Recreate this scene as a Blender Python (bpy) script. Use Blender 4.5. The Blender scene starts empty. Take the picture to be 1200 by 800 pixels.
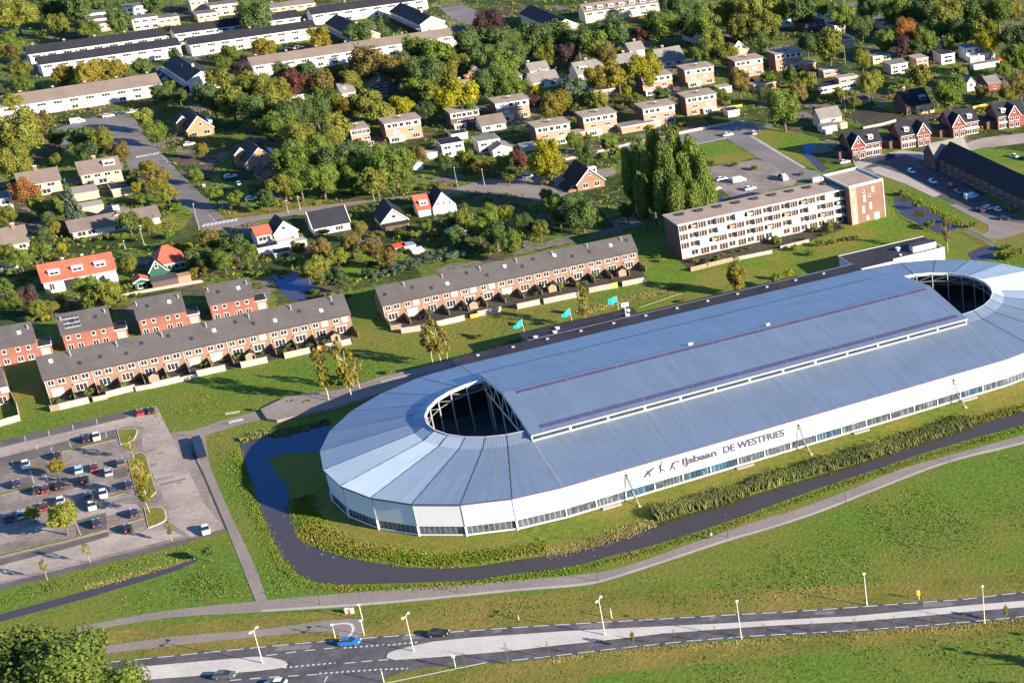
import bpy, bmesh, math, random
import numpy as np
from mathutils import Vector, Matrix
R = math.radians
C = bpy.context.scene.collection
scene = bpy.context.scene
rnd = random.Random(7)

# ------------------------------------------------------------------ camera (lens shift: the picture is an off-axis crop)
FPX, PITCH, ROLL, CAMH, PPX = 1918.744, 0.4213347, -0.0198337, 201.52, 889.629
cam_d = bpy.data.cameras.new('camera'); cam = bpy.data.objects.new('camera', cam_d); C.objects.link(cam)
cam_d.sensor_width = 36.0; cam_d.lens = FPX / 1200 * 36; cam_d.shift_x = -PPX / 1200
cam_d.clip_start = 1.0; cam_d.clip_end = 20000
cam.matrix_world = Matrix.Translation((0, 0, CAMH)) @ Matrix.Rotation(math.pi/2 - PITCH, 4, 'X') @ Matrix.Rotation(-ROLL, 4, 'Z')
scene.camera = cam
_fw = np.array([0, math.cos(PITCH), -math.sin(PITCH)]); _rt = np.array([1., 0, 0]); _up = np.array([0, math.sin(PITCH), math.cos(PITCH)])
_c, _s = math.cos(ROLL), math.sin(ROLL)

def at(x, y, z=0.0):
    """the point of the world at height z that the photograph shows at pixel x, y"""
    X = x - 600 - PPX; Y = y - 400
    a = X*_c - Y*_s; b = X*_s + Y*_c
    d = _fw + _rt*a/FPX - _up*b/FPX
    t = (z - CAMH) / d[2]
    return Vector((d[0]*t, d[1]*t, z))

def pix(P):
    q = np.array(P, float) - np.array([0, 0, CAMH])
    z = q @ _fw; x = q @ _rt / z * FPX; y = -(q @ _up) / z * FPX
    return (x*_c + y*_s + 600 + PPX, -x*_s + y*_c + 400)

def pxm(P):
    """pixels per metre at a point"""
    q = np.array(P, float) - np.array([0, 0, CAMH]); return FPX / (q @ _fw)

# ------------------------------------------------------------------ materials
MATS = {}
def mat(name, col, rough=0.8, spec=0.3, metal=0.0, var=0.25, scale=1.5, col2=None, bump=0.0, bscale=8.0, detail=5.0, rand=0.0, big=0.0, bigscale=0.02):
    m = bpy.data.materials.new(name); m.use_nodes = True
    nt = m.node_tree; N = nt.nodes; L = nt.links; b = N['Principled BSDF']
    b.inputs['Roughness'].default_value = rough; b.inputs['Specular IOR Level'].default_value = spec; b.inputs['Metallic'].default_value = metal
    tc = N.new('ShaderNodeTexCoord'); nz = N.new('ShaderNodeTexNoise'); nz.inputs['Scale'].default_value = scale; nz.inputs['Detail'].default_value = detail
    nz.inputs['Roughness'].default_value = 0.65
    L.new(tc.outputs['Object'], nz.inputs['Vector'])
    rp = N.new('ShaderNodeValToRGB'); L.new(nz.outputs['Fac'], rp.inputs['Fac'])
    c1 = [max(0, c*(1-var)) for c in col]; c2 = col2 or [min(1, c*(1+var)) for c in col]
    rp.color_ramp.elements[0].position = 0.3; rp.color_ramp.elements[1].position = 0.7
    rp.color_ramp.elements[0].color = (*c1, 1); rp.color_ramp.elements[1].color = (*c2, 1)
    out = rp.outputs['Color']
    if big:
        n2 = N.new('ShaderNodeTexNoise'); n2.inputs['Scale'].default_value = bigscale; n2.inputs['Detail'].default_value = 4
        L.new(tc.outputs['Object'], n2.inputs['Vector'])
        mr = N.new('ShaderNodeMapRange'); L.new(n2.outputs['Fac'], mr.inputs['Value'])
        mr.inputs['From Min'].default_value = .3; mr.inputs['From Max'].default_value = .7
        mr.inputs['To Min'].default_value = 1-big; mr.inputs['To Max'].default_value = 1+big
        mx = N.new('ShaderNodeVectorMath'); mx.operation = 'SCALE'; L.new(out, mx.inputs[0]); L.new(mr.outputs[0], mx.inputs['Scale']); out = mx.outputs[0]
    if rand:
        oi = N.new('ShaderNodeObjectInfo'); mr = N.new('ShaderNodeMapRange'); L.new(oi.outputs['Random'], mr.inputs['Value'])
        mr.inputs['To Min'].default_value = 1-rand; mr.inputs['To Max'].default_value = 1+rand
        mx = N.new('ShaderNodeVectorMath'); mx.operation = 'SCALE'; L.new(out, mx.inputs[0]); L.new(mr.outputs[0], mx.inputs['Scale']); out = mx.outputs[0]
    L.new(out, b.inputs['Base Color'])
    if bump:
        n3 = N.new('ShaderNodeTexNoise'); n3.inputs['Scale'].default_value = bscale; n3.inputs['Detail'].default_value = 3
        L.new(tc.outputs['Object'], n3.inputs['Vector'])
        bp = N.new('ShaderNodeBump'); bp.inputs['Strength'].default_value = bump; bp.inputs['Distance'].default_value = 0.3
        L.new(n3.outputs['Fac'], bp.inputs['Height']); L.new(bp.outputs[0], b.inputs['Normal'])
    MATS[name] = m; return m

def leafmat(name, col, var=0.45):
    m = bpy.data.materials.new(name); m.use_nodes = True
    nt = m.node_tree; N = nt.nodes; L = nt.links; b = N['Principled BSDF']
    b.inputs['Roughness'].default_value = .65; b.inputs['Specular IOR Level'].default_value = .15
    ge = N.new('ShaderNodeNewGeometry'); oi = N.new('ShaderNodeObjectInfo'); tc = N.new('ShaderNodeTexCoord')
    nz = N.new('ShaderNodeTexNoise'); nz.inputs['Scale'].default_value = 2.2; nz.inputs['Detail'].default_value = 3; L.new(tc.outputs['Object'], nz.inputs['Vector'])
    def ad(a, bb, w):
        q = N.new('ShaderNodeMath'); q.operation = 'MULTIPLY_ADD'; L.new(a, q.inputs[0]); q.inputs[1].default_value = w
        if bb is None: q.inputs[2].default_value = 0
        else: L.new(bb, q.inputs[2])
        return q.outputs[0]
    f = ad(ge.outputs['Random Per Island'], None, .4); f = ad(oi.outputs['Random'], f, .4); f = ad(nz.outputs['Fac'], f, .4)
    rp = N.new('ShaderNodeValToRGB'); L.new(f, rp.inputs['Fac'])
    e = rp.color_ramp.elements; e[0].position = .15; e[1].position = 1.0
    e[0].color = (*[c*(1-var) for c in col], 1); e[1].color = (col[0]*(1+var*1.15), col[1]*(1+var), col[2]*(1+var*.4), 1)
    L.new(rp.outputs['Color'], b.inputs['Base Color'])
    tr = N.new('ShaderNodeBsdfTranslucent'); L.new(rp.outputs['Color'], tr.inputs['Color'])
    ms = N.new('ShaderNodeMixShader'); ms.inputs[0].default_value = .22
    L.new(b.outputs[0], ms.inputs[1]); L.new(tr.outputs[0], ms.inputs[2]); L.new(ms.outputs[0], N['Material Output'].inputs['Surface'])
    MATS[name] = m; return m

mat('asphalt', (.095, .09, .096), .85, .25, var=.24, scale=.8, big=.28, bigscale=.25)
mat('asphalt_light', (.19, .175, .17), .9, .2, var=.2, scale=1.2, big=.18, bigscale=.08)
mat('path', (.25, .21, .185), .9, .2, var=.15, scale=1.0, big=.12, bigscale=.1)
mat('pale_paving', (.4, .36, .32), .9, .2, var=.15, scale=1.5, big=.12, bigscale=.1)
mat('median', (.52, .48, .44), .9, .2, var=.14, scale=2.0, big=.1, bigscale=.15)
mat('lot', (.245, .205, .18), .9, .2, var=.28, scale=.9, big=.3, bigscale=.12)
mat('lane', (.35, .29, .25), .9, .2, var=.2, scale=.9, big=.22, bigscale=.1)
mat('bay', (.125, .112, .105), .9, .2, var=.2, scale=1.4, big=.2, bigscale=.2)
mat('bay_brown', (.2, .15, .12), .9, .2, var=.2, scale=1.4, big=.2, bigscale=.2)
mat('paint', (.58, .57, .54), .7, .3, var=.1, scale=3)
mat('kerb', (.5, .48, .38), .85, .2, var=.2, scale=1)
mat('dark_kerb', (.05, .045, .05), .85, .2, var=.2)
mat('white', (.66, .64, .61), .6, .3, var=.05, scale=.6)
mat('cream', (.58, .49, .37), .7, .3, var=.07, scale=.6)
mat('cream_yellow', (.68, .52, .26), .7, .3, var=.07, scale=.6)
mat('whitewall', (.58, .52, .45), .75, .25, var=.08, scale=.5)
mat('tan', (.52, .39, .27), .8, .2, var=.12, scale=1)
mat('brick_brown', (.24, .145, .1), .85, .2, var=.25, scale=3, big=.1, bigscale=.3)
mat('brick_red', (.26, .105, .08), .85, .2, var=.25, scale=3, big=.12, bigscale=.3)
mat('brick_pink', (.45, .235, .16), .85, .2, var=.15, scale=2.5, big=.08, bigscale=.3)
mat('brick_orange', (.4, .22, .12), .85, .2, var=.2, scale=2.5, big=.08, bigscale=.3)
mat('brick_dark', (.12, .075, .065), .85, .2, var=.25, scale=2.5)  # dark brick, also for walls whose shade is put into the colour
mat('brick_tudor', (.22, .065, .055), .85, .2, var=.2, scale=2.5)
mat('brick_tower', (.2, .115, .085), .85, .2, var=.22, scale=2.5, big=.1, bigscale=.2)
mat('tile_grey', (.08, .073, .072), .6, .3, var=.16, scale=2.2, big=.12, bigscale=.25)
mat('tile_brown', (.17, .135, .115), .7, .3, var=.16, scale=2.2, big=.12, bigscale=.25)
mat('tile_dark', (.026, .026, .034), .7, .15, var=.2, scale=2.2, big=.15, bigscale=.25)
mat('tile_lightgrey', (.2, .185, .17), .75, .3, var=.18, scale=2.2, big=.12, bigscale=.25)
mat('tile_red', (.45, .1, .06), .75, .3, var=.18, scale=2.2, big=.12, bigscale=.3)
mat('gravel_roof', (.36, .285, .23), .95, .1, var=.15, scale=1.5, big=.12, bigscale=.15)
mat('bitumen', (.035, .033, .04), .75, .25, var=.25, scale=.8, big=.25, bigscale=.12)
mat('glass', (.03, .035, .045), .12, .6, var=.5, scale=.35)
mat('glass_blue', (.035, .085, .14), .1, .6, var=.8, scale=.25)
mat('glass_brown', (.06, .036, .03), .3, .5, var=.7, scale=.5)
mat('glass_band', (.075, .095, .11), .25, .6, var=.6, scale=.4)
mat('green_wood', (.02, .09, .06), .7, .3, var=.15)
mat('steel', (.42, .42, .43), .45, .5, metal=.3, var=.1)
mat('galv', (.62, .6, .5), .5, .4, var=.08)
mat('dark_metal', (.04, .04, .045), .5, .4, var=.2)
mat('purple_metal', (.075, .075, .14), .5, .4, var=.2, scale=.5)
mat('fence_pale', (.4, .335, .29), .85, .2, var=.14, scale=1.2, rand=.12)
mat('fence_wood', (.3, .22, .15), .85, .2, var=.2, scale=1.2)
mat('fence_yellow', (.75, .42, .08), .8, .2, var=.1)
mat('solar', (.03, .035, .05), .2, .6, var=.3, scale=.8)
mat('turquoise', (.02, .55, .5), .7, .2, var=.1)
mat('sign_yellow', (.8, .65, .02), .6, .3, var=.05)
mat('orange', (.7, .1, .03), .7, .3, var=.1)
mat('blue_wall', (.02, .12, .42), .6, .3, var=.1)
mat('hall_white', (.62, .625, .63), .55, .3, var=.03, scale=.15)
mat('hall_text', (.07, .06, .1), .6, .3, var=.05)
mat('hall_floor', (.05, .06, .075), .4, .4, var=.4, scale=.15)
mat('ice', (.09, .15, .2), .15, .6, var=.3, scale=.1)  # dark base holds the shade inside the hall
mat('bark', (.13, .1, .075), .9, .1, var=.3, scale=3)
mat('bark_pale', (.5, .45, .36), .9, .1, var=.25, scale=3)
mat('rubber', (.02, .02, .02), .8, .2, var=.2)
mat('carglass', (.02, .025, .03), .08, .7, var=.2)
mat('lamp_white', (.8, .78, .7), .4, .4, var=.03)
mat('skin', (.55, .33, .24), .6, .3, var=.05)
mat('cloth_pale', (.6, .58, .4), .8, .2, var=.1)
mat('soil_or_shade', (.07, .06, .045), .95, .1, var=.4, scale=.6, big=.2, bigscale=.1)
mat('reed', (.15, .165, .055), .8, .15, var=.25, scale=.5, big=.3, bigscale=.06)
mat('reed_dry', (.3, .25, .09), .8, .15, var=.4, scale=.5, big=.3, bigscale=.06)
mat('tuft', (.11, .155, .026), .8, .15, var=.4, scale=.3, big=.3, bigscale=.05)
CARCOL = {'white': (.75, .75, .74), 'black': (.015, .015, .018), 'silver': (.4, .42, .45), 'red': (.5, .02, .03), 'navy': (.02, .035, .09), 'blue': (.01, .16, .55),
          'grey': (.1, .1, .11), 'maroon': (.14, .02, .03), 'pale blue': (.35, .6, .75), 'pink red': (.75, .12, .16)}  # pale blue also colours a white car for the shade on it
for k, v in CARCOL.items(): mat('car_'+k.replace(' ', '_'), v, .25, .6, var=.03)
LEAF = {'g': ('mid green', (.115, .165, .033)), 'd': ('dark green', (.075, .118, .04)), 'o': ('olive green', (.16, .175, .035)), 'y': ('yellowish', (.19, .165, .03)),
        'Y': ('bright lime', (.26, .25, .018)), 'b': ('brownish', (.15, .125, .04)), 'r': ('copper red', (.115, .05, .04)), 'p': ('purple leaved', (.065, .04, .045)),
        'R': ('orange', (.27, .125, .04)), 't': ('blue green', (.085, .125, .085))}
for k, (n, c) in LEAF.items(): leafmat('leaf_'+k, c)

def grassmat(name, dark, light, dry, s1=.55, big=.018, dryness=.5, bump=.9):
    m = bpy.data.materials.new(name); m.use_nodes = True
    nt = m.node_tree; N = nt.nodes; L = nt.links; b = N['Principled BSDF']
    b.inputs['Roughness'].default_value = .9; b.inputs['Specular IOR Level'].default_value = .1
    tc = N.new('ShaderNodeTexCoord')
    def noise(s, d=5, r=.6):
        n = N.new('ShaderNodeTexNoise'); n.inputs['Scale'].default_value = s; n.inputs['Detail'].default_value = d; n.inputs['Roughness'].default_value = r
        L.new(tc.outputs['Object'], n.inputs['Vector']); return n.outputs['Fac']
    def ramp(f, p0, p1, c0, c1):
        r = N.new('ShaderNodeValToRGB'); L.new(f, r.inputs['Fac']); e = r.color_ramp.elements
        e[0].position, e[1].position = p0, p1; e[0].color, e[1].color = (*c0, 1), (*c1, 1); return r.outputs['Color']
    fine = ramp(noise(s1, 8, .72), .32, .68, dark, light)
    k = ramp(noise(big, 6, .6), .5-.12*dryness, .62, (0, 0, 0), (1, 1, 1))
    mx = N.new('ShaderNodeMix'); mx.data_type = 'RGBA'; L.new(k, mx.inputs[0]); L.new(fine, mx.inputs[6])
    fd = ramp(noise(s1*1.3, 8, .72), .3, .7, [c*.6 for c in dry], [c*1.35 for c in dry]); L.new(fd, mx.inputs[7])
    L.new(mx.outputs[2], b.inputs['Base Color'])
    bp = N.new('ShaderNodeBump'); bp.inputs['Strength'].default_value = bump; bp.inputs['Distance'].default_value = .35
    L.new(noise(1.1, 6, .7), bp.inputs['Height']); L.new(bp.outputs[0], b.inputs['Normal'])
    MATS[name] = m; return m
grassmat('grass', (.06, .11, .012), (.165, .245, .035), (.19, .18, .038), s1=.8)
grassmat('lawn', (.07, .1, .012), (.185, .235, .034), (.24, .195, .045), s1=.6, big=.04, dryness=.8, bump=.6)
grassmat('lawn_green', (.065, .115, .012), (.17, .26, .032), (.22, .19, .04), s1=.6, big=.05, dryness=.2, bump=.6)
grassmat('verge', (.08, .095, .014), (.21, .215, .04), (.25, .19, .05), s1=.7, big=.05, dryness=.9)
grassmat('bank', (.09, .14, .014), (.2, .27, .035), (.22, .19, .04), s1=.7, big=.06, dryness=.2)
def gardenmat():
    m = bpy.data.materials.new('garden'); m.use_nodes = True; N = m.node_tree.nodes; L = m.node_tree.links; b = N['Principled BSDF']; b.inputs['Roughness'].default_value = .9; b.inputs['Specular IOR Level'].default_value = .1
    tc = N.new('ShaderNodeTexCoord'); mp = N.new('ShaderNodeMapping'); mp.inputs['Rotation'].default_value = (0, 0, -R(42)); L.new(tc.outputs['Object'], mp.inputs['Vector'])
    nz0 = N.new('ShaderNodeTexNoise'); nz0.inputs['Scale'].default_value = .12; L.new(tc.outputs['Object'], nz0.inputs['Vector'])
    wob = N.new('ShaderNodeVectorMath'); wob.operation = 'MULTIPLY_ADD'; L.new(nz0.outputs['Color'], wob.inputs[0]); wob.inputs[1].default_value = (5, 5, 0); L.new(mp.outputs[0], wob.inputs[2])
    vo = N.new('ShaderNodeTexVoronoi'); vo.distance = 'CHEBYCHEV'; vo.inputs['Scale'].default_value = .085; vo.inputs['Randomness'].default_value = .85; L.new(wob.outputs[0], vo.inputs['Vector'])
    sp = N.new('ShaderNodeSeparateColor'); L.new(vo.outputs['Color'], sp.inputs[0])
    r = N.new('ShaderNodeValToRGB'); r.color_ramp.interpolation = 'CONSTANT'; e = r.color_ramp.elements
    cols = [(0, (.05, .075, .02)), (.3, (.12, .16, .03)), (.52, (.08, .1, .03)), (.68, (.12, .095, .06)), (.8, (.2, .17, .14)), (.9, (.15, .19, .035))]
    e[0].color = (*cols[0][1], 1); e[1].position = cols[1][0]; e[1].color = (*cols[1][1], 1)
    for ps, c in cols[2:]: q = e.new(ps); q.color = (*c, 1)
    L.new(sp.outputs[0], r.inputs['Fac'])
    nz = N.new('ShaderNodeTexNoise'); nz.inputs['Scale'].default_value = .45; nz.inputs['Detail'].default_value = 8; nz.inputs['Roughness'].default_value = .72; L.new(tc.outputs['Object'], nz.inputs['Vector'])
    mr = N.new('ShaderNodeMapRange'); L.new(nz.outputs['Fac'], mr.inputs['Value']); mr.inputs['From Min'].default_value = .3; mr.inputs['From Max'].default_value = .7; mr.inputs['To Min'].default_value = .35; mr.inputs['To Max'].default_value = 1.5
    sx = N.new('ShaderNodeVectorMath'); sx.operation = 'SCALE'; L.new(r.outputs['Color'], sx.inputs[0]); L.new(mr.outputs[0], sx.inputs['Scale']); L.new(sx.outputs[0], b.inputs['Base Color'])
    MATS['garden'] = m
gardenmat()

def watermat():
    m = bpy.data.materials.new('water'); m.use_nodes = True; N = m.node_tree.nodes; L = m.node_tree.links; N.remove(N['Principled BSDF'])
    df = N.new('ShaderNodeBsdfDiffuse'); df.inputs['Color'].default_value = (.075, .06, .028, 1)
    gl = N.new('ShaderNodeBsdfGlossy'); gl.inputs['Color'].default_value = (.1, .4, .9, 1); gl.inputs['Roughness'].default_value = .05
    tc = N.new('ShaderNodeTexCoord'); n = N.new('ShaderNodeTexNoise'); n.inputs['Scale'].default_value = .5; n.inputs['Detail'].default_value = 6; L.new(tc.outputs['Object'], n.inputs['Vector'])
    bp = N.new('ShaderNodeBump'); bp.inputs['Strength'].default_value = .35; bp.inputs['Distance'].default_value = .1; L.new(n.outputs['Fac'], bp.inputs['Height']); L.new(bp.outputs[0], gl.inputs['Normal'])
    fr = N.new('ShaderNodeFresnel'); fr.inputs['IOR'].default_value = 1.68; L.new(bp.outputs[0], fr.inputs['Normal'])
    mx = N.new('ShaderNodeMixShader'); L.new(fr.outputs[0], mx.inputs[0]); L.new(df.outputs[0], mx.inputs[1]); L.new(gl.outputs[0], mx.inputs[2]); L.new(mx.outputs[0], N['Material Output'].inputs['Surface'])
    MATS['water'] = m
watermat()

def roofmetal(name, col, amp=.75, rough=.36, metal=.55):
    """profiled metal sheet: the surface normal swings across the ribs (direction stored per face as 'rib')"""
    m = bpy.data.materials.new(name); m.use_nodes = True; N = m.node_tree.nodes; L = m.node_tree.links; b = N['Principled BSDF']
    b.inputs['Roughness'].default_value = rough; b.inputs['Metallic'].default_value = metal
    b.inputs['Anisotropic'].default_value = .95; b.inputs['Specular IOR Level'].default_value = .7
    tc = N.new('ShaderNodeTexCoord'); at_ = N.new('ShaderNodeAttribute'); at_.attribute_name = 'rib'
    n = N.new('ShaderNodeTexNoise'); n.inputs['Scale'].default_value = .12; n.inputs['Detail'].default_value = 5; L.new(tc.outputs['Object'], n.inputs['Vector'])
    r = N.new('ShaderNodeValToRGB'); L.new(n.outputs['Fac'], r.inputs['Fac']); e = r.color_ramp.elements; e[0].position, e[1].position = .3, .75
    e[0].color = (*[c*.94 for c in col], 1); e[1].color = (*[c*1.06 for c in col], 1)
    n2 = N.new('ShaderNodeTexNoise'); n2.inputs['Scale'].default_value = 1.0; n2.inputs['Detail'].default_value = 5; n2.inputs['Roughness'].default_value = .7
    d2 = N.new('ShaderNodeVectorMath'); d2.operation = 'DOT_PRODUCT'; L.new(tc.outputs['Object'], d2.inputs[0]); L.new(at_.outputs['Vector'], d2.inputs[1])
    k2 = N.new('ShaderNodeMath'); k2.operation = 'MULTIPLY'; L.new(d2.outputs['Value'], k2.inputs[0]); k2.inputs[1].default_value = .9
    s1 = N.new('ShaderNodeVectorMath'); s1.operation = 'SCALE'; L.new(at_.outputs['Vector'], s1.inputs[0]); L.new(k2.outputs[0], s1.inputs['Scale'])
    s2 = N.new('ShaderNodeVectorMath'); s2.operation = 'SCALE'; L.new(tc.outputs['Object'], s2.inputs[0]); s2.inputs['Scale'].default_value = .05
    s3 = N.new('ShaderNodeVectorMath'); s3.operation = 'ADD'; L.new(s1.outputs[0], s3.inputs[0]); L.new(s2.outputs[0], s3.inputs[1]); L.new(s3.outputs[0], n2.inputs['Vector'])
    mr = N.new('ShaderNodeMapRange'); L.new(n2.outputs['Fac'], mr.inputs['Value']); mr.inputs['From Min'].default_value = .3; mr.inputs['From Max'].default_value = .7; mr.inputs['To Min'].default_value = .88; mr.inputs['To Max'].default_value = 1.08
    sx = N.new('ShaderNodeVectorMath'); sx.operation = 'SCALE'; L.new(r.outputs['Color'], sx.inputs[0]); L.new(mr.outputs[0], sx.inputs['Scale']); L.new(sx.outputs[0], b.inputs['Base Color'])
    dt = N.new('ShaderNodeVectorMath'); dt.operation = 'DOT_PRODUCT'; L.new(tc.outputs['Object'], dt.inputs[0]); L.new(at_.outputs['Vector'], dt.inputs[1])
    f = N.new('ShaderNodeMath'); f.operation = 'MULTIPLY'; L.new(dt.outputs['Value'], f.inputs[0]); f.inputs[1].default_value = 2*math.pi/.4
    s = N.new('ShaderNodeMath'); s.operation = 'SINE'; L.new(f.outputs[0], s.inputs[0])
    a = N.new('ShaderNodeMath'); a.operation = 'MULTIPLY'; L.new(s.outputs[0], a.inputs[0]); a.inputs[1].default_value = amp
    vt = N.new('ShaderNodeVectorTransform'); vt.vector_type = 'VECTOR'; vt.convert_from = 'OBJECT'; vt.convert_to = 'WORLD'; L.new(at_.outputs['Vector'], vt.inputs[0]); L.new(vt.outputs[0], b.inputs['Tangent'])
    sc = N.new('ShaderNodeVectorMath'); sc.operation = 'SCALE'; L.new(vt.outputs[0], sc.inputs[0]); L.new(a.outputs[0], sc.inputs['Scale'])
    ge = N.new('ShaderNodeNewGeometry'); ad = N.new('ShaderNodeVectorMath'); ad.operation = 'ADD'; L.new(ge.outputs['Normal'], ad.inputs[0]); L.new(sc.outputs[0], ad.inputs[1])
    nm = N.new('ShaderNodeVectorMath'); nm.operation = 'NORMALIZE'; L.new(ad.outputs[0], nm.inputs[0]); L.new(nm.outputs[0], b.inputs['Normal'])
    MATS[name] = m
roofmetal('hall_roof', (.33, .42, .53), amp=.3, rough=.9, metal=.66)

# ------------------------------------------------------------------ mesh collector and object helpers
class MB:
    def __init__(s): s.v = []; s.f = []; s.m = []; s.mats = []; s.ribs = []
    def mi(s, m):
        if m not in s.mats: s.mats.append(m)
        return s.mats.index(m)
    def poly(s, pts, m, rib=None):
        i = len(s.v); s.v += [tuple(p) for p in pts]; s.f.append(tuple(range(i, i+len(pts)))); s.m.append(s.mi(m)); s.ribs.append(rib or (0, 0, 0)); return s
    def hull(s, pts, faces, m):
        i = len(s.v); s.v += [tuple(p) for p in pts]; k = s.mi(m)
        for f in faces: s.f.append(tuple(i+j for j in f)); s.m.append(k); s.ribs.append((0, 0, 0))
        return s
    def box(s, x0, y0, z0, x1, y1, z1, m):
        p = [(x0,y0,z0),(x1,y0,z0),(x1,y1,z0),(x0,y1,z0),(x0,y0,z1),(x1,y0,z1),(x1,y1,z1),(x0,y1,z1)]
        return s.hull(p, [(0,3,2,1),(4,5,6,7),(0,1,5,4),(1,2,6,5),(2,3,7,6),(3,0,4,7)], m)
    def prism(s, prof, m, axis, a, b):
        """extrude a closed profile: axis 'y' -> profile in x,z ; axis 'x' -> profile in y,z ; axis 'z' -> profile in x,y"""
        n = len(prof)
        def P(u, w, t): return (u, t, w) if axis == 'y' else (t, u, w) if axis == 'x' else (u, w, t)
        pts = [P(u, w, a) for u, w in prof] + [P(u, w, b) for u, w in prof]
        fs = [tuple(range(n)), tuple(range(2*n-1, n-1, -1))] + [(i, n+i, n+(i+1) % n, (i+1) % n) for i in range(n)]
        return s.hull(pts, fs, m)
    def tube(s, p0, p1, r0, r1, m, n=8, cap=True):
        p0, p1 = Vector(p0), Vector(p1); d = (p1-p0).normalized(); u = d.orthogonal().normalized(); w = d.cross(u)
        pts = [p0+(u*math.cos(2*math.pi*k/n)+w*math.sin(2*math.pi*k/n))*r0 for k in range(n)] + [p1+(u*math.cos(2*math.pi*k/n)+w*math.sin(2*math.pi*k/n))*r1 for k in range(n)]
        fs = [(k, (k+1) % n, n+(k+1) % n, n+k) for k in range(n)]
        if cap: fs += [tuple(range(n-1, -1, -1)), tuple(range(n, 2*n))]
        return s.hull(pts, fs, m)
    def slab(s, pts, t, m):
        """a sloping sheet of thickness t under the given corner points"""
        n = len(pts); lo = [(p[0], p[1], p[2]-t) for p in pts]
        return s.hull(list(pts)+lo, [tuple(range(n)), tuple(range(2*n-1, n-1, -1))] + [(i, n+i, n+(i+1) % n, (i+1) % n) for i in range(n)], m)
    def mesh(s, name, fix=True):
        me = bpy.data.meshes.new(name); me.from_pydata(s.v, [], s.f)
        for m in s.mats: me.materials.append(MATS[m])
        me.polygons.foreach_set('material_index', s.m)
        if any(r != (0, 0, 0) for r in s.ribs):
            a = me.attributes.new('rib', 'FLOAT_VECTOR', 'FACE'); a.data.foreach_set('vector', [c for r in s.ribs for c in r])
        me.update()
        if fix:
            bm = bmesh.new(); bm.from_mesh(me); bmesh.ops.recalc_face_normals(bm, faces=bm.faces); bm.to_mesh(me); bm.free()
        return me
    def build(s, name, parent=None, loc=(0, 0, 0), rz=0, fix=True):
        o = bpy.data.objects.new(name, s.mesh(name, fix)); C.objects.link(o); o.location = loc; o.rotation_euler = (0, 0, rz)
        if parent: o.parent = parent
        return o
LABELS = []   # (object, pixel x) of every thing, for the closing pass that keeps labels apart
def tag(o, label, cat, group=None, px=None):
    o['label'] = label; o['category'] = cat
    if group: o['group'] = group
    LABELS.append((o, px[0] if px else pix(o.location)[0])); return o
def root(name, loc, rz, label, cat, group=None, px=None):
    o = bpy.data.objects.new(name, None); C.objects.link(o); o.location = loc; o.rotation_euler = (0, 0, rz); o.empty_display_size = 2
    return tag(o, label, cat, group, px)
def inst(name, me, parent=None, loc=(0, 0, 0), rz=0, sc=(1, 1, 1), rx=0, ry=0):
    o = bpy.data.objects.new(name, me); C.objects.link(o); o.location = loc; o.rotation_euler = (rx, ry, rz); o.scale = sc
    if parent: o.parent = parent
    return o
ZONES = []      # polygons (world xy) where nothing should grow
def inside(x, y, poly):
    c = False; j = len(poly)-1
    for i in range(len(poly)):
        xi, yi = poly[i][:2]; xj, yj = poly[j][:2]
        if (yi > y) != (yj > y) and x < (xj-xi)*(y-yi)/(yj-yi)+xi: c = not c
        j = i
    return c
def flat(name, pts, z, m, block=True, kind='structure'):
    w = [at(x, y, z) for x, y in pts]; b = MB(); b.poly([(p.x, p.y, z) for p in w], m)
    o = b.build(name, fix=False)
    if o.data.polygons[0].normal.z < 0: o.data.flip_normals()
    o['kind'] = kind
    if block: ZONES.append([(p.x, p.y) for p in w])
    return o
def raised(name, pts, z, h, m, m2='kerb'):
    """a kerbed island: a sheet a kerb's height above the road with real kerb sides"""
    w = [at(x, y, 0) for x, y in pts]; c = sum((Vector(p) for p in w), Vector())/len(w); b = MB()
    b.poly([(p.x, p.y, z+h) for p in w], m)
    for i in range(len(w)):
        p, q = w[i], w[(i+1) % len(w)]; b.poly([(p.x, p.y, z-.1), (q.x, q.y, z-.1), (q.x, q.y, z+h), (p.x, p.y, z+h)], m2)
    for i in range(len(w)):
        p, q = w[i], w[(i+1) % len(w)]; pi, qi = p+(c-p).normalized()*.3, q+(c-q).normalized()*.3
        b.poly([(p.x, p.y, z+h+.012), (q.x, q.y, z+h+.012), (qi.x, qi.y, z+h+.012), (pi.x, pi.y, z+h+.012)], m2)
    o = b.build(name); o['kind'] = 'structure'; ZONES.append([(p.x, p.y) for p in w]); return o
def smooth(pts, n=4):
    out = []; P = [Vector((x, y, 0)) for x, y in pts]
    for i in range(len(P)-1):
        p0, p1, p2, p3 = P[max(i-1, 0)], P[i], P[i+1], P[min(i+2, len(P)-1)]
        for k in range(n):
            t = k/n; q = .5*((2*p1)+(p2-p0)*t+(2*p0-5*p1+4*p2-p3)*t*t+(3*p1-p0-3*p2+p3)*t**3); out.append((q.x, q.y))
    return out+[(P[-1].x, P[-1].y)]
def line_world(pts): return [at(x, y, 0) for x, y in pts]
def resample(W, step):
    out = []; acc = 0.0
    for a, b in zip(W, W[1:]):
        l = (b-a).length; t = acc
        while t < l: out.append((a+(b-a)*(t/l), (b-a).normalized())); t += step
        acc = t-l
    return out
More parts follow.
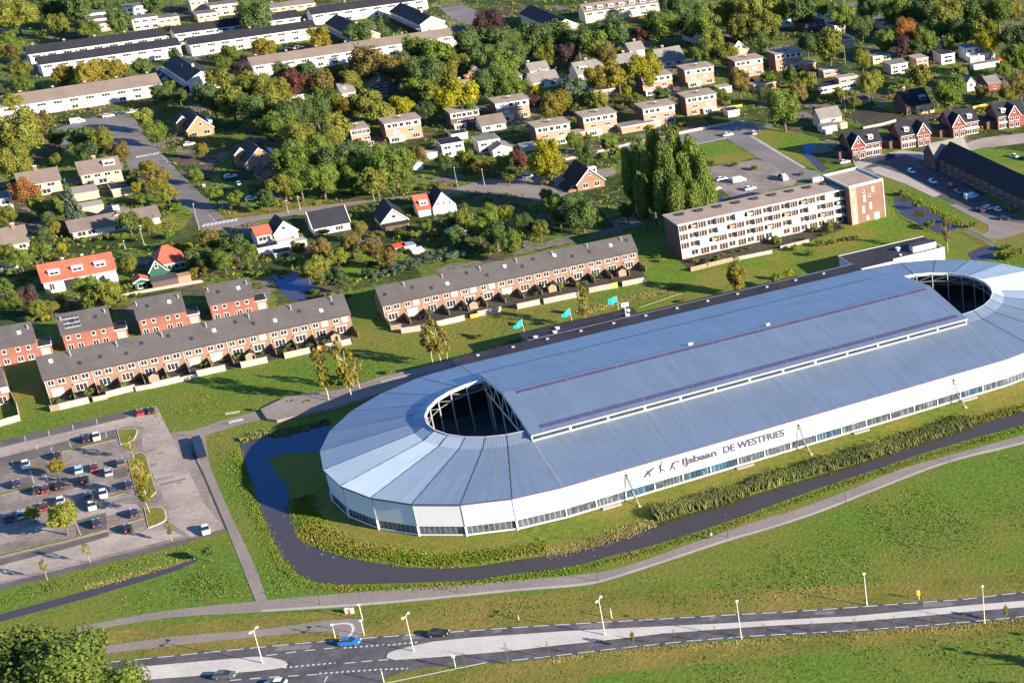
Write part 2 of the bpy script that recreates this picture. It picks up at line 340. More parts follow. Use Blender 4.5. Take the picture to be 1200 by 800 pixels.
def dashes(b, pts, z, width, dash, gap, m='paint', off=0.0):
    W = line_world(pts); L = sum((q-p).length for p, q in zip(W, W[1:])); s = 0.0
    def pt(s):
        for p, q in zip(W, W[1:]):
            l = (q-p).length
            if s <= l: d = (q-p)/l; return p+d*s, d
            s -= l
        d = (W[-1]-W[-2]).normalized(); return W[-1], d
    while s < L:
        e = min(L, s+dash); p, d = pt(s); q, d2 = pt(e); n = Vector((-d.y, d.x, 0)); n2 = Vector((-d2.y, d2.x, 0))
        A = [p+n*(off-width/2), q+n2*(off-width/2), q+n2*(off+width/2), p+n*(off+width/2)]
        b.poly([(v.x, v.y, z) for v in A], m); s += dash+gap
def ribbon(name, pts, z, width, m, kind='structure', off=0.0):
    W = line_world(pts); b = MB()
    def nn(i):
        d = (W[min(i+1, len(W)-1)]-W[max(i-1, 0)]).normalized(); return Vector((-d.y, d.x, 0))
    for i in range(len(W)-1):
        n0, n1 = nn(i), nn(i+1); A = [W[i]+n0*(off-width/2), W[i+1]+n1*(off-width/2), W[i+1]+n1*(off+width/2), W[i]+n0*(off+width/2)]
        b.poly([(v.x, v.y, z) for v in A], m); ZONES.append([(v.x, v.y) for v in A])
    o = b.build(name); o['kind'] = kind; return o
# ------------------------------------------------------------------ world, sun
SUN_EL, SUN_AZ = R(18.0), R(-15.0)          # direction towards the sun: elevation, and azimuth from world +x
w = bpy.data.worlds.new('World'); scene.world = w; w.use_nodes = True
sky = w.node_tree.nodes.new('ShaderNodeTexSky'); sky.sky_type = 'NISHITA'; sky.sun_disc = False
sky.sun_elevation = SUN_EL; sky.sun_rotation = math.pi/2 - SUN_AZ; sky.altitude = 1500; sky.air_density = 1.0; sky.dust_density = .0; sky.ozone_density = 6.0
bg = w.node_tree.nodes['Background']; w.node_tree.links.new(sky.outputs[0], bg.inputs['Color']); bg.inputs['Strength'].default_value = 0.097
sd = bpy.data.lights.new('sun', 'SUN'); so = bpy.data.objects.new('sun', sd); C.objects.link(so); sd.energy = 5.0; sd.angle = R(.5); sd.color = (1, .87, .70)
sv = Vector((math.cos(SUN_EL)*math.cos(SUN_AZ), math.cos(SUN_EL)*math.sin(SUN_AZ), math.sin(SUN_EL))); so.rotation_euler = sv.to_track_quat('Z', 'Y').to_euler(); so.location = (0, 0, 400)
vs = scene.view_settings; vs.view_transform = 'Standard'; vs.look = 'None'; vs.exposure = 1.42; vs.gamma = 1.0; vs.use_curve_mapping = False
scene.cycles.max_bounces = 5; scene.cycles.diffuse_bounces = 2; scene.cycles.glossy_bounces = 3; scene.cycles.transmission_bounces = 2; scene.cycles.use_denoising = True

# ------------------------------------------------------------------ ground, fields, gardens
b = MB(); b.box(-9000, -3000, -4, 9000, 14000, 0, 'grass'); g = b.build('ground'); g['kind'] = 'structure'
flat('garden_ground', [(-60,-12),(1300,-12),(1300,160),(1200,225),(1100,232),(1040,205),(900,215),(745,268),(440,338),(405,345),(0,408),(-60,420)], .012, 'garden', block=False)
flat('village_green', [(872,158),(905,149),(958,161),(965,170),(938,178),(960,200),(946,196),(910,175)], .03, 'lawn_green', block=False)
flat('grass_plot', [(778,182),(850,164),(886,184),(866,190),(800,196)], .03, 'lawn_green', block=False)
flat('grass_triangle', [(891,195),(905,192),(921,205),(915,212),(898,205)], .03, 'lawn_green', block=False)
flat('back_lawn', [(0,200),(60,190),(95,185),(100,200),(60,212),(20,216)], .03, 'lawn_green', block=False)
flat('corner_lawn', [(0,45),(20,42),(30,50),(25,68),(0,72)], .03, 'lawn_green', block=False)
flat('roadside_lawn', [(215,212),(232,240),(215,268),(190,275),(170,270),(200,250)], .03, 'lawn_green', block=False)
flat('street_verge', [(240,243),(300,243),(360,236),(420,228),(530,215),(532,222),(440,229),(360,243),(262,256)], .03, 'verge', block=False)
flat('hedge_lawn', [(395,300),(470,290),(520,292),(440,315),(415,335),(400,320)], .03, 'bank', block=False)
flat('apartment_lawn', [(812,322),(900,298),(1000,262),(1040,252),(1110,280),(1125,300),(980,300),(880,330),(800,345),(760,330),(745,305),(790,310)], .03, 'lawn_green', block=False)
flat('hall_lawn', [(346,628),(380,645),(414,654),(476,664),(527,665.5),(560,663),(600,656.5),(675,645),(765,614),(880,580),(975,552),(1075,520),(1142,497),(1200,481),(1290,455),(1290,410),(1176,440),(940,505),(661,600),(560,618),(490,620),(440,608),(400,590),(380,572),(360,590)], .03, 'lawn', block=False)
flat('road_verge', [(100,742),(300,722),(450,712),(600,697),(760,690),(900,690),(1200,672),(1300,665),(1300,690),(1200,697),(884,722),(702,731),(554,741),(366,753),(132,776)], .02, 'verge', block=False)
flat('lower_verge', [(455,800),(470,789),(510,781),(600,777),(766,757),(955,743),(1141,730),(1300,718),(1300,735),(1100,752),(900,770),(700,790),(640,830),(440,830)], .02, 'verge', block=False)
flat('terrace_gardens', [(62,478),(413,401),(409,378),(56,452)], .022, 'soil_or_shade'); flat('terrace_gardens', [(460,386),(757,328),(748,305),(449,370)], .022, 'soil_or_shade'); flat('terrace_gardens', [(808,316),(860,303),(950,282),(990,268),(985,258),(795,305)], .036, 'soil_or_shade')  # dark soil strips; the shadows in the terrace gardens are put into their colour
flat('dry_patch', [(435,722),(480,706),(560,708),(580,718),(520,732),(445,735)], .034, 'verge', block=False)

# ------------------------------------------------------------------ water
flat('canal', smooth([(281,518),(300,511),(330,511),(388,495)], 2)+[(385,528),(332,532),(314,537),(321,552),(336,567),(340,585)]+smooth([(337,598),(344,612),(347,627),(357,636),(382,645),(412,654),(476,664),(527,665.5),(560,663),(600,656),(675,645),(765,614),(880,580),(975,552),(1075,520),(1142,497),(1200,481),(1300,450)], 3)
     + smooth([(1300,466),(1200,497),(1100,525),(1020,552),(950,575),(880,601),(840,615),(800,628),(760,640),(720,650),(680,661),(640,668),(600,672),(560,679),(520,681),(470,682.5),(420,684),(390,684),(365,680),(347,670),(333,655),(322,635),(312,615),(303,590),(297,570),(290,550),(283,530)], 3), .04, 'water')
flat('ditch', [(-20,726),(0,719.5),(100,692),(200,664),(228,654),(233,656.5),(205,669),(100,701),(0,728),(-20,734)], .04, 'water')
flat('garden_pond', [(319,322),(335,326),(357,320),(366,330),(376,345),(360,352),(342,353),(330,340)], .04, 'water')
flat('side_canal', [(1046,231),(1060,230),(1090,247),(1125,266),(1104,275),(1080,264),(1050,249)], .04, 'water')
flat('side_pond', [(1134,297),(1150,289),(1168,288),(1166,303),(1140,306)], .04, 'water')
flat('village_ditch', [(937,171),(956,168),(958,174),(948,178),(968,198),(964,202),(940,181)], .04, 'water')
flat('block_ditch', [(834,240),(844,228),(852,238),(840,244)], .04, 'water')

# ------------------------------------------------------------------ the main road with its islands
rd_top = [(-40,792),(130,774),(200,767),(300,757),(365,751),(440,745),(554,737),(627,732),(702,727.5),(775,723.5),(849,719),(919,715.5),(991,710.5),(1060,705.5),(1129,700.5),(1196,692.5),(1300,683)]
rd_bot = [(1300,712),(1177,726),(1105,732.5),(1031,738),(955,742.5),(880,746.5),(805,752.5),(727,760.5),(647,770),(600,775),(560,777),(505,781),(475,786),(456,792),(440,802),(425,830),(-40,830)]
flat('main_road', rd_top+rd_bot, .06, 'asphalt')
b = MB()
dashes(b, [(x, y+1.6) for x, y in rd_top[1:]], .078, .28, 3.1, 1.2)
dashes(b, [(x, y-1.4) for x, y in reversed(rd_bot[:10])], .078, .28, 3.1, 1.2)
dashes(b, [(312,768),(350,763),(400,758)], .078, .3, 2.0, 1.6)
dashes(b, [(403,759),(430,757),(452,755)], .078, .5, .5, .55); dashes(b, [(454,756),(475,753.5),(492,752)], .078, .5, .5, .55)
dashes(b, [(333,782),(365,779),(393,776.5)], .078, .5, .5, .55)
dashes(b, [(404,777),(430,774.5),(455,772.5)], .078, .3, 2.0, 1.2)
dashes(b, [(270,797),(320,793),(372,790)], .078, .3, 2.0, 1.6); dashes(b, [(374,789),(410,786.5),(440,784.5),(478,783)], .078, .5, .5, .55)
dashes(b, [(380,799),(384,792)], .078, .25, 9, 1)
dashes(b, [(430,805),(445,797),(460,790),(480,784.5),(520,779.5),(570,776)], .078, .35, 60, 1)
o = b.build('road_markings'); o['kind'] = 'structure'
raised('median_strip', smooth([(453,771),(456,765),(475,759),(507,752)], 3)[:-1]+[(507,752),(550,747.5),(600,744),(657,740),(712,737),(775,734),(850,730.5),(900,727.5),(1000,722),(1075,715),(1150,708),(1200,704),(1300,694),(1300,701),(1200,711),(1150,715),(1075,722),(1000,728),(900,733),(850,736.5),(775,742),(707,750),(650,756),(600,762),(525,768.5),(462,773)], .06, .1, 'median')
raised('traffic_island', [(151,782.5),(225,776),(300,769.5),(317,770.5)]+smooth([(317,770.5),(332,774),(337,778),(331,782)], 3)[1:]+[(300,786),(225,792),(157,797)], .06, .1, 'median')

# repaired patches, drains, tracks in the field
b = MB(); pr_ = random.Random(3)
for k in range(40):
    x = pr_.uniform(340, 1180); i_ = max(i for i, q_ in enumerate(rd_top) if q_[0] <= x); f_ = (x-rd_top[i_][0])/(rd_top[i_+1][0]-rd_top[i_][0]); y = rd_top[i_][1]*(1-f_)+rd_top[i_+1][1]*f_+pr_.uniform(4, 6)
    if k < 30: x, y = pr_.uniform(5, 215), 0; y = pr_.uniform(528, 600) if x > 150 else 668-x*.3+pr_.uniform(-60, 0)
    c = at(x, y); w_, l_ = pr_.uniform(.3, .9), pr_.uniform(.6, 3.5); a = R(37 if k < 30 else 8); u = Vector((math.cos(a), math.sin(a), 0)); n = Vector((-u.y, u.x, 0))
    q = [c-u*l_-n*w_, c+u*l_-n*w_, c+u*l_+n*w_, c-u*l_+n*w_]; b.poly([(v.x, v.y, .062+.0004*k if k >= 30 else .066+.0003*k) for v in q], 'asphalt_light' if k >= 30 else ('path', 'lot', 'asphalt_light')[k % 3])
o = b.build('road_patches'); o['kind'] = 'structure'
for pts in ([(690,694),(780,686),(860,664),(930,640),(1010,618),(1080,600)], [(692,697),(782,689),(862,667),(932,643),(1012,621),(1082,603)], [(960,672),(1060,650),(1200,628)]): ribbon('field_track', smooth(pts, 3), .035, .45, 'verge')

# ------------------------------------------------------------------ paths
p_top = smooth([(85,736),(101,732),(195,715),(300,704),(400,695),(500,687.5),(600,680),(687,672),(725,665),(775,649),(825,631),(900,606),(927,599),(1000,572),(1062,547),(1200,509),(1300,477)], 3)
p_bot = smooth([(1300,488),(1200,520),(1112,542),(1025,575),(962,600),(900,620.5),(850,635),(775,660),(712,680),(675,687),(600,693),(450,707.5),(307,717),(200,723),(107,738),(85,743)], 3)
flat('cycle_path', p_top+p_bot, .06, 'path')
ribbon('path_edge', [(x, y-1.5) for x, y in reversed(p_bot) if x > 300], .075, .95, 'pale_paving')
flat('lower_path', [(120,757),(200,745.5),(300,737.5),(387,726),(420,724),(426,727),(427,738),(418,748),(398,750),(396,740),(387,738.5),(300,745.5),(200,756),(125,765)], .05, 'path')
ribbon('path_edge', smooth([(388,732),(400,730.5),(410,731),(414,736),(412,742),(408,746)], 3), .085, .55, 'paint')
flat('lot_path', [(228,507),(240,507),(246,547),(269,600),(300,665),(313,703),(300,705),(267,622),(257,600),(240,560)], .075, 'path')
flat('footpath', [(199,507),(225,504),(262,492),(300,482),(315,484),(316,490),(290,495),(240,510)], .07, 'path')
raised('hall_terrace', [(306,482),(335,468),(397,459),(440,446),(530,424),(600,405),(602,412),(545,428),(445,463),(395,479),(325,495),(313,493)], .06, .7, 'path', 'path')

# ------------------------------------------------------------------ the car park
flat('car_park', [(-60,530),(0,516),(145,482),(184,476),(199,507),(228,505),(240,560),(257,600),(266,621),(200,640),(54,676),(0,690),(-60,705)], .05, 'lot')
flat('car_park_lane', [(-60,540),(0,524),(150,489),(184,477),(199,507),(240,590),(262,618),(225,630),(200,612),(196,595),(186,570),(172,540),(166,520),(168,500),(150,499),(135,503),(75,516),(0,536),(-60,552)], .064, 'lane')
flat('car_park_lane', [(-60,668),(0,656),(76,640),(130,625),(200,620),(215,628),(60,666),(0,680),(-60,695)], .064, 'lane')
flat('car_park_lane', [(-60,640),(0,627),(60,610),(130,590),(160,590),(165,597),(110,607),(30,630),(0,638),(-60,652)], .064, 'lane')
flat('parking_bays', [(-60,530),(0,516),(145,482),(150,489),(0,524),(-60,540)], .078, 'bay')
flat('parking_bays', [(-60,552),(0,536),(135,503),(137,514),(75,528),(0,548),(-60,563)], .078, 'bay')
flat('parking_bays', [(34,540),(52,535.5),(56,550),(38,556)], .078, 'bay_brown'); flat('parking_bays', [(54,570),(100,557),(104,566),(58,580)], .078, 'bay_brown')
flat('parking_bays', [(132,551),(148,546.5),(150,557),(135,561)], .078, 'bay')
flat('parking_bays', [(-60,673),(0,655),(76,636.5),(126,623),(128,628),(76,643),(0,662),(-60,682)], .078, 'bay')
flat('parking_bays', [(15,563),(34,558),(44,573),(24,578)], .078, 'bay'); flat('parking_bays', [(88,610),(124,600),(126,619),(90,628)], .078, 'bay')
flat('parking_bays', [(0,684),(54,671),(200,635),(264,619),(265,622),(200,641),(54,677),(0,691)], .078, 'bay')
raised('green_island', smooth([(137,504),(159,502),(161,507),(158,514),(152,519),(141,521)], 2), .06, .12, 'lawn')
raised('green_island', smooth([(169,596),(189,594),(195,602),(193,611),(174,619)], 2), .06, .12, 'lawn')
raised('green_island', smooth([(150,540),(160,531),(171,534),(181,570),(183,577),(172,585),(160,580)], 2), .06, .12, 'verge')
for pts in ([(-30,589),(0,581),(26,575),(40,570)], [(-30,660),(0,652.5),(76,634.5),(126,621)], [(26,611),(52,603.5)], [(125,584),(150,577)], [(72,530),(137,515)], [(150,613),(170,607)]):
    ribbon('planted_strip', [(x, y-1.6) for x, y in pts], .082, .9, 'verge'); ribbon('kerb_line', pts, .092, .3, 'kerb')
ribbon('kerb_line', [(225,529),(240,560),(257,600),(266,621)], .092, .35, 'dark_kerb')
b = MB()
for a, c in (((43,520),(44,527)),((81,518),(84,524)),((35,548),(40,567)),((53,556),(56,563)),((68,554),(71,562)),((88,611),(95,627)),((29,511),(30,517)),((57,505),(58,511)),((85,498),(86,504)),((113,491),(114,497)),((14,540),(16,546)),((60,524),(61,529)),((124,506),(125,513))):
    dashes(b, [a, c], .096, .16, 30, 1)
o = b.build('bay_markings'); o['kind'] = 'structure'

# ------------------------------------------------------------------ village streets
flat('street', [(57,155),(98,139),(160,138),(168,158),(200,190),(208,200),(238,230),(262,256),(236,275),(234,270),(227,252),(200,227),(181,200),(150,197),(143,180),(100,165),(60,172)], .05, 'asphalt_light')
flat('street', [(236,275),(234,270),(262,257),(300,253),(357,243),(407,237),(480,229),(532,221),(560,212),(640,206),(720,196),(722,203),(640,238),(590,226),(540,226),(440,236),(357,250),(300,259)], .055, 'path')
flat('street', [(655,190),(737,169),(773,163),(800,156),(872,143),(905,146),(905,150),(872,158),(855,163),(800,172),(737,177)], .05, 'asphalt_light')
ribbon('pavement', [(650,188),(700,177),(737,167),(773,161.5),(800,155.5),(872,142)], .075, 1.2, 'pale_paving')
ribbon('pavement', [(800,172.5),(852,162)], .075, .9, 'pale_paving')
flat('street', [(852,163),(878,157),(910,177),(943,197),(973,207),(1010,196),(1026,196),(1030,204),(975,213),(935,212),(887,184)], .055, 'asphalt_light')
ribbon('pavement', [(877,157.5),(908,176.5),(943,197)], .075, 1.4, 'pale_paving')
flat('upper_car_park', [(828,196),(866,190),(888,187),(905,192),(922,206),(935,212),(930,217),(860,235),(838,215)], .06, 'lot')
flat('street', [(1013,193),(1030,185),(1060,180),(1085,190),(1110,205),(1150,228),(1200,256),(1200,270),(1180,266),(1160,258),(1120,240),(1060,212)], .05, 'asphalt')
flat('pavement', [(1020,197),(1030,195),(1060,205),(1103,228),(1094,231),(1060,215),(1025,203)], .07, 'pale_paving')
flat('pavement', [(1112,240),(1120,239),(1160,256),(1200,262),(1200,272),(1170,281),(1148,276),(1158,270),(1158,264)], .07, 'path')
flat('street', [(1095,185),(1110,176),(1150,162),(1200,156),(1290,150),(1290,172),(1200,168),(1150,174)], .05, 'lane')
flat('forecourt', [(1005,200),(1000,190),(1055,176),(1096,180),(1090,190),(1060,181),(1030,188)], .056, 'pale_paving')
flat('round_lawn', smooth([(1140,178),(1160,174),(1200,178),(1240,190),(1240,215),(1200,205),(1160,190)], 2), .068, 'lawn_green')
flat('street', [(515,10),(540,6),(580,20),(590,30),(562,34),(530,22)], .05, 'asphalt_light')
flat('building_plot', [(990,135),(1030,126),(1062,138),(1060,146),(1022,152)], .05, 'soil_or_shade')
b = MB()
for k in range(9):
    x = 238+k*4.7; dashes(b, [(x, 266-k*.8), (x+2.2, 262.5-k*.8)], .075, .9, 3, 9)
for k in range(7):
    x = 160+k*3.9; dashes(b, [(x, 185.5-k*.7), (x+2, 182.8-k*.7)], .075, .8, 3, 9)
dashes(b, [(245,252),(252,259)], .075, .2, 3, 2); dashes(b, [(186,178),(200,195)], .075, .2, 3, 2)
o = b.build('road_markings'); o['kind'] = 'structure'

# ------------------------------------------------------------------ the ice hall
HCX, HCY, HHD, HL, HR = -194.001, 370.829, 0.6891524, 120.165, 42.0
HE, ZC, ZT, ZU, RC, RI, ZR = 8.76, 12.2, 13.75, 13.85, 21.6, 18.2, 16.9   # eave, crest, collar top, upper eave, crest radius, opening radius, ridge
hall = root('ice_rink_hall', (HCX, HCY, 0), HHD, 'huge oval white ice rink hall with grey metal roof and two open ends', 'ice rink', px=(750, 480))
_hd = Vector((math.cos(HHD), math.sin(HHD), 0)); _hn = Vector((-_hd.y, _hd.x, 0))
def hloc(x, y, z=0): return Vector((HCX, HCY, z))+_hd*x+_hn*y
def ang(i, side): return R(90+15*i) if side == 0 else R(90-15*i)
def rp(i, side, r, z): return ((HL if side else 0)+r*math.cos(ang(i, side)), r*math.sin(ang(i, side)), z)
ZONES.append([tuple(hloc(*rp(i, 0, 44, 0)[:2])[:2]) for i in range(13)]+[tuple(hloc(*rp(12-i, 1, 44, 0)[:2])[:2]) for i in range(13)])
b = MB(); b.poly([rp(i, 0, 42.2, .11) for i in range(13)]+[rp(12-i, 1, 42.2, .11) for i in range(13)], 'hall_floor'); b.build('floor', hall)
b = MB(); b.poly([rp(i, 0, 29, .14) for i in range(13)]+[rp(12-i, 1, 29, .14) for i in range(13)], 'ice'); b.build('ice_sheet', hall)
for side in (0, 1):
    for i in range(12):
        A0, A1 = ang(i, side), ang(i+1, side); am = (A0+A1)/2; T = (-math.sin(am), math.cos(am), 0)
        def q(a, r, z): return ((HL if side else 0)+r*math.cos(a), r*math.sin(a), z)
        s = -1 if side else 1; e1 = .16/HR*s; e2 = .22/RC*s
        b = MB()
        b.poly([q(A0, HR+.35, HE), q(A1, HR+.35, HE), q(A1, RC, ZC), q(A0, RC, ZC)], 'hall_roof', T)
        b.poly([q(A0, HR+.35, HE+.05), q(A0+e1, HR+.35, HE+.05), q(A0+e2, RC, ZC+.05), q(A0, RC, ZC+.05)], 'dark_metal')
        for (r0, z0, r1, z1) in ((HR+.35, HE, HR+.35, HE-.45), (HR+.35, HE-.45, HR, HE-.45)):
            b.poly([q(A0, r0, z0), q(A1, r0, z0), q(A1, r1, z1), q(A0, r1, z1)], 'purple_metal')
        o = b.build('roof_panel', hall, fix=False)
        bm = bmesh.new(); bm.from_mesh(o.data)
        for f in bm.faces:
            f.normal_update()
            if f.normal.z < -.01: f.normal_flip()
        bm.to_mesh(o.data); bm.free()
        b = MB(); b.poly([q(A0, RC, ZC), q(A1, RC, ZC), q(A1, RI, ZT), q(A0, RI, ZT)], 'hall_roof', T); b.poly([q(A0, RC, ZC+.05), q(A0+e2, RC, ZC+.05), q(A0+e2*1.2, RI, ZT+.05), q(A0, RI, ZT+.05)], 'dark_metal')
        o = b.build('collar_panel', hall, fix=False)
        for f in o.data.polygons:
            if f.normal.z < 0: f.flip()
        # the inside face of the opening: pale fascia, posts below
        b = MB(); b.poly([q(A0, RI-.02, ZT+.12), q(A1, RI-.02, ZT+.12), q(A1, RI-.02, ZT-.75), q(A0, RI-.02, ZT-.75)], 'white'); b.poly([q(A0, RI-.02, ZT+.12), q(A1, RI-.02, ZT+.12), q(A1, RI+.25, ZT+.1), q(A0, RI+.25, ZT+.1)], 'white'); b.build('opening_fascia', hall)
        b = MB(); p = q(A0, RI-.3, 0); b.tube((p[0], p[1], .12), (p[0], p[1], ZT-.3), .18, .18, 'steel', 6)
        p2 = q(A1, RI-.3, 0); b.tube((p[0], p[1], ZT-2.6), (p2[0], p2[1], ZT-2.6), .09, .09, 'steel', 6); b.tube((p[0], p[1], ZT-2.6), (p2[0], p2[1], ZT-.7), .07, .07, 'steel', 6); b.build('opening_post', hall)
        # facade bay under the eave
        n0, n1 = q(A0, HR, 0), q(A1, HR, 0)
        def fq(t, z, out=0.0):
            x = n0[0]+(n1[0]-n0[0])*t; y = n0[1]+(n1[1]-n0[1])*t; cx = (HL if side else 0)
            d = Vector((x-cx, y)).normalized(); return (x+d.x*out, y+d.y*out, z)
        front = math.sin(am) < .35
        b = MB(); b.poly([fq(0, 2.55), fq(1, 2.55), fq(1, HE-.45), fq(0, HE-.45)], 'hall_white'); b.poly([fq(0, 0, .06), fq(1, 0, .06), fq(1, .55, .06), fq(0, .55, .06)], 'white'); b.poly([fq(0, .55, .06), fq(1, .55, .06), fq(1, .55, 0), fq(0, .55, 0)], 'white')
        b.build('facade_panel', hall)
        if front:
            b = MB(); b.poly([fq(0, .55, -.25), fq(1, .55, -.25), fq(1, 2.55, -.25), fq(0, 2.55, -.25)], 'glass_band')
            for k in range(1, 9): b.hull([fq(k/9-.006, .55, -.24), fq(k/9+.006, .55, -.24), fq(k/9+.006, 2.55, -.24), fq(k/9-.006, 2.55, -.24)], [(0, 1, 2, 3)], 'steel')
            b.build('window', hall)
            b = MB(); x, y, _ = fq(0, 0, .05); b.box(x-.2, y-.2, 0, x+.2, y+.2, 2.6, 'white'); b.box(x-.06, y-.06, 2.6, x+.06, y+.06, HE-.45, 'steel'); b.build('column', hall)
        else:
            b = MB(); b.poly([fq(0, .55), fq(1, .55), fq(1, 2.55), fq(0, 2.55)], 'steel'); b.build('back_wall', hall)
# straight part
NB = 17
for k in range(NB):
    x0, x1 = HL*k/NB, HL*(k+1)/NB
    b = MB(); b.poly([(x0, -HR, 2.55), (x1, -HR, 2.55), (x1, -HR, HE-.45), (x0, -HR, HE-.45)], 'hall_white'); b.box(x0, -HR-.06, 0, x1, -HR+.1, .55, 'white'); b.build('facade_panel', hall)
    b = MB(); b.poly([(x0, -HR+.28, .55), (x1, -HR+.28, .55), (x1, -HR+.28, 2.55), (x0, -HR+.28, 2.55)], 'glass_blue' if k in (2, 4, 5, 9, 15) else 'glass_band')
    for j in range(1, 8):
        xm = x0+(x1-x0)*j/8; h = rnd.choice((1.1, 1.5, 2.0, 2.0)); b.box(xm-.06, -HR+.18, .55, xm+.06, -HR+.26, .55+h, rnd.choice(('steel', 'dark_metal', 'dark_metal')))
    b.build('window', hall)
    b = MB(); b.box(x0-.11, -HR-.02, .55, x0+.11, -HR+.2, 2.55, 'white'); b.build('column', hall)
for x in (8.0, 41.5, 73.5, 106.0):
    b = MB(); b.box(x, -HR-1.6, .02, x+4.4, -HR-.1, .3, 'pale_paving'); b.build('door_step', hall)
b = MB(); b.poly([(0, HR, .1), (HL, HR, .1), (HL, HR, HE-.45), (0, HR, HE-.45)], 'steel'); b.build('back_wall', hall)
for y, s in ((-1, 1), (1, -1)):
    b = MB(); b.poly([(0, y*(HR+.35), HE), (HL, y*(HR+.35), HE), (HL, y*RC, ZC), (0, y*RC, ZC)], 'hall_roof', (1, 0, 0))
    b.poly([(0, y*(HR+.35), HE+.05), (.2, y*(HR+.35), HE+.05), (.2, y*RC, ZC+.05), (0, y*RC, ZC+.05)], 'steel'); b.poly([(HL, y*(HR+.35), HE+.05), (HL-.2, y*(HR+.35), HE+.05), (HL-.2, y*RC, ZC+.05), (HL, y*RC, ZC+.05)], 'steel')
    b.poly([(0, y*(HR+.35), HE), (HL, y*(HR+.35), HE), (HL, y*(HR+.35), HE-.45), (0, y*(HR+.35), HE-.45)], 'purple_metal'); b.poly([(0, y*(HR+.35), HE-.45), (HL, y*(HR+.35), HE-.45), (HL, y*HR, HE-.45), (0, y*HR, HE-.45)], 'steel')
    o = b.build('lower_roof', hall)
    for f in o.data.polygons:
        if f.normal.z < -.3 and f.center.z > HE: f.flip()
    # clerestory wall with its dark lights in a white frame
    b = MB(); b.poly([(0, y*RC, ZC), (HL, y*RC, ZC), (HL, y*RC, ZU), (0, y*RC, ZU)], 'white'); b.box(0, y*(RC+.12)-.1, ZC, HL, y*(RC+.12)+.1, ZC+.28, 'white'); b.build('clerestory_wall', hall)
    for k in range(13):
        x0, x1 = HL*k/13+.35, HL*(k+1)/13-.35; b = MB(); b.poly([(x0, y*(RC+.2), ZC+.3), (x1, y*(RC+.2), ZC+.3), (x1, y*(RC+.2), ZU-.3), (x0, y*(RC+.2), ZU-.3)], 'glass'); b.build('clerestory_light', hall)
    b = MB(); b.poly([(-.1, y*(RC+.55), ZU), (HL+.1, y*(RC+.55), ZU), (HL+.1, 0, ZR), (-.1, 0, ZR)], 'hall_roof', (1, 0, 0))
    o = b.build('upper_roof', hall)
    for f in o.data.polygons:
        if f.normal.z < 0: f.flip()
    b = MB(); b.box(-.1, y*(RC+.58)-.12, ZU-.16, HL+.1, y*(RC+.58)+.12, ZU+(.1 if y < 0 else -.02), 'white' if y < 0 else 'purple_metal'); b.build('roof_edge', hall)
    if y > 0: continue
    b = MB(); sl = (ZR-ZU)/(RC+.55)
    for k in range(9):
        x0, x1 = 3+HL*k/9*.965, 3+HL*(k+1)/9*.965-.5
        for yy in ((.7, 2.1), (RC-3.2, RC-1.4)):
            b.hull([(x0, y*yy[0], ZR-sl*yy[0]+.1), (x1, y*yy[0], ZR-sl*yy[0]+.1), (x1, y*yy[1], ZR-sl*yy[1]+.1), (x0, y*yy[1], ZR-sl*yy[1]+.1), (x0, y*yy[0], ZR-sl*yy[0]-.02), (x1, y*yy[0], ZR-sl*yy[0]-.02), (x1, y*yy[1], ZR-sl*yy[1]-.02), (x0, y*yy[1], ZR-sl*yy[1]-.02)], [(0,1,2,3),(0,1,5,4),(2,3,7,6),(0,3,7,4),(1,2,6,5)], 'purple_metal')
    b.build('roof_light_strip', hall)
b = MB(); b.box(0, -.2, ZR-.05, HL, .2, ZR+.1, 'purple_metal'); b.build('ridge_cap', hall)
b = MB(); b.box(48, .3, ZR, 49.2, .7, ZR+.6, 'white'); b.box(70, .3, ZR, 71, .7, ZR+.6, 'white'); b.build('ridge_vent', hall)
for x in (0.0, HL):   # gable trusses over the two openings
    b = MB(); zb = 10.2
    b.tube((x, -RC, zb), (x, RC, zb), .2, .2, 'galv', 6); b.tube((x, -RC, ZU-.5), (x, 0, ZR-.5), .18, .18, 'galv', 6); b.tube((x, RC, ZU-.5), (x, 0, ZR-.5), .18, .18, 'galv', 6)
    for k in range(12):
        y0 = -RC+2*RC*k/12; y1 = -RC+2*RC*(k+1)/12; zt = lambda yy: ZR-.5-(ZR-ZU)*abs(yy)/RC
        b.tube((x, y0, zb if k % 2 else zt(y0)), (x, y1, zt(y1) if k % 2 else zb), .11, .11, 'galv', 6)
    b.build('truss', hall)
    for yy in (-14, 4, 15):
        b = MB(); b.tube((x, yy, .12), (x, yy, zb), .22, .22, 'galv', 8); b.build('hall_post', hall)
for x in (14.9, 59.2, 104.2):   # the A-shaped steel legs on the long facade, tied to a foot in the grass
    b = MB()
    for s in (-1, 1): b.tube((x+s*1.25, -HR-.35, 1.2), (x, -HR-.3, 7.2), .1, .1, 'rubber', 6); b.tube((x+s*1.25, -HR-.35, 0), (x+s*1.25, -HR-.35, 1.25), .1, .1, 'rubber', 6)
    b.tube((x+.9, -HR-.4, 2.2), (x+.6, -HR-5.0, .1), .06, .1, 'galv', 6); b.box(x+.3, -HR-5.3, 0, x+.9, -HR-4.7, .25, 'kerb'); b.build('facade_brace', hall)
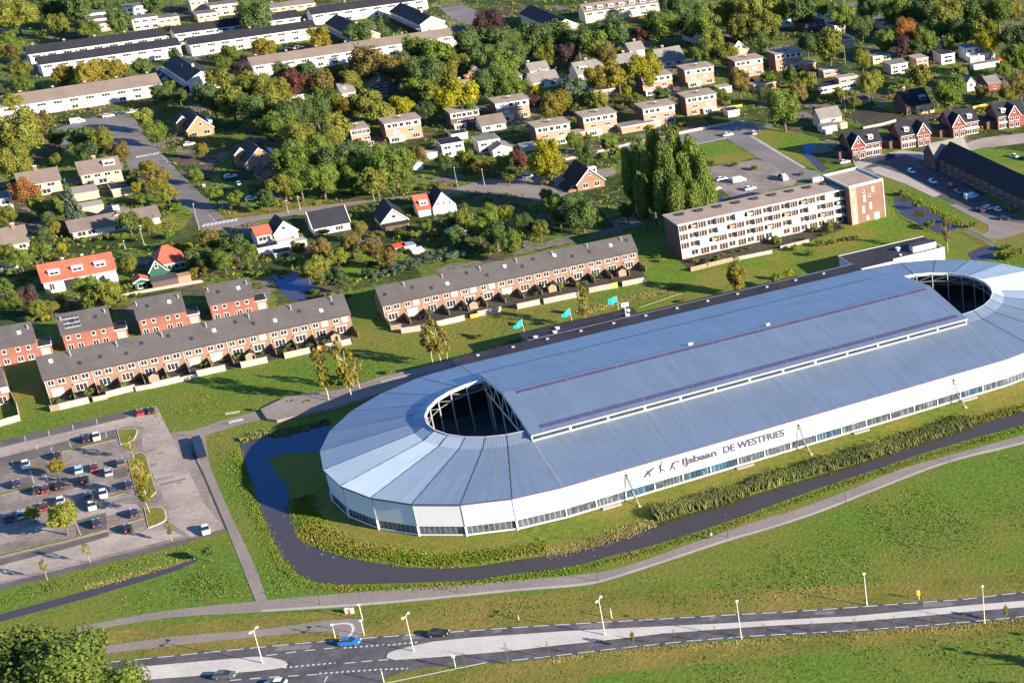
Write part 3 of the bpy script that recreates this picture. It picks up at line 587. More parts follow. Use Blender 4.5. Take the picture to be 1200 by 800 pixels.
def text(body, x, z, size, m, width=None):
    cu = bpy.data.curves.new('lettering', 'FONT'); cu.body = body; cu.size = size; cu.extrude = .05; cu.offset = .1
    o = bpy.data.objects.new('tmp', cu); C.objects.link(o); bpy.context.view_layer.update()
    me = bpy.data.meshes.new_from_object(o.evaluated_get(bpy.context.evaluated_depsgraph_get())); bpy.data.objects.remove(o)
    xs = [v.co.x for v in me.vertices]; w0 = max(xs)-min(xs); k = (width/w0) if width else 1
    for v in me.vertices: v.co = (x+(v.co.x-min(xs))*k, -HR-.09-v.co.z*.5, z+v.co.y)
    me.materials.clear(); me.materials.append(MATS[m]); me.name = 'lettering'
    ob = bpy.data.objects.new('lettering', me); C.objects.link(ob); ob.parent = hall; return ob
text('IJsbaan', 28.6, 5.0, 2.6, 'hall_text', 8.7); text('DE WESTFRIES', 39.0, 5.0, 2.6, 'hall_text', 16.2)
SK = [([(0,0,.28),(.8,.9,.4),(1.7,1.35,.42),(2.2,1.75,.34)], [(.8,.9,.28),(1.6,.45,.24),(1.3,-.3,.18)], [(1.5,1.3,.2),(.6,1.6,.14)], (2.55,1.8)),
      ([(3.9,-.1,.2),(4.2,.8,.3),(4.15,1.7,.36),(4.6,2.3,.3)], [(4.2,.8,.26),(4.9,.5,.2),(5.1,-.1,.14)], [(4.2,1.8,.16),(3.4,2.5,.12)], (4.65,2.7)),
      ([(6.3,-.2,.2),(6.9,.8,.3),(7.4,1.6,.36),(8.4,1.9,.26)], [(6.9,.8,.26),(7.6,.3,.2),(7.5,-.4,.14)], [(7.3,1.6,.18),(6.3,1.9,.12)], (8.7,1.6))]
for st in SK:   # three skaters painted in dark strokes left of the name
    b = MB()
    for stroke in st[:3]:
        for (xa, za, wa), (xb, zb_, wb) in zip(stroke, stroke[1:]): b.tube((19.0+xa, -HR-.04, 4.7+za), (19.0+xb, -HR-.04, 4.7+zb_), wa*.75, wb*.75, 'hall_text', 6)
    hx, hz = st[3]; b.tube((19.0+hx, -HR-.14, 4.7+hz), (19.0+hx, -HR+.02, 4.7+hz), .26, .26, 'hall_text', 8); b.build('skater_emblem', hall)

# ------------------------------------------------------------------ black annexes behind the hall
def hbox(b, x0, y0, x1, y1, z0, z1, m): b.box(x0, y0, z0, x1, y1, z1, m)
an = root('changing_room_block', hloc(0, 42.6), HHD, 'low black roofed annex running along the back of the ice hall', 'annex', px=(600, 410))
b = MB(); b.box(0, .1, 0, 121, 10.9, 6.2, 'blue_wall'); b.box(20.5, 10.9, 0, 52.5, 18.6, 5.8, 'blue_wall'); b.build('wall', an)
b = MB(); b.box(-.2, .1, 6.2, 121.2, 11.1, 6.55, 'bitumen'); b.box(20.2, 11.1, 5.8, 52.8, 18.9, 6.12, 'bitumen'); b.box(20.3, 11.0, 6.55, 121, 11.2, 6.75, 'purple_metal'); b.build('roof', an)
for x, y in ((28.5, 13), (30, 15.5), (50.8, 16.5), (23, 12.6), (49.5, 13)):
    b = MB(); b.tube((x, y, 6.05), (x, y, 6.7), .5, .7, 'white', 10); b.build('roof_vent', an)
for k in range(12):
    b = MB(); b.box(6+k*9.4, 8.6, 6.55, 6.8+k*9.4, 9.2, 6.9, 'steel'); b.build('roof_hatch', an)
ZONES.append([tuple(hloc(*q)[:2]) for q in ((-1,42),(122,42),(122,54.5),(54,54.5),(54,62),(20,62),(20,54.5),(-1,54.5))])
mp = root('camera_mast', hloc(48.6, 54.2, 6.1), HHD, 'white sign box on a grey mast above the black annex roof', 'mast')
b = MB(); b.tube((0, 0, 0), (0, 0, 4), .12, .1, 'galv', 8); b.build('pole', mp); b = MB(); b.box(-1, -.3, 3.8, 1.1, .3, 4.9, 'white'); b.build('sign_box', mp)
an = root('entrance_block', hloc(122, 53), HHD, 'flat black roofed block with white walls at the far end of the ice hall', 'annex', px=(1045, 298))
b = MB(); b.box(0, 0, 0, 31, 13.6, 4.6, 'white'); b.box(12.5, -.25, 0, 31.3, 0, 5.4, 'hall_white'); b.box(31, -.25, 0, 31.3, 8, 4.98, 'hall_white'); b.box(-14, 1, 0, 0, 6, 2.6, 'white'); b.build('wall', an)
b = MB(); b.box(-.2, 0, 4.6, 31, 13.8, 4.95, 'bitumen'); b.box(-14, .9, 2.6, 0, 6.2, 2.8, 'bitumen'); b.box(-.35, 0, 4.6, -.1, 13.9, 5.2, 'steel'); b.box(0, 13.7, 4.6, 31, 13.95, 5.2, 'steel'); b.build('roof', an)
b = MB(); b.box(21, 2.2, 4.95, 29.5, 4.8, 7.0, 'white'); b.box(20.8, 2.1, 7.0, 29.7, 5, 7.15, 'dark_metal'); b.build('roof_unit', an)
for x, y, r in ((18, 7, .9), (16.5, 2.5, .5)):
    b = MB(); b.tube((x, y, 4.9), (x, y, 6.0 if r > .6 else 5.4), r*.8, r, 'white', 12); b.build('roof_vent', an)
ZONES.append([tuple(hloc(*q)[:2]) for q in ((106,52),(156,52),(156,68),(120,68),(106,60))])
for (x0, y0, x1, y1), f in zip(((613,394,607,374), (669,373,663,361), (724,358,718,347)), ('beside the dark wall', 'above the annex roof', 'nearest the white sign mast')):
    P = at(x0, y0, 0 if x0 < 620 else 0); 
    zt = 7.6; Pt = at(x0-1.5, y1, zt); P = Vector((Pt.x, Pt.y, 0))
    o = root('flag', P, HHD, 'turquoise flag on a pale pole '+f, 'flag', 'turquoise flags behind the hall')
    b = MB(); b.tube((0, 0, 0), (0, 0, zt+.2), .08, .05, 'galv', 8); b.build('pole', o)
    b = MB(); n = 8; wv = lambda k: (-.05-k*.36, .25*math.sin(k*1.1), 0)
    for k in range(n-1):
        a, c = wv(k), wv(k+1); hz = lambda kk: zt-.05*kk if f.startswith('nearest') else zt-.22*kk
        lo = lambda kk: (zt-1.75-.1*kk) if f.startswith('nearest') else zt-2.2-.05*kk
        b.hull([(a[0], a[1], lo(k)), (c[0], c[1], lo(k+1)), (c[0], c[1], hz(k+1)), (a[0], a[1], hz(k)), (a[0], a[1]+.03, lo(k)), (c[0], c[1]+.03, lo(k+1)), (c[0], c[1]+.03, hz(k+1)), (a[0], a[1]+.03, hz(k))], [(0,1,2,3),(7,6,5,4),(3,2,6,7),(0,4,5,1)], 'turquoise')
    b.build('banner', o)
# ------------------------------------------------------------------ buildings
WINM = {}
def window(parent, x, z, w, h, frame='white', glass='glass', n=2, face='F', W=0, D=0, name='window', y=0.0):
    """a framed window, one mesh: frame box, panes and mullions; face F front, R right side, L left side"""
    key = (round(w, 2), round(h, 2), frame, glass, n)
    if key not in WINM:
        b = MB(); t = .1
        b.box(0, -.06, 0, w, .04, t, frame); b.box(0, -.06, h-t, w, .04, h, frame)
        for k in range(n+1):
            xm = k*(w-t)/n; b.box(xm, -.055, t, xm+t, .035, h-t, frame)
        for k in range(n):
            x0 = k*(w-t)/n+t; x1 = (k+1)*(w-t)/n; b.poly([(x0, -.02, t), (x1, -.02, t), (x1, -.02, h-t), (x0, -.02, h-t)], glass)
        b.box(-.05, -.12, -.1, w+.05, .02, 0, frame)
        WINM[key] = b.mesh('window')
    if face == 'F': return inst(name, WINM[key], parent, (x, y-.04, z))
    if face == 'R': return inst(name, WINM[key], parent, (W+.04, x, z), math.pi/2)
    return inst(name, WINM[key], parent, (-.04, x+w, z), -math.pi/2)
def strip(parent, W, z, h, n, w, frame='white', glass='glass', lights=2, x0=0.0, y=0.0, name='window', skip=()):
    for k in range(n):
        if k in skip: continue
        window(parent, x0+W*(k+.5)/n-w/2, z, w, h, frame, glass if rnd.random() < .8 else 'cream', lights, y=y, name=name)
def frame_from(a, b, ze, hd=None, w=None):
    A = at(*a, ze); B = at(*b, ze)
    if hd is None: h = math.atan2(B.y-A.y, B.x-A.x)
    else: h = R(hd)
    u = Vector((math.cos(h), math.sin(h), 0))
    if w is None:
        if hd is None: w = (B-A).length
        else:
            w = (b[0]-a[0])/((pix(A+u*10)[0]-pix(A)[0])/10)
            for _ in range(5): w *= (b[0]-a[0])/(pix(A+u*w)[0]-pix(A)[0])
    return Vector((A.x, A.y, 0)), h, w
def add_zone(o, h, x0, y0, x1, y1):
    u = Vector((math.cos(h), math.sin(h), 0)); n = Vector((-u.y, u.x, 0))
    ZONES.append([tuple((o+u*x+n*y)[:2]) for x, y in ((x0-1, y0-1), (x1+1, y0-1), (x1+1, y1+1), (x0-1, y1+1))])
def gable_roof(parent, W, D, ze, rise, m, along='x', oh=.4, th=.22, name='roof', x0=0, y0=0, trim=None, mL=None):
    b = MB()
    if along == 'x':   # ridge runs along the front
        s = rise/(D/2)
        for sg in (0, 1):
            yo = -oh if sg == 0 else D+oh; zo = ze-s*oh
            b.slab([(x0-oh, y0+yo, zo+.12), (x0+W+oh, y0+yo, zo+.12), (x0+W+oh, y0+D/2, ze+rise+.12), (x0-oh, y0+D/2, ze+rise+.12)], th, m)
    else:
        s = rise/(W/2)
        for sg in (0, 1):
            xo = -oh if sg == 0 else W+oh; zo = ze-s*oh
            b.slab([(x0+xo, y0-oh, zo+.12), (x0+xo, y0+D+oh, zo+.12), (x0+W/2, y0+D+oh, ze+rise+.12), (x0+W/2, y0-oh, ze+rise+.12)], th, (mL or m) if sg == 0 else m)
    r = b.build(name, parent)
    if trim:
        b = MB()
        if along == 'y':
            for sg in (-1, 1):
                xo = (W/2+oh)*sg; zo = ze-s*oh
                p = [(x0+W/2+xo, y0-oh-.06, zo+.2), (x0+W/2, y0-oh-.06, ze+rise+.2), (x0+W/2, y0-oh-.06, ze+rise-.25), (x0+W/2+xo, y0-oh-.06, zo-.25)]
                b.hull(p+[(q[0], q[1]+.14, q[2]) for q in p], [(0,1,2,3),(4,5,6,7),(0,1,5,4),(2,3,7,6),(1,2,6,5),(0,3,7,4)], trim)
        else:
            for xx in (x0-oh-.1, x0+W+oh-.1):
                for sg in (0, 1):
                    yo = -oh if sg == 0 else D+oh; zo = ze-s*oh
                    p = [(xx, y0+yo, zo+.22), (xx, y0+D/2, ze+rise+.22), (xx, y0+D/2, ze+rise-.2), (xx, y0+yo, zo-.2)]
                    b.hull(p+[(q[0]+.2, q[1], q[2]) for q in p], [(0,1,2,3),(4,5,6,7),(0,1,5,4),(2,3,7,6),(1,2,6,5),(0,3,7,4)], trim)
        b.build('bargeboard', parent)
    return r
def gable_wall(parent, W, D, ze, rise, m, along='x', name='wall', x0=0, y0=0):
    b = MB()
    if along == 'x': b.prism([(y0, 0), (y0+D, 0), (y0+D, ze), (y0+D/2, ze+rise), (y0, ze)], m, 'x', x0, x0+W)
    else: b.prism([(x0, 0), (x0+W, 0), (x0+W, ze), (x0+W/2, ze+rise), (x0, ze)], m, 'y', y0, y0+D)
    return b.build(name, parent)
def flat_roof(parent, W, D, z, m, oh=.25, th=.3, name='roof', x0=0, y0=0, rim='white'):
    b = MB(); b.box(x0-oh, y0-oh, z, x0+W+oh, y0+D+oh, z+th, rim); b.box(x0-oh+.2, y0-oh+.2, z+th, x0+W+oh-.2, y0+D+oh-.2, z+th+.03, m); return b.build(name, parent)
def chimney(parent, x, y, z0, z1, m='brick_brown', s=.55):
    b = MB(); b.box(x-s, y-s*.7, z0, x+s, y+s*.7, z1, m); b.box(x-s-.08, y-s*.7-.08, z1, x+s+.08, y+s*.7+.08, z1+.15, 'white'); b.tube((x, y, z1+.15), (x, y, z1+.5), .15, .13, 'brick_red', 6)
    return b.build('chimney', parent)
def dormer(parent, x, y, z, w, h, d, m='white', roofm='bitumen', n=2):
    b = MB(); b.box(x, y, z-.6, x+w, y+d, z+h, m); b.box(x-.15, y-.2, z+h, x+w+.15, y+d, z+h+.16, m if roofm is None else roofm); o = b.build('dormer', parent)
    window(o, x+.25, z+.15, w-.5, h-.4, m, 'glass', n, y=y); return o
def skylight(parent, x, t, D, ze, rise, lit=False, w=.9, l=1.15):
    """on the front slope of a roof whose ridge runs along x; t 0 at the eave, 1 at the ridge"""
    s = rise/(D/2); sl = math.atan(s); y = D/2*t; z = ze+rise*t+.13; b = MB(); c, sn = math.cos(sl), math.sin(sl)
    def P(u, v, k): return (x+u, y+v*c-k*sn, z+v*sn+k*c)
    b.hull([P(-w/2, -l/2, 0), P(w/2, -l/2, 0), P(w/2, l/2, 0), P(-w/2, l/2, 0), P(-w/2, -l/2, .1), P(w/2, -l/2, .1), P(w/2, l/2, .1), P(-w/2, l/2, .1)], [(0,1,5,4),(1,2,6,5),(2,3,7,6),(3,0,4,7),(4,5,6,7)], 'white' if lit else 'dark_metal')
    b.poly([P(-w/2+.12, -l/2+.12, .115), P(w/2-.12, -l/2+.12, .115), P(w/2-.12, l/2-.12, .115), P(-w/2+.12, l/2-.12, .115)], 'lamp_white' if lit else 'glass')
    return b.build('skylight', parent)
def fence_run(pts, h, m, label, group='garden fences behind the terraces', z0=0.0, cap=True):
    W = [at(x, y, 0) for x, y in pts]; o = root('garden_fence', W[0], 0, label, 'fence', group, px=pts[0]); b = MB(); bp = MB()
    for p, q in zip(W, W[1:]):
        d = q-p; L = d.length; u = d/L; n = Vector((-u.y, u.x, 0)); p0 = p-W[0]
        def B(s0, s1, t, z0, z1, bb, mm):
            A = [p0+u*s0-n*t, p0+u*s1-n*t, p0+u*s1+n*t, p0+u*s0+n*t]
            bb.hull([(v.x, v.y, z0) for v in A]+[(v.x, v.y, z1) for v in A], [(0,3,2,1),(4,5,6,7),(0,1,5,4),(1,2,6,5),(2,3,7,6),(3,0,4,7)], mm)
        k = max(1, int(L/1.9))
        for i in range(k):
            s0, s1 = L*i/k, L*(i+1)/k; B(s0+.03, s1-.03, .04, .08, h*rnd.uniform(.97, 1.0), b, m)
        for i in range(k+1): bp = MB(); B(L*i/k-.06, L*i/k+.06, .07, 0, h+.08, bp, m); bp.build('fence_post', o)
    b.build('panel', o); return o

# two long brick terraces
def terrace(name_label, a, bb, hd, n, D=9.4, ze=5.5, rise=3.7, lit=(), grp='long brown brick terraces'):
    o, h, W = frame_from(a, bb, ze, hd); t = root('terraced_house_row', o, h, name_label, 'terrace', grp, px=((a[0]+bb[0])/2, a[1]))
    add_zone(o, h, 0, -1, W, D)
    gable_wall(t, W, D, ze, rise, 'brick_brown'); gable_roof(t, W, D, ze, rise, 'tile_grey', oh=.25)
    u = W/n
    for k in range(n):
        x = u*k
        window(t, x+.55, 3.45, 1.5, 1.45, 'white', 'glass', 2); window(t, x+2.85, 3.45, 1.7, 1.45, 'white', rnd.choice(('glass', 'cream', 'glass')), 2)
        window(t, x+.9, .25, 2.7, 2.15, 'white', rnd.choice(('glass', 'glass', 'glass', 'glass_brown', 'cream')), 3, name='garden_window')
        if k % 2 == 0:
            b = MB(); b.tube((x+.05, -.1, 0), (x+.05, -.1, 5.5), .07, .07, 'white', 6); b.build('downpipe', t)
        skylight(t, x+rnd.uniform(1.5, 4), rnd.uniform(.3, .75), D, ze, rise, k in lit)
        if k % 2: 
            b = MB(); b.tube((x+2, D*.36, ze+rise*.6), (x+2, D*.36, ze+rise+.5), .14, .14, 'steel', 6); b.build('flue', t)
        if rnd.random() < .45:
            b = MB(); b.box(x+.6, -.9, 2.5, x+3.9, -.05, 2.62, 'white'); b.build('awning', t)
    b = MB(); b.box(-.2, -.42, ze-.3, W+.2, -.26, ze-.08, 'dark_metal'); b.build('gutter', t)
    return t, o, h, W
ter2 = terrace('long brown brick terrace with grey roof directly behind the ice hall', (448,357.5), (746.7,293.7), None, 14, 9.8, 5.5, 4.2, (3, 6, 9, 12))
ter1 = terrace('long brown brick terrace with grey roof beside the car park lawn', (51,445), (410,367.5), None, 14, 10.6, 5.5, 4.8, (0, 7, 10, 12))
ter0 = terrace('brown brick terrace end cut off at the left picture edge', (-62,464), (6,452), 36.5, 3)
for pts, h, m, l in [
    ([(459,388),(471,386)], 1.9, 'fence_wood', 'narrow darker wooden garden fence at the left corner of the nearer terrace'),
    ([(471,391),(499,387)], 1.9, 'fence_pale', 'pale garden fence at the left end of the terrace behind the hall'),
    ([(513,383),(545,375.5)], 1.9, 'fence_pale', 'pale garden fence behind the thin birches near the hall'),
    ([(552,373),(561,371)], 1.2, 'fence_yellow', 'short yellow wooden gate in the gardens behind the hall'),
    ([(561,371),(588,365.5)], 1.9, 'fence_pale', 'pale garden fence left of the three turquoise flags'),
    ([(607,362.5),(633,357)], 1.9, 'fence_pale', 'pale garden fence just above the leftmost turquoise flag'),
    ([(638,356.5),(679,348)], 1.9, 'fence_pale', 'long pale garden fence above the middle turquoise flag'),
    ([(691,343.5),(717,338.5)], 1.9, 'fence_pale', 'pale garden fence with yellow gate panel above the right turquoise flag'),
    ([(717,338.5),(724,337)], 1.9, 'fence_yellow', 'yellowish wooden gate panel above the right turquoise flag'),
    ([(730,336),(758,330.5)], 1.9, 'fence_pale', 'pale garden fence at the right end of the terrace behind the hall'),
    ([(60,482.5),(71,480.5)], 1.9, 'fence_wood', 'short brown garden fence at the left corner of the car park terrace'),
    ([(71,480.5),(105,472.5)], 2.0, 'fence_pale', 'long pale garden fence at the left end of the car park terrace'),
    ([(110,471),(126,467.5)], 1.5, 'fence_pale', 'low pale garden fence second from the car park terrace left end'),
    ([(126,466),(159,457.5)], 1.9, 'fence_pale', 'tall pale garden fence below the middle of the car park terrace'),
    ([(160,458.5),(180,455)], 1.5, 'fence_pale', 'low pale garden fence below the middle of the car park terrace'),
    ([(180,455),(212,447.5)], 1.9, 'fence_pale', 'wide pale garden fence right of the low fences at the car park terrace'),
    ([(212,447.5),(232,442.5)], 1.4, 'fence_pale', 'low pale garden fence between two tall ones at the car park terrace'),
    ([(232,441.5),(265,434.5)], 2.0, 'fence_pale', 'tall pale garden fence right of centre at the car park terrace'),
    ([(283.5,431.5),(314,425)], 2.0, 'fence_pale', 'pale garden fence near the birches, left of the open garden'),
    ([(334.5,420.5),(364,414)], 2.0, 'fence_pale', 'pale garden fence near the birches, beside the yellow gate'),
    ([(373.5,412.5),(383,410.5)], 1.8, 'fence_yellow', 'bright yellow garden gate at the right end of the car park terrace'),
    ([(383,410),(412,403.5)], 2.0, 'fence_pale', 'pale garden fence right of the bright yellow gate'),
    ([(0,500),(24,493)], 1.9, 'fence_pale', 'pale garden fence at the left picture edge above the parking bays'),
    ([(24,493),(21,478),(8,455)], 1.9, 'fence_pale', 'pale garden side fence at the left picture edge'),
    ([(810,318.5),(858,306.5)], 1.6, 'fence_wood', 'brown garden fence at the left foot of the apartment block'),
    ([(858,306.5),(905,297)], 1.3, 'fence_pale', 'pale garden fence at the middle foot of the apartment block'),
    ([(915,292),(948,284)], 1.2, 'fence_pale', 'broken pale garden fence at the right foot of the apartment block')]:
    fence_run(pts, h, m, l)
# the backyard walls between gardens, sheds and parasols of the two terraces
k0 = 0
for (t, o, h, W) in (ter2, ter1):
    u = Vector((math.cos(h), math.sin(h), 0)); n = Vector((-u.y, u.x, 0)); nm = 'behind the hall' if t is ter2[0] else 'by the car park'
    for k in range(15):
        P = o+u*(W*k/14); b = MB(); b.box(-.06, -6.3, 0, .06, -.05, 1.75, 'fence_wood')
        q = root('partition_fence', P, h, 'dark wooden fence between two back gardens of the terrace '+nm, 'fence', 'partition fences of the terrace '+nm); b.build('panel', q)
    for k, (x, y) in enumerate(((22.5, -5.5), (46, -5.6), (68, -5.5))):
        P = o+u*x+n*y; q = root('garden_shed', P, h, 'dark flat topped garden shed in the back gardens of the terrace '+nm, 'shed', 'sheds of the terrace '+nm)
        b = MB(); b.prism([(0, 0), (2.4, 0), (2.4, 2.0), (1.2, 2.6), (0, 2.0)], 'fence_wood', 'y', 0, 2.0); b.build('wall', q)
        b = MB(); b.slab([(-.15, -.15, 1.98), (-.15, 2.15, 1.98), (1.2, 2.15, 2.72), (1.2, -.15, 2.72)], .08, 'bitumen'); b.slab([(2.55, -.15, 1.98), (2.55, 2.15, 1.98), (1.2, 2.15, 2.72), (1.2, -.15, 2.72)], .08, 'bitumen'); b.build('roof', q)

# the red brick pairs behind the left terrace
for a, bb, l, sol in [((-16,411),(41,399.5),'red brick house pair partly cut off at the left picture edge',0), ((72,392),(131,381),'red brick house pair with solar panels on its grey roof',1),
                      ((161,374),(217,364),'red brick house pair below the green wooden house',0), ((245,357),(297,347),'red brick house pair nearest the garden pond',0)]:
    o, h, W = frame_from(a, bb, 5.5, 37); t = root('semi_detached_house', o, h, l, 'house', 'red brick pairs behind the terrace', px=((a[0]+bb[0])/2, a[1])); D = 9.8; RS = 4.4; add_zone(o, h, 0, -3, W+4, D)
    gable_wall(t, W, D, 5.5, RS, 'brick_red'); gable_roof(t, W, D, 5.5, RS, 'tile_grey', oh=.25)
    for x in (.8, 3.2, W/2+.8, W/2+3.2): window(t, x, 3.6, 1.0, 1.2, 'white', 'glass', 1); window(t, x-.2, .5, 1.4, 1.6, 'white', 'glass', 2)
    for x in (W*.27, W*.73): skylight(t, x, .55, D, 5.5, RS, x > W/2 and not sol)
    for x in (.7, W-.8):
        b = MB(); b.tube((x, D*.33, 7.8), (x, D*.33, 9.7), .16, .16, 'steel', 6); b.build('flue', t)
    b = MB(); b.box(W+.02, 2.5, 0, W+3.2, 8.5, 2.7, 'brick_red'); b.box(W+.02, 2.4, 2.7, W+3.4, 8.6, 2.95, 'white'); b.box(W+.2, 2.6, 2.95, W+3.2, 8.4, 2.98, 'bitumen'); b.box(W+.5, 2.36, .1, W+2.8, 2.5, 2.3, 'steel'); b.build('garage', t)
    if sol:
        s = RS/(D/2); sl = math.atan(s)
        for r in range(3):
            b = MB()
            for c in range(4):
                x = 1.2+c*.95; tt = .22+r*.22; y = D/2*tt; z = 5.5+RS*tt+.2
                dy, dz = .95*math.cos(sl), .95*math.sin(sl); b.slab([(x, y, z), (x+.88, y, z), (x+.88, y+dy, z+dz), (x, y+dy, z+dz)], .06, 'solar')
                b.slab([(x-.04, y-.03, z-.01), (x+.92, y-.03, z-.01), (x+.92, y+dy+.03, z+dz-.01), (x-.04, y+dy+.03, z+dz-.01)], .04, 'steel')
            b.build('solar_panel', t)

# white and cream terraces far at the upper left
def longrow(l, a, bb, hd, D, ze, rise, wall, roof, n, cat='terrace', win=True, w=None, dor=0, two=True, grp=None):
    o, h, W = frame_from(a, bb, ze, hd, w); t = root('terraced_house_row', o, h, l, cat, grp, px=((a[0]+bb[0])/2, a[1])); add_zone(o, h, 0, -1, W, D)
    gable_wall(t, W, D, ze, rise, wall); gable_roof(t, W, D, ze, rise, roof, oh=.5, trim=None)
    b = MB(); b.box(-.5, -.62, ze-.42, W+.5, -.46, ze-.05, 'white'); b.build('gutter', t)
    if win:
        for k in range(n):
            x = W*(k+.15)/n; window(t, x, ze-1.75, W/n*.55, 1.15, wall, 'glass', 3)
            if two: window(t, x+.2, .6, W/n*.4, 1.5, 'white', rnd.choice(('glass', 'cream')), 2)
    for k in range(0, n, 2): chimney(t, W*(k+.5)/n, D/2, ze+rise-.4, ze+rise+.8, 'brick_dark', .4)
    for k in range(dor): dormer(t, W*(k+.3)/dor, 1.0, ze+.7, W/dor*.5, 1.5, 3.2, 'white', None)
    return t, o, h, W
longrow('nearer white terrace with dark roof at upper left', (47.5,76), (211,52.5), 46, 9, 5.4, 2.6, 'white', 'tile_dark', 9)
longrow('white terrace with dark roof behind, farther row at upper left', (34,64), (194,42), 46, 9, 5.4, 2.8, 'white', 'tile_dark', 9)
longrow('middle white terrace with dark roof above the yellow trees', (222.5,53), (370,32), 46, 9, 5.4, 2.6, 'white', 'tile_dark', 9)
longrow('middle white terrace, farther row with dark roof behind the other', (205,40), (351,20), 46, 9, 5.4, 2.8, 'white', 'tile_dark', 9)
longrow('white terrace with dark roof at the top, behind the black blocks', (366,17.5), (500,-.5), 46, 9, 5.4, 2.8, 'white', 'tile_dark', 8)
longrow('cream white terrace with brown roof at left above the street', (-60,136), (188,98), 45.5, 10.5, 5.2, 3.6, 'whitewall', 'tile_brown', 13)
longrow('longest white terrace with brown roof right of the copper tree', (296,77.5), (548,39), 45.5, 8.5, 5.2, 3.0, 'white', 'tile_brown', 15)
longrow('cream terrace with white dormers at the top of the picture', (685,15), (772,1), 42, 9, 5.6, 3.4, 'cream', 'tile_brown', 7, dor=7)
longrow('low yellow building with grey roof behind the white terraces', (317,10), (368,3.5), 44, 8, 3.0, 1.6, 'cream_yellow', 'tile_brown', 5, cat='building', two=False)

def gablehouse(l, a, bb, ze, D, rise, wall, roof, hd=None, w=None, name='house', cat='house', trim=None, wins=(), oh=.4, along='y', grp=None, mL=None, ch=None):
    o, h, W = frame_from(a, bb, ze, hd, w); t = root(name, o, h, l, cat, grp, px=((a[0]+bb[0])/2, a[1])); add_zone(o, h, 0, -1, W, D)
    gable_wall(t, W, D, ze, rise, wall, along); gable_roof(t, W, D, ze, rise, roof, along, oh, trim=trim, mL=mL)
    for (fx, z, ww, hh, n) in wins: window(t, fx*W-ww/2, z, ww, hh, 'white', 'glass', n)
    for (cx, cy, z1) in (ch or ()): chimney(t, cx*W, cy*D, ze+rise*.3, z1, 'brick_brown')
    return t, o, h, W
G = gablehouse
for l, a, w, D, g in [('black roofed block with cream gable end behind the longest terrace', (492.5,29), 11.5, 40, 'cream'), ('black roofed block with pale gable left of the dark conifer', (415,44), 11.5, 40, 'tan'),
                   ('black roofed block standing in deep shade beside parked cars', (220,95), 11.5, 38, 'white')]:
    t, o, h, W = G(l, a, a, 5.0, D, 3.2, g, 'tile_dark', hd=46, w=w, name='apartment_row', cat='building', trim='white', grp='black roofed blocks')
    b = MB(); b.box(-1.6, .5, 0, -.05, D-1, 2.7, 'tile_dark'); b.box(-1.9, .3, 2.7, -.05, D-.8, 2.85, 'steel'); b.build('side_annex', t); chimney(t, W*.5, D*.3, 7.6, 9.2, 'white', .4)
    b = MB(); b.box(W+.02, 0, 0, W+.9, D, 2.6, 'white'); b.build('balcony_row', t)
t = G('black roofed building with cream gable by the upper parking', (649.5,33), (675,24), 5.2, 42, 3.4, 'cream', 'tile_dark', hd=45, w=12, name='apartment_row', cat='building', trim='white', grp='black roofed blocks')[0]
b = MB(); b.box(12.05, .5, 0, 13.2, 40, 3.0, 'white'); b.build('balcony_row', t)
# two-tone box houses with flat roofs
def boxhouse(l, a, w=13.2, hd=40, D=8.6, lower='brick_pink', h1=7.9, wseed=0, grp='pink and white box houses'):
    o, h, W = frame_from(a, a, h1, hd, w); t = root('box_house', o, h, l, 'house', grp, px=(a[0]+18, a[1])); add_zone(o, h, 0, -3, W, D)
    r2 = random.Random(wseed)
    b = MB(); b.box(.05, .05, 0, W-.05, D, h1-2.6, lower); b.build('lower_wall', t)
    b = MB(); b.box(0, -.25, h1-2.5, W, D+.02, h1, 'white'); b.build('upper_wall', t)
    b = MB(); b.box(-.12, .0, .0, 0.05, D+.1, h1, 'brick_dark'); b.build('shaded_side_wall', t)  # dark sheet puts the shade of the left side into the colour
    b = MB(); b.box(-.6, -.9, h1, W+.6, D+.6, h1+.32, 'tile_brown'); b.box(-.3, -.6, h1+.32, W+.3, D+.3, h1+.36, 'gravel_roof'); r = b.build('roof', t)
    chimney(r, W*.5, D*.4, h1+.3, h1+1.3, 'brick_dark', .45)
    ks = [(.06, 1.5, 1), (.2, 2.0, 2), (.4, 1.6, 1), (.58, 2.0, 2), (.8, 1.6, 1)]
    for f, ww, n in ks:
        if r2.random() < .85: window(t, f*W, h1-2.1, ww, 1.6, 'white', 'glass', n, y=-.25)
    for f in (.2, .62): window(t, f*W+r2.uniform(-.3, .3), h1-4.7, 2.2, 1.15, 'white', r2.choice(('glass', 'glass_brown', 'cream')), 2)
    b = MB(); px0 = r2.choice((.5, W*.5)); b.box(px0, -1.5, 0, px0+W*.42, 0, 2.2, 'whitewall'); b.box(px0-.2, -1.8, 2.2, px0+W*.42+.2, .02, 2.4, 'white'); p = b.build('porch', t)
    window(p, px0+.6, .3, 3.0, 1.7, 'white', 'glass', 3, y=-1.5); window(t, W*.72 if px0 < 1 else W*.12, .4, 2.6, 1.8, 'white', 'glass', 3)
    return t
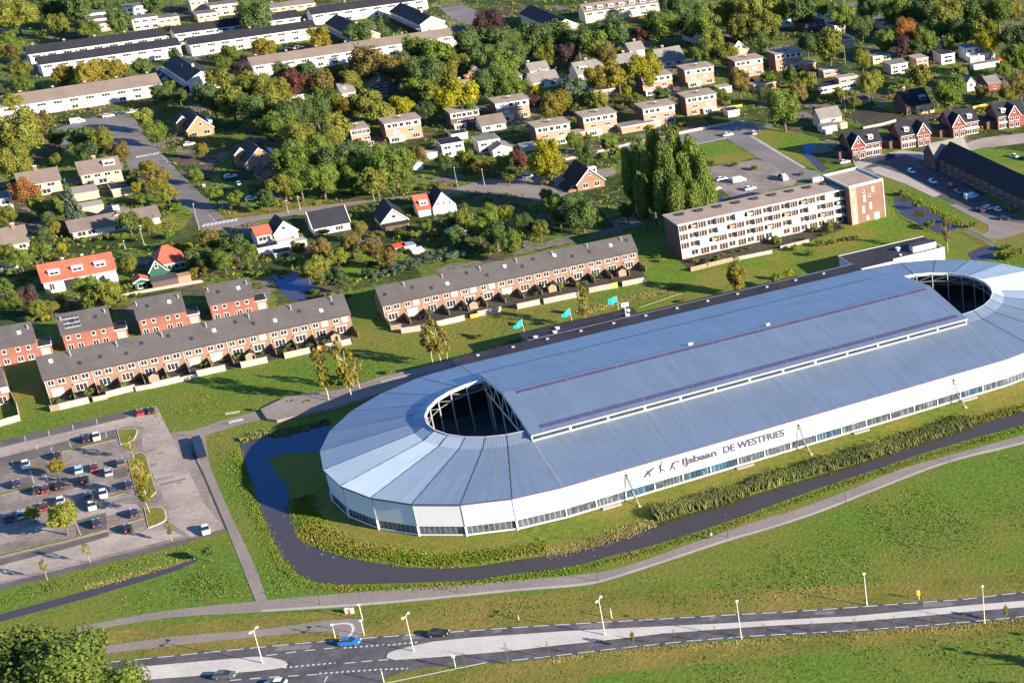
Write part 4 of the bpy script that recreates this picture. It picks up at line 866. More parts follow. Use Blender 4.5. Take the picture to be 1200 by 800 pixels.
for i, (a, l, kw) in enumerate([
    ((410,152.5), 'narrow pink and white box house behind the tall green tree', dict(w=6.5)), ((450,145), 'pink and white box house at the far left of the row, lime tree behind', dict()),
    ((580,121.5), 'pink and white box house left of the purple leaved bush', dict()), ((627,150), 'pink and white box house with the bright lime tree in front', dict()),
    ((683,138), 'pink and white box house second in the front row, green shrub below', dict()), ((753,128), 'pink and white box house in the front row with red chimney and garden shed', dict()),
    ((803,115), 'pink and white box house at the right end of the front row', dict()), ((752,92), 'pink and white box house directly behind the bright lime tree', dict()),
    ((802,82.5), 'pink and white box house at the middle of the back row', dict()), ((861,72.5), 'pink and white box house in the back row left of the olive trees', dict()),
    ((908,64.5), 'pink and white box house at the right end of the back row', dict()), ((586,92), 'white box house half hidden by the dark trees at the left back', dict(lower='whitewall', w=9, h1=6.5)),
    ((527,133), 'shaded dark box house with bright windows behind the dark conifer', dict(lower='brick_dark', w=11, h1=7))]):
    boxhouse(l, a, wseed=i, **kw)
def flatbox(l, a, w, D, h1, wall='white', roof='bitumen', hd=42, n=2, name='flat_roofed_house', cat='house', rim='white', grp=None, door=False):
    o, h, W = frame_from(a, a, h1, hd, w); t = root(name, o, h, l, cat, grp, px=a); add_zone(o, h, 0, -1, W, D)
    b = MB(); b.box(0, 0, 0, W, D, h1, wall); b.build('wall', t); flat_roof(t, W, D, h1, roof, rim=rim)
    for k in range(n):
        window(t, W*(k+.2)/n, h1-1.9, W/n*.6, 1.2, 'white', 'glass', 2)
        if h1 > 4.5: window(t, W*(k+.2)/n, .7, W/n*.6, 1.4, 'white', 'glass', 2)
    if door:
        b = MB(); b.box(W*.2, -.06, 0, W*.8, .02, 2.2, 'white'); b.build('garage_door', t)
    return t
F = flatbox
F('small pale box house with solar panels beside the street', (517,170.5), 8, 8, 5.2, 'whitewall', 'tile_dark', 39)
t = F('pale box house with grey roof next to the solar one', (560,167), 8, 8, 5.0, 'whitewall', 'tile_lightgrey', 39)
G('low pale house with small grey gable by the street tree', (577,176), (600,173), 2.8, 9, 1.8, 'whitewall', 'tile_lightgrey', hd=40, wins=[(.3, .8, 1.3, 1.2, 1)])
G('white house with brown pitched roof between the box houses', (564,147), (592,142), 3, 9, 2.6, 'white', 'tile_brown', hd=40, along='x', oh=.6, wins=[(.25, .7, 2, 1.5, 2), (.7, .7, 2, 1.5, 2)])
for a, w, h1, l, wl in [((92,18.5), 15, 5, 'white house with flat dark roof farthest left beyond the terraces', 'white'), ((103,24.5), 12, 4.5, 'white house with flat dark roof left of the dark round tree', 'white'), ((147,9.5), 10, 5, 'white house with brown flat roof near the top edge', 'white'),
                       ((154,23.5), 11, 5.5, 'cream house with three bays of windows by the terrace roof', 'cream'), ((185,23), 9, 4, 'pale yellow low house behind the white terraces', 'cream_yellow'), ((246,8), 13, 5.5, 'tan flat roofed house at the top edge', 'tan'), ((222,2), 8, 7, 'tan house corner cut by the top edge', 'tan'),
                       ((231,18), 9, 4, 'yellow low house behind the middle white terrace', 'cream_yellow'), ((110,30), 7, 3.5, 'pale garage below the white houses farthest left', 'tan')]:
    F(l, a, w, 9, h1, wl, 'tile_brown', 43, 3)
F('low white garage beside the dark tree and box houses', (529,158.5), 6, 5, 2.4, 'white', 'bitumen', 40, 0, 'garage', 'garage', door=True)
F('pink garage row next to the back row houses', (884,101), 10, 6, 3, 'brick_pink', 'gravel_roof', 40, 0, 'garage', 'garage')
F('brick garage with flat roof beside the last back row house', (944,76), 6, 6, 3, 'brick_orange', 'gravel_roof', 40, 0, 'garage', 'garage')
F('pale low house among the shrubs between the two rows', (696,108), 9, 6, 3.4, 'brick_pink', 'gravel_roof', 40, 2)
F('white garage with pale door beside the street corner', (853,131), 5, 5, 2.6, 'white', 'bitumen', 40, 0, 'garage', 'garage', door=True)
F('long flat roofed garage between two front row houses', (728,150), 14, 6, 2.6, 'brick_pink', 'tile_lightgrey', 40, 0, 'garage', 'garage')
F('small white house in shade by the tall dark trees', (910,25.5), 8, 7, 3.5, 'white', 'bitumen', 42, 2)
F('pale pink low house above the long roof', (965,84), 9, 6, 3.0, 'brick_pink', 'gravel_roof', 40, 2)
F('long low house with overhanging dark roof and white fascia', (958,104), 17, 8, 2.8, 'whitewall', 'bitumen', 40, 3)
F('pink upper storey house above the long low roof', (983,93), 9, 5, 5.4, 'brick_pink', 'gravel_roof', 40, 2)
F('cream flat roofed house in front of the purple tree', (1044,77), 8.5, 9, 4.6, 'cream', 'tile_lightgrey', 38, 2)
F('pale flat house with two windows beside the cream one', (1074,70), 6, 8, 4.8, 'brick_pink', 'gravel_roof', 38, 2)
F('white flat house left of the stepped white house', (1103,65), 7, 9, 4.6, 'white', 'bitumen', 38, 1)
t = F('stepped white house with lower wing and chimney', (1132,57.5), 7.5, 8, 5.8, 'white', 'tile_lightgrey', 38, 2)
b = MB(); b.box(5, -2.5, 0, 14, 7, 3.4, 'white'); b.box(4.8, -2.7, 3.4, 14.2, 7.2, 3.6, 'tile_lightgrey'); b.box(-.5, -5, 0, 7, -.05, 2.6, 'white'); b.build('lower_wing', t)
F('long yellow low house behind the purple tree', (1023,67.5), 9, 7, 3.4, 'cream_yellow', 'gravel_roof', 38, 2)
F('small pale house beyond the orange tree', (1032,26.5), 7, 7, 4, 'whitewall', 'bitumen', 38, 2)
F('pale yellow house hidden behind the green tree', (1093,48), 6, 7, 4.5, 'cream', 'gravel_roof', 38, 2)
F('orange garden hut at the far right of the houses', (1171,70.5), 3, 3, 2.4, 'orange', 'orange', 38, 0, 'garden_hut', 'shed', rim='orange')
F('low white shed row left of the orange hut', (1141,77), 14, 4, 2.2, 'whitewall', 'tile_lightgrey', 38, 0, 'shed', 'shed')
F('yellow box shaped shed in front of the dark blue house', (1076,126.5), 7.5, 4, 3.2, 'cream_yellow', 'cream_yellow', 40, 3, 'shed', 'shed', rim='cream_yellow')
G('narrow pale house with grey gable beside the willow', (1133,97), (1143,95.5), 4.2, 9, 2.5, 'whitewall', 'tile_lightgrey', hd=36, along='y', wins=[(.5, 2.2, 1.4, 1.2, 1)])
G('red brick house with grey lean-to roof at the right', (1158,98.5), (1172,96), 3.6, 10, 2.2, 'brick_tudor', 'tile_lightgrey', hd=36, w=6, along='x', wins=[(.5, 1, 1.4, 1.2, 1)])
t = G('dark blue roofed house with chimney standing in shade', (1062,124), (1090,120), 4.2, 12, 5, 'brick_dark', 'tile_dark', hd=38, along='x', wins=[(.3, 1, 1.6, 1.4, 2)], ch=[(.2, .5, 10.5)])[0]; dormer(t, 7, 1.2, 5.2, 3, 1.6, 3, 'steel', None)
t = G('small grey roofed house with white lower storey by the green lawn', (961,139.5), (986,135), 4.6, 8, 3.2, 'whitewall', 'tile_lightgrey', hd=38, along='x', wins=[(.6, 2.6, 2, 1.3, 2)])[0]
b = MB(); b.box(-1.5, -5, 0, 5, -.05, 2.5, 'white'); b.box(-1.7, -5.2, 2.5, 5.2, 0, 2.7, 'tile_lightgrey'); b.box(7, -4, 0, 10, -1, 2.6, 'tan'); b.box(-1, -7.5, 0, 1.6, -5.2, 1.8, 'white'); b.build('annex', t)
# grey roofed houses in the middle
t = G('white house with grey pitched roof left of the blue green tree', (624,97), (655,92), 3, 9, 3.2, 'white', 'tile_lightgrey', hd=42, along='x', wins=[(.3, .6, 2.5, 1.6, 3), (.75, .6, 2, 1.6, 2)], ch=[(.45, .5, 7.5)])[0]
t2 = G('upper white house with small grey roof behind it', (621,83), (643,79), 4.8, 7, 2.6, 'white', 'tile_lightgrey', hd=42, along='x', wins=[(.3, 3, 2, 1.2, 2), (.7, 3, 2, 1.2, 2)], ch=[(.1, .5, 8.4)])[0]
t = G('grey roofed house with one white dormer among dark trees', (677,87), (709,81), 3, 10, 4.2, 'whitewall', 'tile_lightgrey', hd=43, along='x', wins=[(.3, .6, 2, 1.5, 2)], ch=[(.5, .5, 8.2)])[0]; dormer(t, 1.6, 1.5, 4, 3.4, 1.5, 3, 'white', None)
G('grey roofed low house behind the lime trees', (724,76.5), (752,71), 3, 10, 3.6, 'whitewall', 'tile_lightgrey', hd=43, along='x', ch=[(.45, .5, 7.8)])
G('small grey roofed house with white wall behind the lime trees', (738,59.5), (755,56.5), 4.2, 8, 2.8, 'white', 'tile_lightgrey', hd=43, along='x', wins=[(.3, 2.6, 1.6, 1.2, 2)], ch=[(.6, .5, 8.2)])
G('large grey roofed house with white chimney in the middle', (774,72.5), (803,66), 3.2, 11, 4.6, 'cream', 'tile_lightgrey', hd=46, along='x', wins=[(.3, .7, 2.4, 1.5, 3), (.7, .7, 2.4, 1.5, 3)], ch=[(.35, .5, 9)])
for (a, l) in [((812,44), 'shaded gabled house with pale sunlit gable top, left of three'), ((838,53), 'shaded gabled house with pale sunlit gable top, middle of three'), ((856,60.5), 'shaded gabled house with pale gable, right of three')]:
    G(l, a, a, 3.2, 12, 4.4, 'tan' if a[0] > 850 else 'cream', 'tile_dark', hd=45, w=9, trim='white', grp='three gabled houses in shade', wins=[(.5, 4.2, 1.3, 1.2, 1)])
for (a, w, l) in [((941,28), 12, 'dark house with white window strip by the wood'), ((966,17), 9, 'white house with dark roof by the wood'), ((978,31), 6, 'tan house by the wood, behind the olive tree'), ((990,47), 5, 'tan gabled house beside the white mast')]:
    F(l, a, w, 9, 4.5, {'d': 'brick_dark', 'w': 'white', 't': 'tan'}[l[0]], 'tile_dark', 44, 3, rim='brick_dark' if l[0] == 'd' else 'white')
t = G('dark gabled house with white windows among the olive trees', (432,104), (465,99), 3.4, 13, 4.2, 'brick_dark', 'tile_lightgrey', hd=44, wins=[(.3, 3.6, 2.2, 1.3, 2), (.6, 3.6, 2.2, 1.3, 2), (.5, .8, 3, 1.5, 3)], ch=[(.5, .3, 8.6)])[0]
b = MB(); b.box(12.8, 0, 0, 17, 8, 3.2, 'white'); b.box(12.6, -.2, 3.2, 17.2, 8.2, 3.4, 'tile_lightgrey'); b.build('side_wing', t)
t = G('small white house with a roof window left of the dark gabled house', (400,109), (416,107), 3, 9, 3, 'white', 'tile_lightgrey', hd=42, along='x', wins=[(.6, .8, 1.5, 1.4, 2)])[0]; skylight(t, 2, .4, 9, 3, 3, True)
F('white cube house with brown roof under the copper tree', (336,114), 6.5, 7, 4.2, 'white', 'tile_brown', 42, 1)
G('pinkish gabled house deep among the green trees', (537,85), (556,82), 3, 10, 3, 'brick_pink', 'tile_lightgrey', hd=20)
G('dark pitched house beside the yellow lime trees', (538,105), (557,103), 3, 9, 3, 'white', 'tile_lightgrey', hd=25, along='x', ch=[(.1, .5, 7)])

# houses of the left quarter
t = G('tan house with grey roof and white dormer by the street', (94,204), (141,197), 5, 9, 3.4, 'tan', 'tile_brown', hd=40, along='x', oh=.5, wins=[(.15, 2.9, 2, 1.3, 2), (.4, 2.9, 2, 1.3, 2), (.65, 2.9, 2, 1.3, 2), (.88, 2.9, 1.6, 1.3, 2), (.5, .4, 2.6, 1.8, 2), (.2, .4, 2, 1.8, 2)], ch=[(.45, .5, 9.6)])[0]; dormer(t, 7.6, 1.4, 6.3, 3.6, 1.5, 3, 'white', None)
t = G('tan house with grey roof and brick chimney by the back lawn', (23,217), (70,209), 5, 9, 3.2, 'tan', 'tile_brown', hd=41, along='x', oh=.5, wins=[(.2, 2.9, 1.6, 1.3, 2), (.45, 2.9, 1.6, 1.3, 2), (.75, 2.9, 2.4, 1.3, 2), (.6, .4, 2.6, 1.8, 2)], ch=[(.5, .5, 9.8)])[0]; skylight(t, 2.5, .35, 9, 5, 3.2, True)
F('two storey house with white windows at the left picture edge', (-18,237), 7.5, 9, 4.5, 'whitewall', 'tile_grey', 41, 2)
F('tan flat roofed garage below the white dormer house', (84,229), 8, 9, 2.6, 'tan', 'fence_pale', 41, 0, 'garage', 'garage', rim='fence_pale')
F('small tan flat roofed garage in front of the larger one', (93,245), 7, 6, 2.6, 'tan', 'fence_pale', 41, 0, 'garage', 'garage', rim='fence_pale')
F('garage with dark roof and pale wall beside the round shrubs', (131,223), 7.5, 7, 2.8, 'tan', 'tile_dark', 41, 0, 'garage', 'garage')
o, h, W = frame_from((84,271), (186,254), 2.8, 42); t = root('bungalow', o, h, 'sprawling grey roofed bungalow with a tall middle wing', 'house', px=(130, 255)); add_zone(o, h, 0, -1, W, 9)
gable_wall(t, W, 9.5, 2.8, 2.4, 'whitewall'); gable_roof(t, W, 9.5, 2.8, 2.4, 'tile_brown', oh=.7); gable_wall(t, 9, 11, 2.9, 2.4, 'whitewall', 'y', 'wing_wall', x0=9.5, y0=3); gable_roof(t, 9, 11, 2.9, 2.4, 'tile_brown', 'y', .5, name='wing_roof', x0=9.5, y0=3)
chimney(t, 14.5, 8, 4, 6.4, 'white', .9)
for x in (1.5, 4.2, 12, 19): window(t, x, .5, 2.2, 1.6, 'white', 'glass', 2)
G('grey roofed house with chimney at the left picture edge', (-22,291), (33,280.5), 3, 10, 4.0, 'cream', 'tile_brown', hd=40, along='x', oh=.5, wins=[(.6, .6, 2, 1.5, 2), (.85, .6, 2, 1.5, 2)], ch=[(.78, .45, 8.2)])
# red roofed house
o, h, W = frame_from((50,330), (135,313), 4.2, 40); t = root('red_roofed_house', o, h, 'long white house with bright red roof and three white dormers', 'house', px=(90, 320)); D = 9.5; add_zone(o, h, 0, -1, W, D)
gable_wall(t, W, D, 4.2, 4.0, 'whitewall'); gable_roof(t, W, D, 4.2, 4.0, 'tile_red', oh=.4)
for x in (2.0, 8.0, 14.0): dormer(t, x, 1.1, 5.2, 2.9, 1.4, 2.8, 'white', 'white', 2)
b = MB(); b.box(5.2, -.08, 0, 9.2, .05, 3.4, 'tile_dark'); b.build('recess_shade', t)  # flat dark panel stands in for the shade of a recess
for x in (1.2, 10.2, 12.2, 16): window(t, x, .9, 1.4, 2.2, 'white', 'glass', 2)
for x in (W*.35, W*.62): chimney(t, x, D*.52, 7.6, 8.9, 'brick_red', .4)
b = MB(); b.box(W*.83, -2.4, 0, W-.2, -.05, 2.6, 'white'); b.box(W*.82, -2.6, 2.6, W, 0, 2.8, 'white'); b.build('porch', t)
# green wooden house
o, h, W = frame_from((184,311), (216,304), 3, 40); t = root('green_wooden_house', o, h, 'green wooden gabled house with red hipped roof behind', 'house', px=(190, 305)); D = 10; add_zone(o, h, -3, -5, W, D)
b = MB(); b.box(0, 0, 0, W, D, 3, 'green_wood'); b.build('wall', t)
b = MB(); q = (W*.5, D*.5, 7.4); e = .6; c4 = [(-e, -e, 2.9), (W+e, -e, 2.9), (W+e, D+e, 2.9), (-e, D+e, 2.9)]; ra, rb2 = (W*.5-.8, D*.5, 7.6), (W*.5+.8, D*.5, 7.6)
b.poly([c4[0], c4[1], rb2, ra], 'tile_red'); b.poly([c4[1], c4[2], rb2], 'tile_red'); b.poly([c4[2], c4[3], ra, rb2], 'tile_red'); b.poly([c4[3], c4[0], ra], 'tile_red'); b.box(-e-.05, -e-.06, 2.6, W+e, -e+.1, 2.95, 'white'); b.build('roof', t)
gable_wall(t, 4.4, 5.0, 2.9, 3.2, 'green_wood', 'y', 'front_gable', x0=-2.8, y0=-4.4); gable_roof(t, 4.4, 5.0, 2.9, 3.2, 'tile_dark', 'y', .3, name='front_roof', x0=-2.8, y0=-4.4, trim='white')
window(t, -1.1, 3.7, 1.0, 1.2, 'white', 'glass', 1, y=-4.4)
for x in (2.5, 4.5, 6.2): window(t, x, .8, 1.2, 1.6, 'white', 'glass', 1)
G('small green shed with red roof and white door', (157,331), (173,328), 2.4, 4, 1.0, 'green_wood', 'tile_red', hd=40, w=3.8, name='garden_shed', cat='shed', trim='white', wins=[(.5, .1, 2.4, 1.6, 2)])
F('salmon coloured flat shed right of the green house', (208,326), 3.5, 3.5, 2.2, 'brick_pink', 'brick_pink', 40, 0, 'garden_shed', 'shed', rim='brick_pink')
F('dark flat garage between green house and terrace', (178,332), 7, 5, 2.2, 'brick_dark', 'tile_grey', 40, 0, 'garage', 'garage', rim='tile_grey')
# brown brick houses left of the wood
for a, l, w in [((219,153), 'brown brick house with round window and dark roof', 9.2), ((288,191.5), 'brown brick house with two steep gables in the shade', 10.2)]:
    t, o, h, W = G(l, a, a, 3.2, 17, 5.0, 'brick_orange', 'tile_dark', hd=42, w=w, trim='white', oh=.3, wins=[(.55, 4.3, 1.1, 1.2, 1), (.72, .6, 2.2, 1.7, 2), (.25, .6, 1.6, 1.5, 2)])
    gable_wall(t, 4.5, 5.0, 4.8, 2.2, 'brick_orange', 'y', 'rear_gable', x0=-1.6, y0=8.5); gable_roof(t, 4.5, 5.0, 4.8, 2.2, 'tile_dark', 'y', .25, name='rear_roof', x0=-1.6, y0=8.5, trim='white')
    b = MB(); b.box(W-.5, 4, 3, W+.6, 11, 4.5, 'white'); b.box(W-.7, 3.8, 4.5, W+.8, 11.2, 4.7, 'white'); b.build('side_dormer', t)
t = G('low brown brick annex with dark roof below the twin gables', (303,205), (322,201), 3, 8, 2.6, 'brick_orange', 'tile_dark', hd=42, w=6, along='y', wins=[(.6, .4, 1.6, 1.7, 2)])
# houses along the street in the middle
t, o, h, W = G('white gabled house with red side roof beside the pond', (321,274), (344,267), 4.2, 9, 3.6, 'white', 'tile_dark', hd=44, w=7, oh=.35, trim='white', wins=[(.45, 5, 1.2, 1.1, 1), (.3, .8, 1.4, 1.5, 2), (.7, .8, 1.4, 1.5, 2)])
b = MB(); b.box(-5, 1, 0, -.05, 8, 4.4, 'white'); b.slab([(-5.3, .6, 4.3), (-.05, .6, 4.3), (-.05, 4.5, 6.6), (-5.3, 4.5, 6.6)], .2, 'tile_red'); b.slab([(-5.3, 8.4, 4.3), (-.05, 8.4, 4.3), (-.05, 4.5, 6.6), (-5.3, 4.5, 6.6)], .2, 'tile_red'); b.build('red_roofed_wing', t); window(t, -4.6, 2.2, 3.6, 1.5, 'white', 'glass', 3, y=1.0)
b = MB(); b.box(-1, -5, 0, 4, -.05, 2.5, 'whitewall'); b.box(-1.2, -5.2, 2.5, 4.2, 0, 2.7, 'steel'); b.box(4.2, -7, 0, 7.5, -3.5, 2.3, 'white'); b.box(4.0, -7.2, 2.3, 7.7, -3.3, 2.45, 'steel'); b.build('annex', t)
F('white flat shed row in front of the white gabled house', (302,292), 6, 4, 2.4, 'white', 'tile_dark', 42, 0, 'garden_shed', 'shed')
F('low pale garden shed beside the garden pond', (322,298), 5, 4, 2.2, 'whitewall', 'bitumen', 42, 0, 'garden_shed', 'shed')
G('white house with plain black roof and white edges', (367,267), (409,258.5), 3, 8.5, 4.4, 'white', 'tile_dark', hd=41, along='x', trim='white', wins=[(.25, .5, 2, 1.6, 2), (.7, .5, 2.4, 1.6, 3)])
t = G('cream gabled house with black roof in the middle of the street', (447,261), (477,258), 3, 13, 4.2, 'cream', 'tile_dark', hd=38, w=8.2, trim='white', wins=[(.5, 3.9, 1.3, 1.1, 1), (.3, .4, 2, 1.8, 2)])[0]
b = MB(); b.box(.4, -3, 0, 7.6, -.05, 2.3, 'brick_dark'); b.box(.1, -3.3, 2.3, 8, 0, 2.5, 'tile_dark'); b.build('veranda', t)
t, o, h, W = G('white gabled house with bright red lower roof and three small windows', (507,243), (536,235), 3, 9, 5.2, 'white', 'tile_dark', hd=40, w=7.6, oh=.2, wins=[(.25, 3.4, .8, .9, 1), (.5, 3.4, .8, .9, 1), (.75, 3.4, .8, .9, 1)])
b = MB(); b.box(-4.6, 1, 0, -.05, 8, 2.8, 'white'); b.slab([(-5, .2, 2.7), (-.05, .2, 2.7), (-.05, 5.5, 6.8), (-5, 5.5, 6.8)], .2, 'tile_red'); b.slab([(-5, 9, 4.5), (-.05, 9, 4.5), (-.05, 5.5, 6.8), (-5, 5.5, 6.8)], .2, 'tile_red'); b.build('red_roof', t); dormer(t, -3.6, 1.6, 3.9, 2.6, 1.3, 2.4, 'white', None)
for a, l, c in [((463,291), 'low shed covered with orange and white boards', 'orange'), ((474,290), 'low shed with a pale blue roof beside the orange one', 'steel'), ((484,296), 'white tarpaulin covered stack in the garden', 'white')]:
    F(l, a, 3.4, 4, 1.6 if c != 'white' else .9, 'fence_pale', c, 40, 0, 'garden_shed', 'shed', rim=c)
F('pale greenhouse roof among the bushes right of the sheds', (522,272), 9, 3, 1.4, 'whitewall', 'lamp_white', 10, 0, 'greenhouse', 'greenhouse')
t, o, h, W = G('brown brick house with white bargeboards and large black roof', (676,215.5), (706,207), 3, 13, 5.0, 'brick_brown', 'tile_dark', hd=42, w=10, trim='white', oh=.5, wins=[(.3, .8, 2, 1.8, 2), (.72, .8, 2, 1.8, 2), (.5, 5.2, 1, 1.1, 1)])
b = MB(); b.slab([(-4, 0, .9), (-4, 9, .9), (-.3, 9, 3), (-.3, 0, 3)], .2, 'tile_dark'); b.box(-3.2, .5, 0, 0, 8.5, .9, 'brick_brown'); b.build('side_roof', t); dormer(t, 6.2, 3, 5.2, 2.6, 1.7, 2, 'white', None)

# red brick houses with front gables at the right
def tudor(l, a, gx, w=13.2, hd=37):
    o, h, W = frame_from(a, a, 5.4, hd, w); t = root('gabled_brick_house', o, h, l, 'house', 'red brick houses with white gables', px=(a[0]+20, a[1])); D = 10.5; add_zone(o, h, 0, -2, W, D)
    ze = 5.4; gable_wall(t, W, D, ze, 4.4, 'brick_tudor'); gable_roof(t, W, D, ze, 4.4, 'tile_dark', oh=.5)
    b = MB(); b.box(-.04, .1, 0, .0, D-.1, ze, 'brick_dark'); b.build('shaded_side_wall', t)  # left wall in darker brick carries the shade of that side
    gable_wall(t, 5.6, 6, ze, 4.2, 'brick_tudor', 'y', 'front_gable', x0=gx, y0=-.9); gable_roof(t, 5.6, 6, ze, 4.2, 'tile_dark', 'y', .4, name='front_gable_roof', x0=gx, y0=-.9, trim='white')
    window(t, gx+2.3, 6.4, 1.0, 1.5, 'white', 'glass_brown', 1, y=-.9)
    for x in (gx+.4, gx+3.1): window(t, x, 3.2, 2.0, 1.5, 'white', 'glass_brown', 2, y=-.9); window(t, x, .3, 1.9, 2.1, 'white', 'glass', 2, y=-.9)
    ox = 0.5 if gx > 4 else 6.4
    b = MB(); b.box(ox-.3, -.5, 2.55, ox+6.4, -.05, 2.95, 'white'); b.box(ox-.3, -.35, 5.0, ox+6.4, -.05, 5.4, 'white'); b.build('white_band', t)
    for x in (ox, ox+3.1): window(t, x, 3.2, 2.7, 1.5, 'white', 'glass_brown', 2); window(t, x, .3, 2.7, 2.1, 'white', 'glass', 3)
    dormer(t, ox+2, 1.2, 6.5, 2.0, 1.5, 2.2, 'white', None)
    b = MB(); b.box(-3.6, 3, 0, -.06, 9, 3.2, 'brick_dark'); b.slab([(-3.9, 2.7, 3.2), (-.05, 2.7, 4.2), (-.05, 9.3, 4.2), (-3.9, 9.3, 3.2)], .2, 'tile_dark'); b.build('side_annex', t)
    return t
tudor('red brick gabled house nearest the canal, cars in front', (996,172), .4); tudor('red brick gabled house behind the dark long building end', (1055,160), 6.9); tudor('red brick gabled house between two others, gable at left', (1114,147), .5, 12.5); tudor('red brick gabled house at the right picture edge', (1169,137.5), 4.6)
# dark long building in its own shade
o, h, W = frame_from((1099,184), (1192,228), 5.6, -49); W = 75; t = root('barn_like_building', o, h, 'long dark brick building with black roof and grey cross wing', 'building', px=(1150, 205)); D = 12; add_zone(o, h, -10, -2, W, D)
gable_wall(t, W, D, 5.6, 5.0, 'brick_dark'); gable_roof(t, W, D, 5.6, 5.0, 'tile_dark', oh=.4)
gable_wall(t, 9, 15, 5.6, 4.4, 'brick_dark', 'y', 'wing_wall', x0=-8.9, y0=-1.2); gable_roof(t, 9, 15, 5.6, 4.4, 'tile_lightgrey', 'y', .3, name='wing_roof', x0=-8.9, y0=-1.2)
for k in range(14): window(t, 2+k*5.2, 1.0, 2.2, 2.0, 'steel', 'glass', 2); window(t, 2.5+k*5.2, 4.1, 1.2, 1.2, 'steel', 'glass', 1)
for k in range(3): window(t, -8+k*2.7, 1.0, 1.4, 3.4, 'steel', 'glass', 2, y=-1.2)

# apartment block with its tower
o, h, W = frame_from((793,263), (985,222), 12.4, 41.0); apt = root('apartment_block', o, h, 'four storey apartment block with white balconies and brown tower', 'apartment block', px=(890, 270)); D = 11; add_zone(o, h, -1, -7, W+16, D+2)
b = MB(); b.box(0, 0, 0, W, D, 12.3, 'brick_brown'); b.box(.02, -.03, .02, W-.25, -.002, 12.28, 'whitewall'); b.build('wall', apt); b = MB(); b.box(-.12, -1.2, 0, -.02, D+.1, 12.3, 'brick_dark'); b.build('shaded_end_wall', apt)  # left end darkened: its shade is put into the brick colour
b = MB(); b.box(-.3, -1.5, 12.3, W+.1, D+.3, 12.65, 'white'); b.box(-.1, -1.25, 12.65, W, D+.1, 12.7, 'gravel_roof'); rf = b.build('roof', apt)
for k in range(9):
    b = MB(); x = 3+k*W/9; b.box(x, D*.62, 12.7, x+2.6, D*.62+1.5, 13.15, 'dark_metal'); b.box(x+.5, D*.62-.5, 12.7, x+2.0, D*.62, 13.0, 'bitumen'); b.build('roof_hatch', rf)
NBAY = 9
for fl in range(4):
    z = .15+fl*3.02
    if fl: 
        b = MB(); b.box(-.1, -1.3, z-.22, W, .0, z, 'white'); b.build('balcony_floor', apt)
    for k in range(NBAY):
        x0, x1 = W*k/NBAY, W*(k+1)/NBAY
        if fl: 
            b = MB(); b.box(x0+.08, -1.32, z, x1-.08, -1.22, z+.78, 'white'); b.box(x0-.06, -1.3, z, x0+.06, -.05, z+2.8, 'white'); b.build('balcony', apt)
        window(apt, x0+.25, z+.05, 3.0, 2.45, 'whitewall', 'glass_brown' if (k*7+fl*3) % 5 else 'cream', 3); window(apt, x0+3.6, z+.55, 2.4, 1.9, 'whitewall', 'glass_brown' if (k+fl) % 4 else 'glass', 2)
        if fl and (k*5+fl) % 3 == 0:
            b = MB(); b.box(x0+4.2, -1.1, z+1.2, x0+6.0, -1.0, z+2.2, rnd.choice(('fence_wood', 'tan', 'brick_pink', 'whitewall'))) ; b.box(x0+4.3, -1.12, z+1.1, x0+4.4, -1.0, z+1.25, 'steel'); b.build('balcony_screen', apt)
o2, h2, W2 = frame_from((995,220.5), (1036,212.5), 13.8, 45.0, 13.5); du = Vector((math.cos(h), math.sin(h), 0))
rel = Matrix.Rotation(-h, 4, 'Z') @ (o2-o); tw = bpy.data.objects.new('tower', None); C.objects.link(tw); tw.parent = apt; tw.location = rel; tw.rotation_euler = (0, 0, h2-h)
b = MB(); b.box(0, 0, 0, 13.4, 17, 13.6, 'brick_tower'); b.box(13.4, -.1, 0, 13.62, 17.1, 14.4, 'hall_white'); b.box(0, -.02, 0, 2.6, .1, 13.5, 'brick_pink'); b.build('tower_wall', tw)
b = MB(); b.box(0, 0, 13.6, 13.4, 17, 13.75, 'gravel_roof'); 
for q in ((-.1,-.15,13.5,.25), (-.1,16.8,13.5,17.2)): b.box(q[0], q[1], 13.6, q[2], q[3], 14.45, 'white')
b.box(-.1, .25, 13.6, .25, 16.8, 14.3, 'white'); b.build('tower_roof', tw)
for x, z, hh in ((.7, 10.2, 2.0), (.9, 7.4, 1.0), (.9, 4.6, 3.0), (.9, .5, 3.0), (5, 11, 1.0), (5.2, 7.6, 2.4), (4.4, 3.6, 2.4), (7.2, 9, 1.0), (7.4, 4.4, 2.4), (8.8, 10.4, 2.0), (5.9, .6, 1.6)):
    window(tw, x, z, .9, hh, 'white', 'glass_brown' if hh < 1.5 else 'cream', 1)
b = MB(); b.box(9, -.08, .1, 11, .02, 2.6, 'white'); b.build('door', tw)
b = MB(); b.box(W-.2, -1.2, 0, W+3.4, 6, 12.0, 'dark_metal'); 
for fl in range(4): b.box(W-.2, -1.4, 2.9+fl*3.0, W+3.3, -1.1, 3.3+fl*3.0, 'steel')
b.build('stair_tower', apt)
ZONES.append([tuple((o2+Vector((math.cos(h2)*x-math.sin(h2)*y, math.sin(h2)*x+math.cos(h2)*y, 0)))[:2]) for x, y in ((-4,-1),(15,-1),(15,19),(-4,19))])
